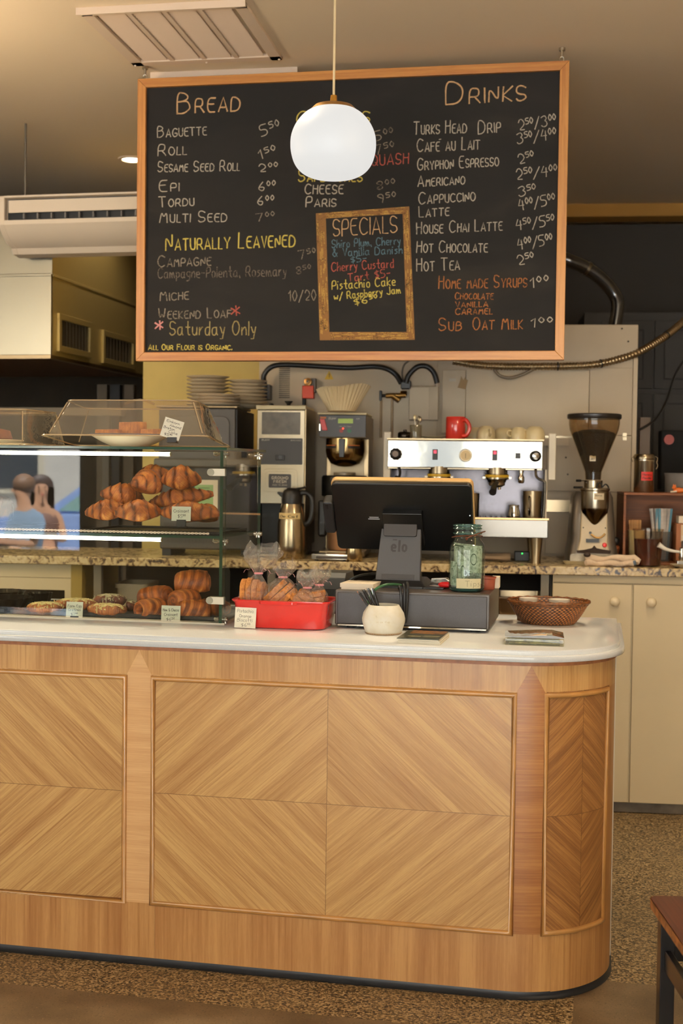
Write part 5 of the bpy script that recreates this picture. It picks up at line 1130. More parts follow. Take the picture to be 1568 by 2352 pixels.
cab_p = M('cream_cabinet_paint', (206, 189, 154), .5, noise=(2.5, .04)); knobm = M('cream_knob', (222, 206, 174), .3, coat=.3)
def bt(name, lab, cat, u, v, z=GZ, rz=0, group=None): return thing(name, lab, cat, W(u, v, z), BA+R(rz), group)
cb = bt('cabinet', 'cream painted two door cabinet under the right end of the granite worktop', 'cabinet', 0, 0, 0)
obj('carcass', MB().box(-.404, .80, .012, .60, .045, 1.0148).box(-.404, .80, .0, .02, .983, 1.0148), cab_p, cb, smooth=0, bevel=.001)
for x0, x1, kx in ((-.403, -.0735, -.144), (-.0655, .43, .007), (.438, .798, .50)):
    d_ = obj('door', MB().box(x0, x1, -.004, .0115, .050, .9785), cab_p, cb, smooth=0, bevel=.0015)
    obj('knob', MB().lathe([(.0, -.036), (.012, -.035), (.020, -.026), (.021, -.018), (.016, -.008), (.009, -.004), (.009, 0)], 24, (kx, -.004, .906), axis='y'), knobm, d_, smooth=60)
obj('toe_kick', MB().box(-.404, .80, .018, .03, .003, .045), M('toe_grey', (112, 100, 84), .5, noise=(12, .3)), cb, smooth=0)
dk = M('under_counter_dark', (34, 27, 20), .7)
uc = bt('undercounter_unit', 'dark open under counter unit in the shadow below the granite worktop', 'shelf unit', 0, 0, 0)
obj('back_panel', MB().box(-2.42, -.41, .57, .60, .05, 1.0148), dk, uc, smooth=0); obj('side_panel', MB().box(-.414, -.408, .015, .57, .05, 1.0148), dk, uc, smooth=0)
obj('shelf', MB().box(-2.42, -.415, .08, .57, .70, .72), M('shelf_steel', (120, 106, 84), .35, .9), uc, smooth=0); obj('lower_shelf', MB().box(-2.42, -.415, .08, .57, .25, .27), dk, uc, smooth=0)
for x in (-2.40, -1.62, -.98, -.435): obj('leg', MB().box(x-.017, x+.017, .03, .065, .0, 1.0148), M('leg_grey', (128, 118, 100), .45, .3), uc, smooth=0)
tubm = M('white_tub_plastic', (196, 182, 156), .5); panm = M('steel_pan', (176, 158, 130), .3, 1)
def tub(lab, u, v, z, w, d, h, m, name='storage_tub', cat='tub', grp='tubs under the counter'):
    r = bt(name, lab, cat, u, v, z, 0, grp); e = .012
    lv = [rrect(-w/2+e, w/2-e, -d/2+e, d/2-e, .02, 3), rrect(-w/2, w/2, -d/2, d/2, .02, 3), rrect(-w/2-.008, w/2+.008, -d/2-.008, d/2+.008, .022, 3), rrect(-w/2-.008, w/2+.008, -d/2-.008, d/2+.008, .022, 3), rrect(-w/2+.006, w/2-.006, -d/2+.006, d/2-.006, .02, 3), rrect(-w/2+e+.004, w/2-e-.004, -d/2+e, d/2-e, .018, 3)]
    zz = (0, h*.9, h*.9, h, h, .006); obj('tub_body', MB().add(*loftrings([[(x, y, z_) for x, y in l] for l, z_ in zip(lv, zz)])), m, r, smooth=40)
tub('steel pan on the under counter shelf left of the cream cabinet', -.53, .24, .7205, .22, .30, .10, panm, 'steel_pan', 'pan', 'steel pans under the counter')
tub('second steel pan stacked in the one left of the cream cabinet', -.535, .24, .8215, .21, .29, .085, panm, 'steel_pan', 'pan', 'steel pans under the counter')
tub('small white tub on the under counter shelf behind the case corner', -1.76, .26, .7205, .16, .2, .12, tubm); tub('white tub on the under counter shelf left of the drawer unit', -1.50, .26, .7205, .2, .24, .14, tubm)
tub('white tub standing far left on the under counter shelf', -2.28, .26, .7205, .14, .22, .20, tubm)
wf = bt('cabinet', 'cream framed cabinet with an open window under the left of the granite worktop', 'cabinet', 0, 0, 0)
w0, w1 = ub(0, 1300, 0)[0]-.35, ub(163, 1300, 0)[0]
obj('front_frame', MB().box(w0, w1, 0, .02, .955, 1.0148).box(w0, w1, 0, .02, .90, .953).box(w1-.028, w1, 0, .02, .05, .90).box(w0, w0+.36, 0, .02, .05, .90).box(w0, w1, 0, .02, .05, .70), cab_p, wf, smooth=0)
obj('side_panel', MB().box(w1, w1+.05, 0, .58, .05, 1.0148), M('olive_yellow_paint', (150, 126, 56), .6), wf, smooth=0)
obj('back_panel', MB().box(w0, w1, .56, .58, .05, 1.0148), M('cabinet_back', (92, 80, 60), .7), wf, smooth=0); obj('inner_shelf', MB().box(w0+.36, w1-.03, .03, .56, .78, .80), M('inner_shelf_pale', (190, 166, 136), .5), wf, smooth=0)
# chequered wall apron, splashback strip
# ---- big oven back standing behind the back counter
ov_m = M('oven_grey_enamel', (192, 174, 146), .45, noise=(2, .08)); ov_l = M('oven_light_panel', (206, 188, 158), .42, noise=(2.5, .06)); seam = M('seam_dark', (70, 60, 46), .6); black = M('black_plastic', (22, 21, 20), .4)
ov = bt('bakery_oven', 'tall grey back of a bakery oven standing behind the back counter', 'oven', 0, .66, 0)
obj('housing', MB().box(-1.79, -.93, .01, .9, .1, 1.99).box(-.93, .018, .01, .9, .1, 2.151), ov_m, ov, smooth=0, bevel=.004)
def panel(x0, x1, z0, z1, m, y=0.0): return obj('cover_panel', MB().box(x0, x1, y-.006, .012, z0, z1), m, ov, smooth=0, bevel=.0015)
panel(-1.788, -.925, 1.20, 1.985, ov_l); panel(-.90, -.79, 1.63, 1.932, ov_l); panel(-.788, -.208, 1.622, 1.935, ov_l, -.004); panel(-.206, -.006, 1.628, 1.945, ov_m); panel(-.004, .017, 1.36, 1.99, ov_l)
panel(-.40, -.006, 1.36, 1.626, ov_m); panel(-.40, -.006, 1.06, 1.358, ov_m); panel(-1.17, -.42, 1.06, 1.61, ov_l)
obj('drip_rail', MB().box(-.788, -.25, -.02, .0, 1.612, 1.622), M('rail_steel', (150, 140, 120), .3, 1), ov, smooth=0)
obj('bright_bracket', MB().box(-.42, -.3, -.022, -.006, 1.575, 1.612), ov_l, ov, smooth=0)
sb = obj('sill_bar', MB().box(-.42, -.24, -.02, -.006, 1.262, 1.318), M('brushed_bar', (150, 134, 108), .3, 1), ov, smooth=0)
for k in range(19):
    z = 1.962-k*.0094; obj('vent_slot', MB().box(-1.690, -1.637, -.0072, -.006, z, z+.0046), seam, ov, smooth=0)
for x, z in ((-.06, 2.13), (-.03, 2.07), (-.70, 1.92), (-.70, 1.908), (-.66, 1.87), (-.25, 1.92), (-.25, 1.91), (-.33, 1.87), (-.30, 1.44), (-.31, 1.52), (-.31, 1.29)): obj('screw', MB().lathe([(.0, -.009), (.004, -.0085), (.0045, -.006)], 10, (x, 0, z), axis='y', caps=False), seam, ov)
for z in (1.631, 1.612):
    obj('latch', MB().box(-.048, -.028, -.010, -.006, z-.009, z+.009), M('latch_steel', (150, 138, 116), .3, 1), ov, smooth=0, bevel=.001)
tri = obj('warning_sign', MB().prism([(-1.468, 1.884), (-1.424, 1.884), (-1.446, 1.926)], -.0075, -.006), M('warning_yellow', (206, 168, 44), .5), ov, smooth=0)
obj('sign_mark', MB().prism([(-1.4465, 1.893), (-1.443, 1.893), (-1.441, 1.913), (-1.4485, 1.913)], -.0082, -.0075), M('sign_ochre', (136, 108, 36), .6), tri, smooth=0)
obj('sticker', MB().box(-.868, -.836, -.0075, -.006, 1.877, 1.892), M('sticker_white', (214, 206, 190), .6), ov, smooth=0)
tpm = MB().prism([(-.828, 1.848), (-.790, 1.840), (-.778, 1.884), (-.790, 1.888), (-.792, 1.900), (-.800, 1.884), (-.812, 1.904), (-.816, 1.880)], -.0115, -.0065); obj('tape_residue', tpm, M('tape_brown', (150, 122, 84), .8), ov, smooth=0)
# wiring of the oven
def onb(x, y, v): u, z = ub(x, y, v); return W(u, v, z)
def cable(name, lab, pts, r, m, cat='cable', grp=None, n=8, fn=None):
    P = smoothpts([onb(*p) for p in pts], n); return tag(obj(name, MB().tube(P, fn or r, 10), m, smooth=60), lab, cat, grp)
cable('cable', 'thick black cable arching along the top of the oven back to a junction', ((608, 885, .58), (606, 862, .58), (625, 842, .58), (660, 838, .59), (740, 842, .59), (800, 845, .59), (860, 842, .59), (890, 848, .58), (910, 862, .58), (921, 880, .57)), .0125, blk, grp='oven cables')
cable('cable', 'thick black cable looping from the junction over the grey wall box', ((932, 880, .57), (938, 862, .57), (958, 843, .57), (980, 842, .57), (996, 856, .57), (1004, 880, .57)), .0125, blk, grp='oven cables')
cable('cable', 'thin grey wire bowed up beside the black junction', ((926, 876, .60), (923, 856, .60), (928, 838, .60), (940, 828, .60)), .004, M('wire_grey', (92, 84, 70), .5), grp='oven cables')
cable('cable', 'grey cord drooping under the flexible steel conduit', ((1135, 836, .60), (1137, 852, .60), (1150, 864, .60), (1172, 868, .60), (1200, 860, .60), (1228, 846, .60), (1250, 836, .60)), .0075, M('cord_grey', (112, 98, 78), .5), grp='oven cables')
cable('cable', 'thin black wire curving from a nozzle at the far right of the hall', ((1590, 800, .95), (1552, 856, .90), (1530, 920, .80), (1505, 962, .70), (1478, 982, .662), (1464, 988, .652)), .005, blk, grp='oven cables')
jb = bt('junction_box', 'black junction box where the thick oven cables meet', 'box', 0, 0, 0)
u, z = ub(930, 884, .62); obj('box_body', MB().box(u-.018, u+.028, .57, .65, z-.02, z+.018), black, jb, smooth=0, bevel=.003); jb.location = W(0, 0, 0)
pl_ = bt('cable_plug', 'grey and black plug on the left end of the thick oven cable', 'plug', 0, 0, 0)
u, z = ub(613, 901, .6); obj('plug_body', MB().box(u-.022, u+.018, .57, .652, z-.036, z+.036), M('plug_grey', (92, 88, 84), .5), pl_, smooth=0, bevel=.004); obj('plug_collar', MB().box(u-.004, u+.006, .564, .57, z-.034, z+.034), black, pl_, smooth=0)
act = bt('actuator', 'orange and grey damper actuator on the oven back', 'actuator', *[ub(711, 893, .655)[0], .655, ub(711, 893, .655)[1]])
obj('grey_housing', MB().box(-.022, .034, -.045, 0, -.02, .048), M('housing_grey', (96, 86, 74), .5), act, smooth=0, bevel=.003)
obj('orange_housing', MB().box(-.030, .026, -.052, -.004, -.050, .012), M('actuator_orange', (206, 66, 30), .45), act, smooth=0, bevel=.004)
obj('shaft_clamp', MB().lathe([(.0, -.066), (.008, -.066), (.010, -.062), (.018, -.060), (.020, -.046)], 20, (-.002, 0, .030), axis='y'), M('clamp_brass', (176, 128, 70), .35, .8), act, smooth=40)
obj('shaft', MB().cyl((-.002, -.070, .030), .0055, .012, 14, axis='y'), chrome, act); obj('cable_gland', MB().cyl((-.022, -.030, -.08), .009, .034, 14), black, act)
gx_ = bt('wall_box', 'grey metal control box on the oven back under the looping cable', 'control box', *[ub(975, 930, .655)[0], .655, ub(975, 930, .655)[1]])
obj('box_body', MB().box(-.072, .066, -.06, 0, -.075, .085), ov_m, gx_, smooth=0, bevel=.003); obj('box_lid', MB().box(-.070, .022, -.064, -.06, -.073, .080), ov_l, gx_, smooth=0, bevel=.001)
obj('gland', MB().cyl((.058, -.03, .085), .011, .02, 14), M('gland_white', (196, 180, 160), .5), gx_)
val = bt('water_valve', 'brass water valve with black tap handle left of the grey wall box', 'valve', *[ub(893, 909, .62)[0], .62, ub(893, 909, .62)[1]])
obj('valve_body', MB().tube([(-.015, 0, 0), (.08, 0, .003)], .012, 12).tube([(.02, 0, 0), (.052, 0, -.022)], .015, 12), M('aged_brass', (126, 92, 46), .4, .9), val); obj('nut', MB().cyl((.055, 0, .012), .013, .03, 6, axis='x'), brass, val)
obj('handle', MB().box(-.046, -.034, -.014, .014, -.024, .024).cyl((-.04, 0, 0), .008, .03, 10, axis='x'), black, val, smooth=30, bevel=.003)
obj('pipe', MB().cyl((-.037, .0, -.20), .0055, .18, 10).cyl((.015, .01, -.20), .0055, .20, 10), M('pipe_tan', (140, 116, 84), .5), val)
# flexible steel conduit
cp_ = smoothpts([onb(*p) for p in ((1040, 829, .60), (1100, 839, .60), (1180, 842, .60), (1300, 841, .60), (1360, 838, .60), (1410, 828, .62), (1460, 812, .66), (1510, 784, .72), (1550, 755, .80), (1585, 722, .9), (1600, 700, .95))], 16)
dense = []
for a, b_ in zip(cp_, cp_[1:]):
    n_ = max(1, int((b_-a).length/.0028)); dense += [a.lerp(b_, k/n_) for k in range(n_)]
flx = thing('flexible_conduit', 'ribbed steel flexible conduit sweeping up to the right', 'conduit', (0, 0, 0))
obj('ribbed_tube', MB().tube(dense, lambda k: .0165+.0022*math.sin(k*1.35), 12), M('conduit_steel', (150, 130, 98), .3, .9), flx, smooth=60)
for k in (int(len(dense)*.36), int(len(dense)*.50), int(len(dense)*.78)): obj('cable_tie', MB().tube(dense[k:k+3], .0205, 12), black, flx)
# black duct hose at the right of the board
hs = thing('duct_hose', 'glossy black bent duct hose rising from the oven top', 'hose', (0, 0, 0))
obj('hose', MB().tube(smoothpts([onb(*p) for p in ((1412, 748, .9), (1418, 700, .9), (1408, 672, .9), (1380, 640, .88), (1345, 615, .86), (1310, 600, .84), (1285, 590, .84))], 8), .032, 18), M('black_hose', (30, 26, 22), .22, coat=.6), hs, smooth=60)
obj('clamp', MB().tube([onb(1352, 619, .867), onb(1346, 615.5, .864)], .036, 18), M('clamp_steel', (96, 86, 70), .3, .9), hs)
# dark hall furniture right of the oven
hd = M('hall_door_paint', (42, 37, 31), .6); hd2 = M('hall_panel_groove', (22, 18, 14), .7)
dc = bt('hall_cupboard', 'dim dark grey panelled cupboard in the hall right of the oven', 'cupboard', 0, 2.2, 0)
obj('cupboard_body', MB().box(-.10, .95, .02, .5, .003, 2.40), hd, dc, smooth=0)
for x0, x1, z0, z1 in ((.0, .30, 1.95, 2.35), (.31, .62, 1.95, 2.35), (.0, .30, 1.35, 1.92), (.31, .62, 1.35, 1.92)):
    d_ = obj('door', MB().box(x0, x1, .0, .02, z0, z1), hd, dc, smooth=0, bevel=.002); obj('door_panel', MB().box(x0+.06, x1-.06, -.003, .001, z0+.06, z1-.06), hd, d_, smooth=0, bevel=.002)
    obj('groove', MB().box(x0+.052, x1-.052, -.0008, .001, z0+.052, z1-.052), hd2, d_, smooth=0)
po = bt('steel_post', 'brown grey post standing just right of the oven', 'post', .07, .80, 0); obj('post_body', MB().box(-.018, .03, 0, .05, .003, 1.72), M('post_brown', (86, 66, 44), .5), po, smooth=0)
fx = bt('fire_extinguisher', 'dark wall mounted apparatus with a round red button at the far right', 'apparatus', *[ub(1540, 1010, 1.2)[0], 1.2, ub(1540, 1010, 1.2)[1]])
obj('housing', MB().box(-.05, .09, 0, .1, -.26, .05), M('apparatus_black', (9, 8, 7), .8), fx, smooth=0, bevel=.01); obj('red_button', MB().cyl((-.012, -.02, .0), .026, .02, 20, axis='y'), M('dull_red', (150, 42, 24), .4), fx)
fx.name = 'wall_apparatus'
gb = bt('grey_bin', 'pale grey bin standing behind the wooden box at the far right', 'bin', *[ub(1575, 1060, .56)[0], .56, 1.053]); obj('bin_body', MB().lathe([(.0, 0), (.085, 0), (.094, .38), (.098, .40), (.088, .40), (.08, .01), (0, .01)], 28), M('bin_grey', (128, 120, 112), .5), gb, smooth=40)

# ================================================================== MACHINES ON THE BACK COUNTER
ss = M('stainless', (144, 133, 114), .26, 1, bump=(5, .05)); ssd = M('dull_stainless', (150, 132, 104), .34, 1, bump=(8, .08)); mir = M('polished_steel', (226, 222, 212), .07, 1, bump=(4.5, .05)); pnl = M('panel_charcoal', (44, 40, 37), .42); cream = M('cream_lid', (226, 212, 172), .4)
# tall dark appliance behind the pastry case
ap = bt('dark_appliance', 'tall dark grey countertop appliance behind the pastry case', 'appliance', -2.0, .16)
apg = M('appliance_grey', (74, 70, 66), .5); apk = M('appliance_black', (16, 15, 15), .45)
obj('upper_body', MB().box(-.16, .19, 0, .455, .42, .665), apg, ap, smooth=0, bevel=.006); obj('side_face', MB().box(.191, .196, .01, .45, .43, .66), apk, ap, smooth=0)
obj('door_panel', MB().prism(rrect(-.14, .165, .32, .63, .035, 5), -.008, .0), M('appliance_door', (82, 78, 74), .45), ap, smooth=30, bevel=.004); obj('badge', MB().box(.075, .115, -.010, -.008, .535, .580), M('badge_grey', (64, 60, 56), .5), ap, smooth=0)
obj('top_tray', MB().box(-.17, .20, -.01, .34, .666, .676), ssd, ap, smooth=0, bevel=.003)
obj('lower_body', MB().box(-.15, .262, -.01, .36, .03, .42), apg, ap, smooth=0, bevel=.008); obj('lid_lip', MB().box(-.175, .268, -.035, .30, .398, .438), M('lip_grey', (92, 88, 82), .4), ap, smooth=0, bevel=.010)
mg = MB().box(-.13, .25, -.0125, -.010, .06, .15)
for k in range(24): mg.box(-.13+k*.016, -.126+k*.016, -.014, -.0125, .06, .15)
for k in range(6): mg.box(-.13, .25, -.0138, -.0125, .062+k*.015, .065+k*.015)
obj('grille', mg, M('grille_grey', (58, 54, 50), .5), ap, smooth=0)
for x in (-.12, .24): obj('foot', MB().box(x-.02, x+.02, .0, .3, 0, .03), apk, ap, smooth=0)
nt_ = bt('notice', 'green and white paper notice stuck to the dark appliance', 'notice', *[ub(472, 1134, .145)[0], .147, ub(472, 1134, .145)[1]]); obj('white_sheet', MB().box(-.045, .055, 0, .0015, -.07, .062), wp, nt_, smooth=0); obj('green_sheet', MB().box(-.05, .034, -.0015, 0, -.066, .040), M('green_paper', (150, 182, 128), .7), nt_, smooth=0)
mb = MB()
for k in range(5): mb.box(-.036, .018-.008*(k % 2), -.002, -.0015, .024-.012*k, .027-.012*k)
obj('printed_text', mb, M('notice_ink', (80, 100, 70), .7), nt_, smooth=0)
# plates stacked on top
def plate_stack(lab0, u, v, n, r, z0, dz, kind, grp, words):
    for k in range(n):
        p = bt('plate', lab0 % (words[k] if k < len(words) else ('number %d from the bottom' % (k+1))), 'plate', u+rnd.uniform(-.002, .002), v+rnd.uniform(-.002, .002), z0+k*dz, 0, grp); p['tmp'] = 1
        o = obj('plate_body', MB().lathe([(.0, .0), (r*.60, .0), (r*.66, .002), (r*.99, dz*.82), (r, dz*.95), (r*.97, dz*.98), (r*.62, .006), (.0, .005)], 40), kind, p, smooth=60)
ORD = ['lowest', 'second lowest', 'third lowest', 'fourth', 'fifth', 'sixth', 'seventh', 'eighth', 'ninth']
pw = M('plate_white', (222, 206, 180), .3, coat=.3); pw2 = M('plate_white_grey_rim', (206, 190, 160), .3, coat=.3)
PZ = GZ+.6765
def stacks():
    uL = ub(470, 900, .30)[0]; uR = ub(562, 905, .34)[0]; uM = ub(500, 915, .22)[0]
    plate_stack('%s of the wide white plates in the stack at the front of the appliance', uM, .235, 4, .098, PZ, .0135, pw, 'wide plates at the front', ORD)
    plate_stack('%s of the plates in the tall left stack on the appliance', uL, .38, 9, .100, PZ, .0163, pw2, 'plates in the left stack', ORD)
    plate_stack('%s of the plates in the right hand stack on the appliance', uR, .42, 8, .092, PZ, .0165, pw2, 'plates in the right stack', ORD)
stacks()
# coffee bean grinder, GROUND FRESH
gr = bt('coffee_grinder', 'tall stainless bulk coffee grinder with a black Ground Fresh label', 'coffee grinder', -1.61, .20)
obj('column', MB().box(-.108, .108, .0, .36, .24, .662), ss, gr, smooth=0, bevel=.003); obj('rear_column', MB().box(-.10, .10, .16, .36, .004, .24), ssd, gr, smooth=0); obj('lid', MB().box(-.113, .112, -.006, .30, .663, .682), cream, gr, smooth=0, bevel=.003)
obj('side_cover', MB().box(.1085, .113, .004, .36, .05, .67), ssd, gr, smooth=0); obj('base_plate', MB().box(-.10, .10, -.02, .34, .004, .012), ss, gr, smooth=0); 
for x in (-.085, .085): obj('foot', MB().cyl((x, .0, 0), .014, .005, 12), black, gr)
obj('hopper_window', MB().box(-.087, .088, -.003, 0, .552, .652), M('smoky_window', (96, 86, 72), .3, noise=(20, .25)), gr, smooth=0, bevel=.001)
cpn = obj('control_panel', MB().prism(rrect(-.099, .099, .417, .535, .004, 2), -.004, 0), pnl, gr, smooth=0)
lg = MB(); write(lg, 'BUNN', -.086, .523, -.052, .523, .007, .0016, -.0045, jit=0, track=1.5); write(lg, 'BREWWISE', .046, .523, .092, .523, .005, .001, -.0045, jit=0); obj('logo_lettering', lg, M('logo_grey', (150, 144, 130), .5), cpn, smooth=0)
obj('switch', MB().prism(rrect(-.022, .020, .436, .460, .003, 2), -.010, -.004), black, cpn, smooth=0, bevel=.002); obj('rocker', MB().box(-.008, .008, -.014, -.010, .440, .457), M('rocker_blue_grey', (70, 72, 76), .3), cpn, smooth=0, bevel=.002)
dsh = obj('recess_plate', MB().prism(rrect(-.078, .078, .295, .397, .018, 5), -.006, 0).prism(rrect(-.066, .066, .306, .386, .014, 5), -.007, -.005), ss, gr, smooth=30, bevel=.004)
lbl = obj('label', MB().prism(rrect(-.052, .050, .312, .374, .006, 3), -.0085, -.007), pnl, dsh, smooth=0)
lg = MB(); write(lg, 'GROUND', -.038, .351, .036, .351, .012, .0024, -.009, jit=0, track=2.6); write(lg, 'FRESH', -.029, .334, .027, .334, .012, .0024, -.009, jit=0, track=2.6); write(lg, 'PUSH TO GRIND', -.034, .322, .032, .322, .005, .001, -.009, jit=0); obj('label_lettering', lg, M('label_white', (196, 186, 168), .6), lbl, smooth=0)
obj('dark_bay', MB().box(-.098, .098, .10, .155, .014, .238), M('bay_black', (8, 8, 8), .5), gr, smooth=0)
tf = bt('knob_lever', 'small black funnel shaped knob on top of the coffee grinder', 'knob', -1.595, .33, GZ+.6825); obj('knob', MB().lathe([(.0, 0), (.008, 0), (.009, .012), (.018, .022), (.019, .026), (0, .026)], 20), black, tf, smooth=50)
tf2 = bt('knob_lever', 'low dark knob near the left edge of the coffee grinder lid', 'knob', -1.675, .33, GZ+.6825); obj('knob', MB().lathe([(.0, 0), (.012, 0), (.012, .010), (.008, .014), (0, .015)], 20), black, tf2, smooth=50)
# thermal jug
tj = bt('thermal_jug', 'brushed steel thermal coffee jug with black lid and handle', 'jug', -1.545, .115)
obj('steel_body', MB().lathe([(.0, .0), (.058, .0), (.0605, .004), (.062, .06), (.061, .15), (.056, .20), (.047, .235), (.044, .245)], 40), M('warm_steel', (166, 150, 122), .22, 1, bump=(6, .05)), tj, smooth=60)
obj('lid', MB().lathe([(.045, .243), (.046, .262), (.043, .285), (.036, .302), (.022, .312), (.0, .314)], 32), black, tj, smooth=60)
obj('spout', MB().prism([(-.034, .262), (-.066, .290), (-.060, .296), (-.030, .290)], -.016, .016), black, tj, smooth=30, bevel=.006)
obj('handle', MB().tube(smoothpts([(.036, 0, .290), (.066, 0, .292), (.088, -.004, .268), (.092, -.006, .22), (.082, -.004, .17), (.058, 0, .150)], 6), .0085, 12, flat=1.3), black, tj, smooth=60); obj('lever', MB().tube([(.01, 0, .308), (.04, 0, .312), (.062, 0, .318)], .005, 8), black, tj)
tpb = MB().grid(16, 3, lambda u_, v_: (.0618*math.sin(-.95+1.75*u_), -.0618*math.cos(-.95+1.75*u_), .178+.026*v_)); tpo = obj('tape_label', tpb, M('cream_tape', (206, 182, 128), .7), tj, smooth=60)
obj('handwriting', write(MB(), 'De Caf', 0, 0, 1, 0, .5, .05, 0, jit=.3, fn=lambda p: (.0622*math.sin(-.75+1.3*p[0]), -.0622*math.cos(-.75+1.3*p[0]), .184+.022*p[2])), ink, tpo, smooth=0)
# brewer
br = bt('coffee_brewer', 'black and steel drip coffee brewer with red switch and green display', 'coffee brewer', -1.332, .20)
obj('head', MB().box(-.106, .106, .0, .34, .542, .642), pnl, br, smooth=0, bevel=.003); obj('head_cover', MB().box(-.1065, .1065, .004, .40, .54, .641), ssd, br, smooth=0, bevel=.002); obj('top_lid', MB().box(-.113, .109, -.006, .30, .6425, .652), cream, br, smooth=0, bevel=.003)
obj('column', MB().box(-.09, .106, .17, .40, .03, .54), ssd, br, smooth=0, bevel=.003); obj('front_column', MB().box(-.07, .085, .165, .17, .03, .54), M('column_pale', (196, 178, 146), .4, .3), br, smooth=0)
dsp = obj('display', MB().box(-.020, .047, -.0045, .0, .604, .625), M('lcd_green', (146, 168, 66), .4, emis=((150, 172, 60), .12)), br, smooth=0)
obj('switch_lever', MB().prism([(-.102, .622), (-.080, .622), (-.066, .572), (-.090, .572)], -.012, 0), M('switch_red', (176, 34, 22), .35), br, smooth=0, bevel=.002); obj('switch_label', MB().box(-.100, -.074, -.004, 0, .624, .633), M('label_orange', (176, 92, 34), .5), br, smooth=0); obj('switch_edge', MB().box(-.1035, -.098, -.013, -.004, .570, .600), chrome, br, smooth=0)
lg = MB(); write(lg, 'BUNN', -.062, .621, -.030, .621, .009, .0022, -.0045, jit=0, track=1.6); write(lg, 'AM', .062, .622, .076, .622, .006, .0012, -.0045, jit=0); write(lg, 'Max Min Clean', -.014, .588, .040, .588, .005, .0009, -.0045, jit=0); obj('logo_lettering', lg, M('logo_pale', (170, 164, 150), .5), br, smooth=0)
obj('status_light', MB().ball((.003, -.003, .581), .0035, 10), M('red_led', (255, 60, 50), .4, emis=((255, 60, 40), 6)), br); obj('button', MB().cyl((-.005, -.004, .571), .009, .006, 16, axis='y'), M('button_red', (130, 40, 30), .5), br); obj('button', MB().cyl((.031, -.004, .571), .009, .006, 16, axis='y'), M('button_green', (30, 92, 60), .5), br)
fun = obj('brew_basket', MB().lathe([(.088, .538), (.089, .48), (.084, .455), (.066, .425), (.03, .412), (.0, .410)], 40, (0.005, .09, 0)), M('basket_steel', (150, 126, 86), .2, 1), br, smooth=60)
obj('basket_handle', MB().prism([(-.016, .535), (.014, .535), (.010, .452), (-.012, .452)], -.016, .01), black, fun, smooth=0, bevel=.003)
lg = MB()
for x0, x1 in ((-.085, -.034), (.02, .072)): lg.grid(6, 2, lambda a, b2, x0=x0, x1=x1: (x0+(x1-x0)*a+.005, .09-math.sqrt(max(0, .0897**2-(x0+(x1-x0)*a)**2))-.0004, .492+.017*b2))
obj('warning_label', lg, M('label_black', (30, 24, 20), .5), fun, smooth=0)
lg = MB()
for x0, x1 in ((-.084, -.036), (.022, .070)): lg.grid(6, 2, lambda a, b2, x0=x0, x1=x1: (x0+(x1-x0)*a+.005, .09-math.sqrt(max(0, .0897**2-(x0+(x1-x0)*a)**2))-.0008, .5045+.003*b2))
obj('label_stripe', lg, M('label_stripe_orange', (206, 110, 40), .5), fun, smooth=0)
obj('base', MB().box(-.10, .106, -.01, .38, .008, .032), ssd, br, smooth=0, bevel=.003)
sv = bt('coffee_server', 'black topped coffee server standing under the brewer basket', 'coffee server', -1.327, .275, GZ+.0325)
obj('server_body', MB().lathe([(.0, 0), (.07, 0), (.078, .01), (.076, .24), (.0, .24)], 32), M('server_tan', (200, 150, 110), .35, .5), sv, smooth=50); obj('black_collar', MB().lathe([(.078, .24), (.104, .246), (.104, .33), (.098, .338), (.0, .338)], 32), M('server_black', (10, 10, 10), .3), sv, smooth=50); obj('lid', MB().lathe([(.0, .3385), (.05, .339), (.05, .352), (.0, .354)], 28), M('lid_smoke', (120, 106, 84), .3), sv, smooth=50)
obj('handle', MB().box(-.118, -.080, -.02, .02, .06, .225), M('server_handle', (22, 20, 18), .4), sv, smooth=0, bevel=.01)
fl_ = bt('filter_stack', 'stack of cream fluted paper coffee filters on the brewer', 'coffee filters', -1.330, .13, GZ+.6525)
fpm = M('filter_paper', (230, 208, 164), .85)
def fpaper(k):
    r0, r1, h = .060+.001*k, .108+.001*k, .098; ph = .2*k
    def f(u, v):
        a = 2*PI*u; amp = .006*v; rr = r0+(r1-r0)*v+amp*math.cos(34*a+ph)+.004*v*math.sin(2*a+k); return (rr*math.cos(a)+.004*k*v, rr*math.sin(a)*.98, .002+k*.0016+h*v*(1+.05*math.sin(3*a+k*1.3)*v)-.012*v*k*.3*(math.cos(a-2.6)))
    return f
for k in range(4): obj('paper_filter', MB().grid(170, 6, fpaper(k), cu=True).lathe([(.0, .002+k*.0016), (.060, .0021+k*.0016)], 24, caps=False), fpm, fl_, smooth=30)
# small scale, steel cup in front of the brewer
scl = bt('scale', 'flat chrome kitchen scale lying in front of the coffee brewer', 'scale', -1.365, .045); obj('scale_body', MB().box(-.075, .09, -.04, .06, .006, .030), chrome, scl, smooth=0, bevel=.002); obj('scale_panel', MB().box(-.055, .085, -.0415, -.04, .010, .022), M('scale_dark', (60, 48, 34), .4), scl, smooth=0); 
for x in (-.055, .07): obj('foot', MB().cyl((x, -.02, 0), .010, .006, 12), black, scl)
cup = bt('steel_cup', 'small brushed steel cup left of the till on the back counter', 'cup', ub(812, 1275, .02)[0], .03); obj('cup_body', MB().lathe([(.0, 0), (.036, 0), (.039, .004), (.033, .06), (.030, .06), (.035, .006), (0, .005)], 32), M('satin_cup', (196, 176, 136), .25, 1), cup, smooth=60)

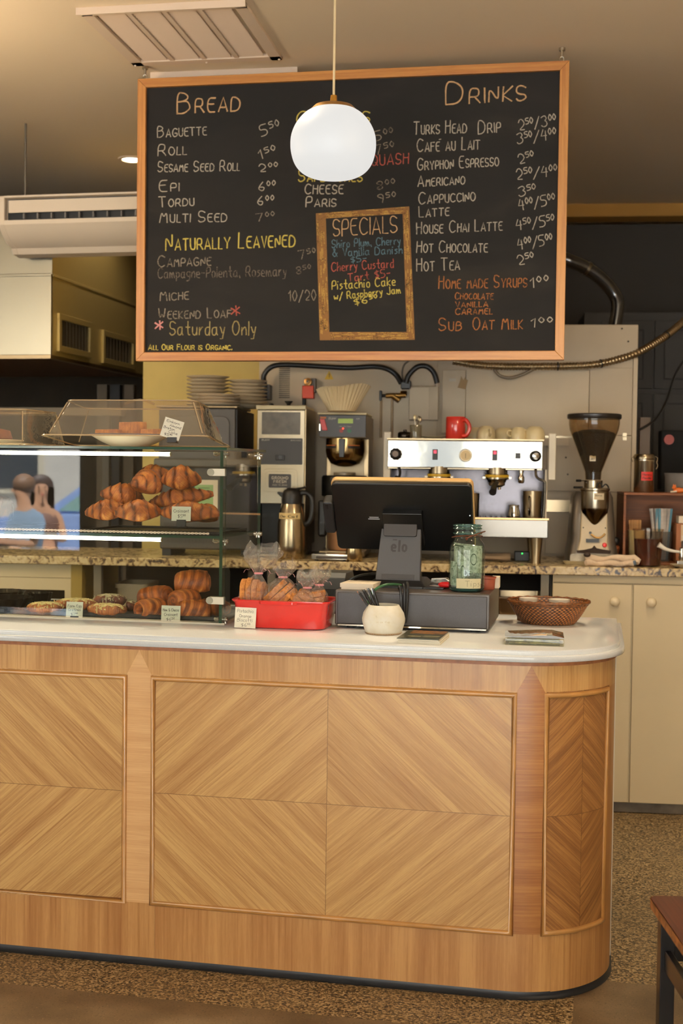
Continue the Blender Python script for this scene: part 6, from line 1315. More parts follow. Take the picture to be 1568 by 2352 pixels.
# ---- espresso machine
em = bt('espresso_machine', 'two group polished steel espresso machine reflecting the shop window', 'espresso machine', -.776, .30)
def mz(z): return z-GZ
mp = MB().box(-.346, .326, -.205, -.19, mz(1.462), mz(1.582)); obj('front_panel', mp, mir, em, smooth=0, bevel=.004)
obj('upper_body', MB().box(-.346, .326, -.19, .22, mz(1.455), mz(1.585)), ss, em, smooth=0, bevel=.003); obj('cup_rail', MB().box(-.35, .33, -.20, .22, mz(1.584), mz(1.590)), ssd, em, smooth=0)
for x0, x1, lab in ((-.366, -.334, 'l'), (.352, .384, 'r')): obj('side_bracket', MB().prism([(x0, mz(1.415)), (x1, mz(1.415)), (x1, mz(1.618)), (x0, mz(1.618))], -.175, -.155), M('white_enamel_bracket', (222, 212, 190), .3), em, smooth=0, bevel=.004)
obj('side_plate', MB().box(-.350, -.340, -.15, .20, mz(1.16), mz(1.46)).box(.340, .350, -.15, .20, mz(1.16), mz(1.46)), M('side_enamel', (206, 190, 160), .35), em, smooth=0)
obj('back_splash', MB().box(-.34, .34, .02, .03, mz(1.235), mz(1.46)), M('satin_splash', (74, 72, 76), .20, 1, bump=(30, .04)), em, smooth=0)
obj('drip_tray', MB().box(-.345, .352, -.235, .18, mz(1.165), mz(1.243)), M('tray_steel', (86, 82, 76), .18, 1, bump=(6, .06)), em, smooth=0, bevel=.003); gg = MB()
for k in range(28): gg.box(-.33+k*.0243, -.322+k*.0243, -.22, .01, mz(1.2435), mz(1.247))
obj('drip_grid', gg, M('grid_dark', (40, 36, 30), .4, .8), em, smooth=0); obj('tray_edge', MB().box(-.347, .354, -.238, -.232, mz(1.243), mz(1.250)), M('copper_edge', (206, 160, 110), .3, .9), em, smooth=0)
for x in (-.30, .305): obj('machine_leg', MB().lathe([(.022, .0), (.020, .012), (.027, .10), (.028, .115)], 20, (x, -.19, 0)), ssd, em, smooth=40); obj('machine_leg', MB().lathe([(.022, .0), (.020, .012), (.027, .10), (.028, .115)], 20, (x, .13, 0)), ssd, em, smooth=40)
def xof(px_, py_, v): return ub(px_, py_, v)[0]+.776
def zof(px_, py_, v): return ub(px_, py_, v)[1]-GZ
vF = .095
kx, kz = xof(909, 1043, vF), zof(909, 1043, vF); obj('steam_knob', MB().lathe([(.0, -.255), (.017, -.254), (.024, -.248), (.026, -.240), (.024, -.222), (.012, -.215), (.012, -.203)], 40, (kx, 0, kz), fn=lambda r, z, a: r*(1+(.05*math.cos(10*a) if r > .02 else 0)), axis='y'), black, em, smooth=50); obj('knob_face', MB().lathe([(.0, -.2568), (.013, -.2565), (.013, -.254)], 24, (kx, 0, kz), axis='y', caps=False), M('knob_grey', (112, 92, 76), .4), em)
kx, kz = xof(1229, 1048, vF), zof(1229, 1048, vF); obj('steam_knob', MB().lathe([(.014, -.254), (.021, -.250), (.0245, -.240), (.023, -.222), (.012, -.214), (.012, -.203)], 36, (kx, 0, kz), axis='y'), black, em, smooth=50); obj('knob_face', MB().lathe([(.0, -.257), (.0145, -.255), (.0145, -.250)], 24, (kx, 0, kz), axis='y', caps=False), mir, em, smooth=60)
for px_, py_, hh_, lit in ((999, 1044, .023, 1), (1136, 1046, .023, 1), (1189, 1047, .0125, 0)):
    x, z = xof(px_, py_, vF), zof(px_, py_, vF); s_ = obj('switch', MB().box(x-.0115, x+.0115, -.212, -.2055, z-hh_, z+hh_), black, em, smooth=0, bevel=.0015)
    if lit: obj('switch_light', MB().box(x-.006, x+.006, -.2145, -.212, z+.005, z+.018), M('switch_glow', (230, 40, 80), .3, emis=((235, 30, 70), .9)), s_, smooth=0)
gx2, gz2 = xof(1069, 1046, vF), zof(1069, 1046, vF); gg_ = obj('pressure_gauge', MB().lathe([(.0, -.2105), (.0245, -.2108), (.0265, -.213), (.0285, -.210), (.0285, -.205)], 36, (gx2, 0, gz2), axis='y', caps=False), M('gauge_ring', (226, 216, 196), .2, .6), em, smooth=40)
obj('gauge_face', MB().lathe([(.0, -.2112), (.0235, -.2112)], 32, (gx2, 0, gz2), axis='y', caps=False), M('gauge_cream', (236, 214, 166), .5), gg_); obj('needle', MB().box(gx2-.001, gx2+.001, -.2122, -.2114, gz2-.012, gz2+.009), M('needle_brown', (120, 80, 50), .5), gg_, smooth=0)
gold = M('gold_gasket', (206, 166, 40), .4)
for k, (px_, py_) in enumerate(((1008, 1088), (1141, 1090))):
    x, z = xof(px_, py_, vF+.04), zof(px_, py_, vF+.04); y = -.165
    g = obj('group_head', MB().lathe([(.044, .03), (.046, .0), (.050, -.002), (.050, -.007), (.0, -.008)], 36, (x, y, z+.002)), ss, em, smooth=40); obj('gold_ring', MB().lathe([(.0505, -.001), (.0515, -.003), (.0515, -.011), (.0505, -.013)], 36, (x, y, z), caps=False), gold, g, smooth=60)
    obj('lock_collar', MB().lathe([(.0, -.0125), (.053, -.0125), (.053, -.020), (.042, -.024), (.038, -.034), (.0, -.036)], 36, (x, y, z)).box(x-.062, x+.062, y-.012, y+.012, z-.018, z-.010), M('collar_chrome', (150, 138, 118), .18, 1), g, smooth=40)
    pf_ = obj('portafilter', MB().lathe([(.036, -.030), (.035, -.046), (.022, -.054), (.0, -.056)], 28, (x, y, z)).tube([(x-.008, y, z-.05), (x-.010, y, z-.068)], .007, 8).tube([(x+.010, y, z-.05), (x+.012, y, z-.066)], .007, 8), ssd, g, smooth=50)
    hx = -.02 if k else .012; obj('handle', MB().tube([(x, y-.03, z-.036), (x+hx*.5, y-.07, z-.045), (x+hx, y-.14, z-.075)], lambda k_: (.009, .011, .016)[k_], 14), black, pf_, smooth=60)
wx, wz = xof(1197, 1085, vF+.03), zof(1197, 1085, vF+.03); obj('hot_water_tap', MB().cyl((wx, -.16, wz), .011, .02, 16).lathe([(.009, .0), (.009, -.012), (.014, -.022), (.014, -.042), (.009, -.048), (0, -.048)], 20, (wx, -.16, wz)), chrome, em, smooth=50)
wx, wz = xof(1230, 1082, vF), zof(1230, 1082, vF); obj('steam_wand', MB().tube(smoothpts([(wx, -.19, wz+.01), (wx+.002, -.20, wz-.02), (wx+.014, -.21, wz-.034), (wx+.034, -.215, wz-.044), (wx+.040, -.215, wz-.07), (wx+.034, -.21, wz-.24)], 5), .0058, 10), M('wand_dark', (80, 74, 64), .25, .9), em, smooth=60)
wx, wz = xof(915, 1078, vF), zof(915, 1078, vF); obj('steam_wand', MB().tube(smoothpts([(wx, -.19, wz+.01), (wx+.006, -.20, wz-.014), (wx+.002, -.212, wz-.034), (wx-.016, -.218, wz-.048), (wx-.020, -.218, wz-.20)], 5), .0062, 10), black, em, smooth=60)
# things standing on and under it
def pitcher(lab, u, v, z, r, h, m, hdl=1):
    p = bt('milk_pitcher', lab, 'pitcher', u, v, z, 0, 'steel milk pitchers'); obj('pitcher_body', MB().lathe([(.0, .0), (r, .0), (r*1.02, .004), (r*1.0, h*.35), (r*.80, h*.78), (r*.86, h), (r*.82, h), (r*.76, h*.78), (r*.95, h*.3), (r*.9, .006), (.0, .005)] if hdl == 2 else [(.0, 0), (r*.92, 0), (r*.94, .004), (r, h), (r*.97, h), (r*.9, .006), (0, .005)], 32), m, p, smooth=60)
    obj('handle', MB().tube(smoothpts([(-.3*r, -r*.92, h*.80), (-.34*r, -r*1.45, h*.72), (-.34*r, -r*1.5, h*.35), (-.3*r, -r*.95, h*.15)], 5), .0045 if hdl == 2 else .006, 8, flat=1.5), chrome, p, smooth=60)
DT = GZ+mz(1.2475)
pitcher('tall steel milk pitcher at the right end of the espresso machine drip tray', ub(1222, 1150, .18)[0], .18, DT, .042, .118, ssd); pitcher('small round steel creamer on the drip tray left of the tall pitcher', ub(1180, 1165, .16)[0], .16, DT, .027, .056, chrome, 2); pitcher('steel milk pitcher half hidden behind the right edge of the till screen', ub(1083, 1150, .2)[0], .2, DT, .034, .105, ssd)
TZ = GZ+mz(1.5905)
mug = bt('red_mug', 'glossy red mug standing on top of the espresso machine', 'mug', ub(1046, 985, .18)[0], .18, TZ); rg_m = M('red_mug_glaze', (206, 50, 36), .22, coat=.5)
obj('mug_body', MB().lathe([(.0, .0), (.042, .0), (.044, .003), (.0435, .094), (.0415, .098), (.040, .094), (.040, .006), (.0, .005)], 36), rg_m, mug, smooth=60); obj('handle', MB().tube(smoothpts([(.030, -.030, .080), (.044, -.040, .082), (.058, -.044, .062), (.060, -.045, .040), (.048, -.042, .016), (.030, -.031, .014)], 6), .0065, 12, flat=1.4), rg_m, mug, smooth=60)
cupm = M('cream_cup', (228, 208, 160), .28, coat=.4)
def cupi(lab, u, v, r, h, hdl=None, name='coffee_cup'):
    p = bt(name, lab, 'cup', u, v, TZ, 0, 'upturned cream cups'); obj('cup_body', MB().lathe([(r, .0), (r*1.0, h*.35), (r*.92, h*.68), (r*.70, h*.93), (r*.52, h*.97), (r*.50, h), (.0, h)], 32), cupm, p, smooth=60)
    if hdl is not None:
        c, s = math.cos(R(hdl)), math.sin(R(hdl)); obj('handle', MB().tube(smoothpts([(r*.92*c, r*.92*s, h*.70), (r*1.32*c, r*1.32*s, h*.70), (r*1.45*c, r*1.45*s, h*.45), (r*1.0*c, r*1.0*s, h*.25)], 5), .005, 10), cupm, p, smooth=60)
cupi('upturned cream cup on the machine just behind the red mug handle', ub(1090, 1000, .27)[0], .27, .038, .055); cupi('upturned cream cup right of the red mug, its handle turned to the viewer', ub(1116, 1000, .17)[0], .17, .041, .058, -70)
cupi('wide upturned cream bowl in the middle of the cups on the machine', ub(1158, 1000, .26)[0], .26, .050, .054); cupi('upturned cream cup with its handle at the left, second from the right end', ub(1190, 1000, .17)[0], .17, .036, .054, 200); cupi('upturned cream cup with its handle at the left, at the right end of the machine', ub(1228, 1000, .17)[0], .17, .044, .058, 195)
gl_ = bt('glass_jar', 'small glass jar holding spoons on the left of the espresso machine', 'jar', ub(955, 990, .17)[0], .17, TZ); obj('jar_body', MB().lathe([(.0, 0), (.026, 0), (.027, .058), (.0265, .06), (.024, .058), (.023, .006), (0, .005)], 28), clear('jar_glass', (226, 222, 206), 1.6, .02, .10), gl_, smooth=60)
for k, (lab, dx, dy, h) in enumerate((('pale spoon standing in the glass jar, bowl end up', -.006, .004, .085), ('dark handled spoon in the glass jar, leaning right', .016, .0, .076), ('third spoon in the glass jar, behind the other two', .010, .010, .080))):
    sp_ = bt('spoon', lab, 'spoon', ub(955, 990, .17)[0], .17, TZ, 0, 'spoons in the glass jar'); obj('spoon_handle', MB().tube([(-dx*.4, 0, .008), (dx, dy, h)], .0025, 8), chrome, sp_); obj('spoon_bowl', MB().ball((dx*1.1, dy, h+.008), .009, 14, sc=(.8, .45, 1.5)), M('spoon_pale', (226, 206, 160), .3, .5) if k == 0 else ssd, sp_, smooth=60)
sau = bt('saucer', 'cream saucer lying on the espresso machine left of the red mug', 'saucer', ub(995, 1005, .20)[0], .2, TZ); obj('saucer_body', MB().lathe([(.0, 0), (.03, 0), (.052, .008), (.054, .010), (.03, .004), (0, .003)], 32), cupm, sau, smooth=60)
db = bt('steel_pot', 'small dark lidded pot at the left rear of the espresso machine top', 'pot', ub(930, 995, .34)[0], .34, TZ); obj('pot_body', MB().lathe([(.0, 0), (.030, 0), (.033, .006), (.033, .028), (.028, .034), (.008, .036), (.008, .044), (0, .045)], 28), M('dark_pot', (52, 44, 34), .25, .7), db, smooth=50)
und = bt('power_unit', 'small black power unit with a green light under the espresso machine', 'power unit', ub(1200, 1255, .24)[0], .24); obj('unit_body', MB().box(-.035, .03, 0, .06, .0, .042), black, und, smooth=0, bevel=.003); obj('status_light', MB().ball((-.002, -.002, .034), .003, 8), M('green_led', (60, 230, 90), .4, emis=((40, 230, 80), 5)), und)
tw_ = bt('folded_cloth', 'folded pale cloth lying under the espresso machine', 'cloth', ub(1125, 1265, .22)[0], .22); obj('cloth_body', MB().grid(28, 10, lambda u_, v_: (-.10+.19*u_, .01*math.sin(7*u_)+.04*math.cos(2*PI*v_), .018+.017*math.sin(2*PI*v_)*(1+.15*math.sin(9*u_)))), M('pale_cloth', (176, 150, 120), .9), tw_, smooth=60)

# ---- espresso grinder with hopper
eg = bt('espresso_grinder', 'cream and steel espresso grinder with bean filled hopper', 'grinder', -.225, .24)
lv = []
for z, w, d, y0 in ((.0, .108, .13, 0), (.05, .106, .13, 0), (.10, .098, .12, .004), (.20, .092, .11, .008), (.29, .086, .105, .012), (.315, .076, .095, .016)):
    lv.append([(x, y, z) for x, y in rrect(-w, w, -d+y0, d, .035, 5)])
obj('body', MB().add(*loftrings(lv)), M('grinder_grey', (104, 94, 82), .3, .55), eg, smooth=40)
fc = MB().prism([(-.072, .055), (.068, .055), (.060, .10), (.054, .29), (-.052, .29), (-.060, .10)], -.136, -.10); obj('front_plate', fc, M('grinder_cream', (206, 188, 156), .4), eg, smooth=0, bevel=.008)
obj('foot_band', MB().prism(rrect(-.10, .094, .0, .046, .01, 3), -.138, -.12), M('scuffed_band', (166, 152, 128), .4, .4, noise=(30, .3)), eg, smooth=30)
obj('spatter', MB().prism([(-.07, .05), (.07, .05), (.075, .062), (.04, .067), (.012, .072), (.002, .084), (-.008, .072), (-.04, .064), (-.074, .060)], -.1372, -.1365), M('coffee_stain', (46, 30, 18), .8), eg, smooth=0)
obj('chute_cone', MB().lathe([(.058, .245), (.056, .225), (.010, .165), (.008, .156), (.0, .156)], 36, (.002, -.12, 0)), M('cone_dark_steel', (92, 76, 54), .2, 1), eg, smooth=40)
obj('doser_ring', MB().lathe([(.0, .243), (.0585, .243), (.0595, .248), (.0595, .318), (.063, .322), (.063, .330), (.058, .332), (.0, .332)], 40, (.002, -.12, 0)), ss, eg, smooth=40)
obj('ring_label', MB().grid(10, 2, lambda u_, v_: (.002+.0602*math.sin(-.15+.75*u_), -.12-.0602*math.cos(-.15+.75*u_), .282+.028*v_)), M('ring_label_cream', (206, 190, 160), .6), eg, smooth=60)
obj('label_lettering', write(MB(), 'ROYAL', 0, 0, 1, 0, .3, .05, 0, jit=0, fn=lambda p: (.002+.0606*math.sin(-.05+.5*p[0]), -.12-.0606*math.cos(-.05+.5*p[0]), .297+.02*p[2])), ink, eg, smooth=0)
obj('adjust_collar', MB().cyl((.0, -.06, .332), .040, .032, 32).cyl((-.03, -.08, .352), .005, .004, 8), ss, eg, smooth=40); obj('adjust_lever', MB().tube([(-.04, -.06, .362), (-.055, -.07, .362)], .002, 6).tube([(-.055, -.07, .362), (-.074, -.08, .362)], .0055, 10), black, eg); obj('adjust_lever', MB().tube([(-.05, -.10, .333), (-.066, -.11, .333), (-.088, -.12, .333)], .0045, 10), black, eg)
obj('cable', MB().tube(smoothpts([(.01, -.10, .33), (.018, -.11, .352), (.03, -.11, .35), (.032, -.12, .335), (.045, -.12, .348), (.058, -.11, .34), (.064, -.10, .32)], 5), .003, 8), black, eg)
hop = obj('hopper', MB().lathe([(.034, .366), (.036, .40), (.106, .585), (.110, .61), (.110, .632), (.107, .632), (.107, .61), (.103, .587), (.033, .402), (.031, .366)], 44, (.0, -.05, 0)), clear('hopper_plastic', (232, 222, 204), 1.4, .02, .02), eg, smooth=12)
bm_ = M('coffee_beans', (44, 24, 14), .35, noise=(220, .6), bump=(260, .8)); bb = obj('coffee_beans', MB().lathe([(.0, .368), (.030, .368), (.032, .402), (.092, .562), (.088, .572), (.05, .584), (.0, .588)], 44, (.0, -.05, 0), fn=lambda r, z, a: r*(1+.012*math.sin(31*a+z*400))), bm_, hop, smooth=60); bb['kind'] = 'stuff'
obj('hopper_lid', MB().lathe([(.0, .632), (.114, .632), (.117, .636), (.117, .650), (.112, .654), (.0, .658)], 44, (.0, -.05, 0)), M('hopper_lid_black', (34, 28, 24), .35), eg, smooth=40); obj('hopper_sticker', MB().box(-.022, .004, -.1075, -.1065, .447, .472), M('hopper_sticker_white', (206, 196, 176), .6), hop, smooth=0)
obj('logo_lettering', write(MB(), 'xi', -.016, .454, -.002, .454, .010, .002, -.108, jit=0), ink, hop, smooth=0)
for x in (-.046, .048): obj('screw', MB().lathe([(.0, -.1385), (.003, -.138), (.003, -.136)], 10, (x, 0, .160), axis='y', caps=False), seam, eg)
obj('red_button', MB().lathe([(.0, -.146), (.008, -.145), (.0105, -.136)], 20, (.046, 0, .086), axis='y', caps=False), M('button_scarlet', (214, 34, 24), .35), eg, smooth=50); obj('switch', MB().cyl((-.016, -.140, .138), .006, .006, 12, axis='y').box(-.034, .022, -.140, -.136, .096, .112), M('switch_dark', (40, 36, 30), .4), eg); obj('dose_hook', MB().tube(smoothpts([(-.014, -.142, .132), (.008, -.146, .118), (.03, -.146, .120), (.046, -.146, .136)], 5), .004, 8), M('hook_brass', (176, 140, 84), .35, .7), eg)
tr_ = bt('tray', 'cream tray under the espresso grinder', 'tray', -.30, .12); obj('tray_body', MB().add(*loftrings([[(x, y, 0) for x, y in rrect(-.045, .16, -.03, .02, .01, 3)], [(x, y, .014) for x, y in rrect(-.055, .17, -.04, .022, .012, 3)]])), M('tray_cream', (196, 180, 140), .4), tr_, smooth=30)
rag = bt('towel', 'rolled white cleaning towel with a blue stripe on the granite edge', 'towel', ub(1402, 1285, .03)[0], .025)
P1 = [(-.105+.012*k, .012*math.sin(.5*k), .013+.003*math.sin(.9*k)) for k in range(18)]; P2 = [(-.105+.012*k, .018-.006*math.sin(.4*k), .030+.009*(k/17)**2+.003*math.sin(.7*k+1)) for k in range(18)]
towm = M('towel_white', (218, 194, 166), .95, bump=(120, .4), sheen=.4); obj('lower_fold', MB().tube(P1, lambda k: .0125+.002*math.sin(k*.8), 14, flat=.95), towm, rag, smooth=60); obj('upper_fold', MB().tube(P2+[(.115, .006, .028), (.108, -.004, .016)], lambda k: .013+.003*math.sin(k*.6), 14), towm, rag, smooth=60)
obj('blue_stripe', MB().tube([(.094, -.010, .016), (.104, -.012, .019)], .0105, 12), M('towel_blue', (92, 104, 116), .95), rag, smooth=60); obj('dark_end', MB().ball((-.100, -.002, .048), .013, 12, sc=(1.2, .8, .8)), M('dark_knob', (46, 30, 20), .5), rag)
pm_ = bt('pepper_mill', 'brown wooden pepper mill right of the espresso grinder', 'pepper mill', ub(1412, 1265, .19)[0], .19); obj('mill_body', MB().lathe([(.0, 0), (.015, 0), (.016, .004), (.013, .03), (.016, .055), (.021, .066), (.020, .076), (.012, .082), (.0, .083)], 28), M('mill_wood', (104, 54, 26), .35, coat=.4), pm_, smooth=60); obj('mill_top', MB().lathe([(.0, .083), (.012, .084), (.018, .098), (.018, .108), (.010, .116), (0, .118)], 24), black, pm_, smooth=50)
sp2 = bt('spray_bottle', 'bottle with a blue cap peeping out beside the espresso grinder', 'bottle', ub(1402, 1250, .36)[0], .37); obj('bottle_body', MB().lathe([(.0, 0), (.022, 0), (.024, .004), (.024, .09), (.010, .115), (.010, .125), (0, .125)], 24), clear('bottle_plastic', (206, 206, 206), 1, .05, .3), sp2, smooth=50); obj('blue_cap', MB().cyl((0, 0, .1255), .012, .024, 18), M('cap_blue', (56, 92, 140), .4), sp2)

# ---- wooden box with straws, canister, figurine, iced tea, tap
wbm = wood('box_oak', (128, 70, 20), (90, 46, 10), 'straight', dens=.9, coat=0, rough=.6)
wb = bt('wooden_box', 'open fronted brown wooden box holding stirrers and straws at the far right', 'box', .21, .16)
def wbox(name, x0, x1, y0, y1, z0, z1): 
    V = MB().box(x0, x1, y0, y1, z0, z1); uvs = [(p[2], p[0]+p[1]) if (x1-x0) < .02 else (p[0]*0+p[2]+p[1], p[0]) for p in V.v]; V.uv = {i: [uvs[j] for j in f] for i, f in enumerate(V.f)}; obj(name, V, wbm, wb, smooth=0, bevel=.0015)
wbox('side_panel', -.305, -.294, 0, .26, .0, .302); wbox('side_panel', .294, .305, 0, .26, 0, .302); wbox('top_panel', -.305, .305, 0, .26, .3025, .3135); wbox('bottom_panel', -.2935, .2935, 0, .26, 0, .010); wbox('back_panel', -.2935, .2935, .25, .26, .0105, .302)
can = bt('canister', 'steel clip top canister with a red label on the wooden box', 'canister', ub(1479, 1100, .26)[0], .27, GZ+.314)
obj('can_body', MB().lathe([(.0, 0), (.042, 0), (.044, .003), (.044, .132), (.046, .136), (.046, .144), (.0, .144)], 36), M('canister_steel', (186, 174, 152), .24, 1), can, smooth=40); obj('can_lid', MB().lathe([(.0445, .1445), (.0475, .148), (.0475, .160), (.042, .168), (.0, .170)], 36), M('lid_steel', (150, 138, 116), .24, 1), can, smooth=40)
lbl = obj('red_label', MB().grid(14, 2, lambda u_, v_: (.0445*math.sin(-.40+1.25*u_), -.0445*math.cos(-.40+1.25*u_), .052+.038*v_)), M('label_red', (196, 40, 30), .5), can, smooth=60)
lg = MB()
for w_, zz in (('Honey', .074), ('Powder', .059)): write(lg, w_, 0, 0, 1, 0, .5, .06, 0, jit=.3, fn=lambda p, zz=zz: (.0449*math.sin(-.25+.9*p[0]), -.0449*math.cos(-.25+.9*p[0]), zz+.018*p[2]))
obj('handwriting', lg, ink, lbl, smooth=0); obj('clip', MB().tube(smoothpts([(.046, -.008, .158), (.056, -.010, .150), (.052, -.010, .132), (.057, -.010, .118), (.050, -.010, .102)], 5), .002, 6).tube(smoothpts([(-.046, 0, .158), (-.056, -.002, .150), (-.052, -.002, .134)], 5), .0018, 6), chrome, can)
fg = bt('cat_figurine', 'tiny orange and white lying animal figurine on the wooden box', 'figurine', ub(1556, 1130, .22)[0], .23, GZ+.314)
me_o, me_w = M('figurine_orange', (206, 104, 36), .5), M('figurine_white', (226, 212, 190), .5)
obj('body', MB().grid(20, 14, lambda u_, v_: (.012+.030*-math.cos(PI*v_), .011*math.sin(PI*v_)**.8*math.cos(2*PI*u_), .011+.011*math.sin(PI*v_)**.8*math.sin(2*PI*u_)*(1.1 if v_ < .5 else .95)), cu=True), me_o, fg, smooth=80)
hd_ = obj('head', MB().ball((-.014, -.004, .024), .0085, 14, sc=(1, .95, .95)).ball((-.021, -.006, .0215), .004, 10).add([(-.020, -.002, .030), (-.014, -.004, .031), (-.018, -.003, .040)], [(0, 1, 2)]).add([(-.013, -.004, .031), (-.007, -.004, .030), (-.009, -.003, .039)], [(0, 1, 2)]), me_o, fg, smooth=60)
for y in (-.010, .006): obj('paw', MB().tube([(-.005, y, .006), (-.020, y-.002, .004), (-.030, y-.002, .004)], .0042, 8), me_w, fg, smooth=60)
obj('tail', MB().tube(smoothpts([(.038, .0, .008), (.054, -.006, .006), (.062, -.014, .005)], 5), .0036, 8), me_w, fg, smooth=60)
# cups of stirrers and straws
sc_ = bt('stirrer_cup', 'tall cream paper cup of wooden stirrers inside the wooden box', 'cup', ub(1462, 1240, .22)[0], .235, GZ+.0105); obj('cup_body', MB().lathe([(.0, 0), (.028, 0), (.030, .004), (.037, .135), (.038, .137), (.0355, .137), (.028, .008), (0, .006)], 28), M('paper_cup', (212, 190, 134), .6), sc_, smooth=50)
stm = M('stirrer_wood', (186, 136, 84), .7, noise=(50, .15))
base_s = bt('stirrer', 'flat wooden coffee stirrer standing in the paper cup with its like', 'stirrer', ub(1462, 1240, .22)[0], .235, GZ+.018, 0, 'wooden stirrers in the paper cup'); obj('stick', MB().prism(rrect(-.003, .003, 0, .175, .0029, 3), -.0007, .0007), stm, base_s, smooth=0)
for k in range(22):
    a = rnd.uniform(0, 2*PI); q = rnd.uniform(.2, 1); x, y = .018*q*math.cos(a), .018*q*math.sin(a)
    dup(base_s, W(ub(1462, 1240, .22)[0], .235, GZ+.0175)+BE*x*.9+BN*y*.9, (rnd.uniform(-.06, .06)-y*2.2, x*4.5+rnd.uniform(-.03, .03), BA+rnd.uniform(-.6, .6)))
base_s.rotation_euler = (.02, -.04, BA)
st_c = bt('straw_cup', 'clear plastic cup full of paper wrapped straws inside the wooden box', 'cup', ub(1521, 1230, .24)[0], .27, GZ+.0105); obj('cup_body', MB().lathe([(.0, 0), (.036, 0), (.038, .004), (.048, .130), (.049, .132), (.047, .132), (.036, .008), (0, .006)], 28), clear('cup_plastic', (206, 206, 206), 1.3, .04, .12), st_c, smooth=50)
sm_ = M('straw_wrapper', (216, 206, 196), .7, noise=(60, .1)); sb_ = M('straw_wrapper_blue', (110, 160, 178), .7)
for kk, (mm, lab, nn) in enumerate(((sm_, 'white paper wrapped straw standing in the clear cup', 26), (sb_, 'white and blue wrapped straw standing in the clear cup', 6))):
    s0 = bt('straw', lab, 'straw', ub(1521, 1230, .24)[0], .27, GZ+.018, 0, 'wrapped straws in the clear cup' if kk == 0 else 'blue wrapped straws in the clear cup'); obj('wrapper', MB().box(-.0042, .0042, -.0022, .0022, 0, .215).box(-.0052, .0052, -.0006, .0006, .215, .226), mm, s0, smooth=0)
    for k in range(nn):
        a = rnd.uniform(0, 2*PI); q = rnd.uniform(.15, 1); x, y = .026*q*math.cos(a), .026*q*math.sin(a)
        dup(s0, W(ub(1521, 1230, .24)[0], .27, GZ+.0175)+BE*x+BN*y, (rnd.uniform(-.05, .05)-y*3, x*4.2+rnd.uniform(-.05, .05), BA+rnd.uniform(-.8, .8)))
    s0.rotation_euler = (.03, -.06+.1*kk, BA)
it = bt('iced_tea_tub', 'clear plastic tub of dark brown iced tea at the front of the wooden box', 'tub', ub(1488, 1240, .09)[0], .09); obj('tub_wall', MB().lathe([(.0, 0), (.052, 0), (.054, .003), (.062, .150), (.066, .152), (.066, .160), (.062, .160), (.0525, .005), (0, .004)], 40), clear('tub_plastic', (244, 238, 230), 1.3, .03, .008), it, smooth=50); obj('tea', MB().lathe([(.0, .005), (.0518, .005), (.0590, .118), (.0, .118)], 40), M('dark_tea', (74, 26, 10), .12, coat=.5), it, smooth=40)
cr_ = bt('brown_carton', 'brown carton with a cream label inside the right of the wooden box', 'carton', ub(1562, 1230, .20)[0]+.022, .23, GZ+.0105); obj('carton_body', MB().box(-.04, .06, -.03, .07, 0, .17), M('carton_brown', (150, 92, 52), .6), cr_, smooth=0, bevel=.002); obj('label_panel', MB().box(-.020, .055, -.0315, -.03, .09, .165), M('carton_cream', (206, 180, 146), .6), cr_, smooth=0); obj('label_strip', MB().box(-.018, .05, -.033, -.0315, .095, .118), M('strip_white', (214, 200, 180), .6), cr_, smooth=0); obj('dark_strip', MB().box(-.018, .05, -.0322, -.0315, .060, .0945), M('strip_dark', (60, 48, 40), .6), cr_, smooth=0)
cr2 = bt('white_carton', 'white carton lying on top of the brown carton in the wooden box', 'carton', ub(1566, 1195, .22)[0]+.02, .25, GZ+.181); obj('carton_body', MB().box(-.035, .05, -.03, .04, 0, .032), wp, cr2, smooth=0, bevel=.002)
sp3 = bt('saucer', 'cream saucer under the chrome tap at the right edge', 'saucer', ub(1560, 1285, .03)[0]+.02, .04); obj('saucer_body', MB().lathe([(.0, 0), (.034, 0), (.056, .012), (.058, .014), (.034, .006), (0, .004)], 32), M('saucer_cream', (206, 192, 160), .35), sp3, smooth=60)
tap = bt('beer_tap', 'chrome tap with a long white lever at the right edge', 'tap', ub(1562, 1280, .02)[0], .025, GZ+.0145); tap.name = 'tap'
obj('base', MB().box(-.014, .03, -.016, .016, -.0, .016), chrome, tap, smooth=0, bevel=.002); obj('stem', MB().lathe([(.009, .016), (.010, .022), (.013, .030), (.010, .042), (.012, .052), (.009, .062), (.010, .070), (.0, .074)], 20, (.006, 0, 0)), chrome, tap, smooth=50)
obj('lever', MB().tube(smoothpts([(.004, 0, .052), (-.03, -.004, .056), (-.062, -.006, .064), (-.082, -.006, .076), (-.092, -.006, .082)], 6), lambda k: .0055+.0075*(k/24)**1.6, 14), M('white_lever', (240, 236, 226), .25, coat=.4), tap, smooth=60)
# kitchen shelf rail seen between the cake covers, posts
kr = thing('shelf_rail', 'pale shelf rail in the dark kitchen behind the cake covers', 'shelf rail', (0, 0, 0)); a = at(95, 945, 6.9); obj('rail', MB().box(a.x-1.2, a.x+.5, 6.88, 6.96, a.z-.022, a.z+.022), M('rail_pale', (150, 132, 104), .5), kr, smooth=0); 
for x in (a.x-1.0, a.x+.4): obj('leg', MB().box(x-.02, x+.02, 6.9, 6.94, .003, a.z-.022), M('rail_leg', (80, 70, 54), .5), kr, smooth=0)
for lab, x, y, m in (('grey brown post in the kitchen under the hood end', 234, 890, M('post_grey', (92, 78, 58), .6)), ('dark post beside the grey one under the hood end', 264, 890, M('post_black', (20, 16, 12), .6)), ('brown post next to the yellow wall in the kitchen', 296, 890, M('post_tan', (84, 68, 46), .6))):
    u = ub(x, y, 2.1)[0]; p = bt('kitchen_post', lab, 'post', u, 2.1, 0); obj('post_body', MB().box(-.03, .03, 0, .06, .003, 1.95), m, p, smooth=0)
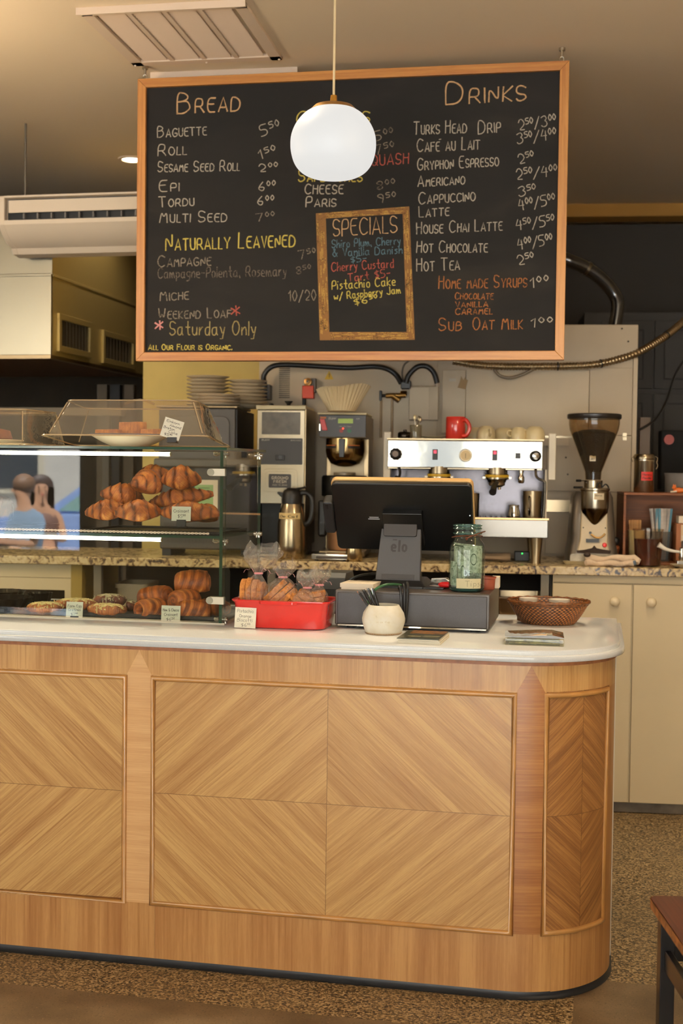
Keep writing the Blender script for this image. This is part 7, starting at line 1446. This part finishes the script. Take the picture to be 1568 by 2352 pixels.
for o in list(bpy.data.objects):
    if 'tmp' in o: del o['tmp']

# ================================================================== THE STREET OUTSIDE (seen only as reflections)
mat_pave = M('pavement', (206, 210, 214), .8, noise=(3, .12)); 
struct('street_ground', MB().box(-30, 25, -30, FRONT_Y-.2, -.15, -.02), mat_pave, smooth=0)
bld = thing('building', 'sunlit cream brick building across the street', 'building', (-4, -16.5, -.02))
obj('wall', MB().box(-16, 14, -2, 0, 0, 6.5), M('cream_facade', (214, 208, 196), .8, noise=(1.2, .1)), bld, smooth=0)
for k in range(9): 
    w = obj('window', MB().box(-15+k*3.2, -13.4+k*3.2, 0, .06, .9, 2.9), M('facade_window_frame', (196, 186, 164), .6), bld, smooth=0); obj('pane', MB().box(-14.9+k*3.2, -13.5+k*3.2, .06, .07, 1.0, 2.8), M('facade_glass', (44, 48, 52), .1), w, smooth=0)
car = thing('parked_car', 'pale blue parked car outside the shop window, seen in the case glass', 'car', (-4.9, -6.1, -.02)); carb = M('car_blue', (150, 176, 226), .25, coat=.6); cgl = M('car_glass', (120, 150, 140), .05, coat=.5)
def cprof(pts, y0, y1): return MB().prism([(-x, z) for x, z in reversed(pts)], y0, y1)
obj('body', cprof([(-2.0, .3), (2.1, .3), (2.15, .62), (1.95, .86), (1.0, .95), (-1.6, 1.0), (-2.05, .8)], -.85, .85), carb, car, smooth=30, bevel=.06, seg=3)
obj('cabin', cprof([(-1.5, .97), (1.05, .93), (.35, 1.42), (-.9, 1.45)], -.72, .72), carb, car, smooth=30, bevel=.05, seg=3); obj('side_window', cprof([(-1.2, 1.0), (.82, .98), (.28, 1.36), (-.82, 1.38)], .722, .735), cgl, car, smooth=0); obj('door_handle', MB().box(.0, .16, .85, .875, .80, .83), black, car, smooth=0)
for x in (-1.3, 1.35): obj('wheel', MB().cyl((x, .68, .32), .32, .2, 28, axis='y'), M('tyre', (26, 26, 27), .8), car, smooth=40); obj('wheel', MB().cyl((x, -.88, .32), .32, .2, 28, axis='y'), M('tyre', (26, 26, 27), .8), car, smooth=40)
def figure(name, lab, loc, rz, joints, edges, radii, skin, parts):
    r = thing(name, lab, 'person', loc, rz)
    me = bpy.data.meshes.new('body'); me.from_pydata(joints, edges, []); o = bpy.data.objects.new('body', me); COL.objects.link(o); o.parent = r
    md = o.modifiers.new('skin', 'SKIN'); sv_ = me.skin_vertices[0].data if me.skin_vertices else None
    if sv_ is None:
        bm = bmesh.new(); bm.from_mesh(me); bm.verts.layers.skin.verify(); bm.to_mesh(me); bm.free(); sv_ = me.skin_vertices[0].data
    for k, q in enumerate(radii): sv_[k].radius = (q, q*.85) if not isinstance(q, tuple) else q
    sv_[0].use_root = True; md.use_smooth_shade = True
    ss_ = o.modifiers.new('sub', 'SUBSURF'); ss_.levels = ss_.render_levels = 2; me.materials.append(skin)
    for n_, mb_, m_ in parts: obj(n_, mb_, m_, r, smooth=70)
    return r
J = [(0, 0, .50), (0, .02, .70), (0, .03, .90), (0, .02, 1.02), (0, .0, 1.10), (0, -.02, 1.22), (0, -.02, 1.30),
     (-.17, .03, .98), (-.23, -.02, .74), (-.14, -.24, .76), (-.08, -.33, .77), (.17, .03, .98), (.23, -.02, .74), (.14, -.24, .76), (.08, -.33, .77),
     (-.10, -.38, .50), (-.10, -.42, .10), (-.10, -.52, .05), (.10, -.38, .50), (.10, -.42, .10), (.10, -.52, .05)]
Ed = [(0, 1), (1, 2), (2, 3), (3, 4), (4, 5), (5, 6), (3, 7), (7, 8), (8, 9), (9, 10), (3, 11), (11, 12), (12, 13), (13, 14), (0, 15), (15, 16), (16, 17), (0, 18), (18, 19), (19, 20)]
Ra = [(.16, .12), (.14, .10), (.16, .11), (.09, .07), (.052, .052), (.080, .092), (.070, .080), .055, .042, .034, .026, .055, .042, .034, .026, .075, .048, .035, .075, .048, .035]
skin_m = M('skin_tone', (216, 164, 128), .55); hairm = M('dark_hair', (50, 34, 26), .6)
def face(mb): return mb
def hair_long():
    return MB().grid(30, 14, lambda u, v: ((.105+.035*v)*math.cos(2*PI*u)*(math.sin(min(1, v*2.2)*PI/2)), .015+(.115)*math.sin(2*PI*u)*(math.sin(min(1, v*2.2)*PI/2))*(1 if math.sin(2*PI*u) > 0 else .42), 1.385-.085*(1-math.cos(min(1, v*2.2)*PI/2))-max(0, v-.45)*.62*(1 if math.sin(2*PI*u) > -.3 else .12)), cu=True)
fparts = [('nose', MB().ball((0, -.122, 1.235), .013, 12, sc=(.8, 1, 1.4)), skin_m), ('mouth', MB().ball((0, -.108, 1.185), .018, 12, sc=(1.2, .4, .4)), M('lip_tone', (170, 84, 74), .5)),
          ('eye', MB().ball((-.032, -.104, 1.262), .010, 10), M('eye_dark', (40, 30, 26), .3)), ('eye', MB().ball((.032, -.104, 1.262), .010, 10), M('eye_dark', (40, 30, 26), .3)), ('hair', hair_long(), hairm),
          ('top', MB().lathe([(.17, .62), (.165, .75), (.185, .92), (.15, .99), (.07, 1.03)], 28, (0, .025, 0), sy=.72, caps=False), M('brown_top', (92, 66, 56), .8)), ('trousers', MB().tube([(-.08, -.02, .52), (-.10, -.36, .51), (-.10, -.43, .42), (-.10, -.43, .14)], lambda k: (.12, .092, .078, .07)[k], 14).tube([(.08, -.02, .52), (.10, -.36, .51), (.10, -.43, .42), (.10, -.43, .14)], lambda k: (.12, .092, .078, .07)[k], 14), M('dark_trousers', (50, 52, 64), .8))]
stool_m = M('stool_wood', (130, 90, 54), .5)
def stool(lab, loc):
    s = thing('stool', lab, 'stool', loc, 0, 'stools on the pavement'); obj('seat', MB().cyl((0, 0, .36), .17, .04, 28), stool_m, s, smooth=40)
    for a in (45, 135, 225, 315): obj('leg', MB().tube([(.12*math.cos(R(a)), .12*math.sin(R(a)), .36), (.16*math.cos(R(a)), .16*math.sin(R(a)), 0)], .016, 10), stool_m, s)
figure('person', 'seated woman with long dark hair outside the window, mirrored in the case glass', (-5.40, -4.25, -.02), R(150), J, Ed, Ra, skin_m, fparts); stool('stool under the seated woman outside the window', (-5.40, -4.25, -.02))
mparts = [('hair', MB().ball((0, .0, 1.29), .105, 20, sc=(.92, 1.05, 1.0)), M('brown_hair', (96, 70, 50), .6)), ('shirt', MB().lathe([(.18, .55), (.19, .75), (.225, .93), (.19, 1.01), (.075, 1.07)], 28, (0, .025, 0), sy=.72, caps=False), M('pale_blue_shirt', (170, 196, 220), .8)),
          ('sleeve', MB().tube([(-.19, .03, .98), (-.24, -.01, .80)], .065, 14), M('pale_blue_shirt', (170, 196, 220), .8)), ('sleeve', MB().tube([(.19, .03, .98), (.24, -.01, .80)], .065, 14), M('pale_blue_shirt', (170, 196, 220), .8)), ('nose', MB().ball((0, -.120, 1.235), .014, 12, sc=(.8, 1, 1.4)), skin_m), ('trousers', MB().tube([(-.08, -.02, .52), (-.10, -.36, .51), (-.10, -.43, .42), (-.10, -.43, .14)], lambda k: (.12, .092, .078, .07)[k], 14).tube([(.08, -.02, .52), (.10, -.36, .51), (.10, -.43, .42), (.10, -.43, .14)], lambda k: (.12, .092, .078, .07)[k], 14), M('dark_trousers', (50, 52, 64), .8))]
figure('person', 'seated man in a pale blue shirt outside the window, mirrored in the case glass', (-5.28, -3.62, -.02), R(215), J, Ed, Ra, skin_m, mparts); stool('stool under the seated man outside the window', (-5.28, -3.62, -.02))
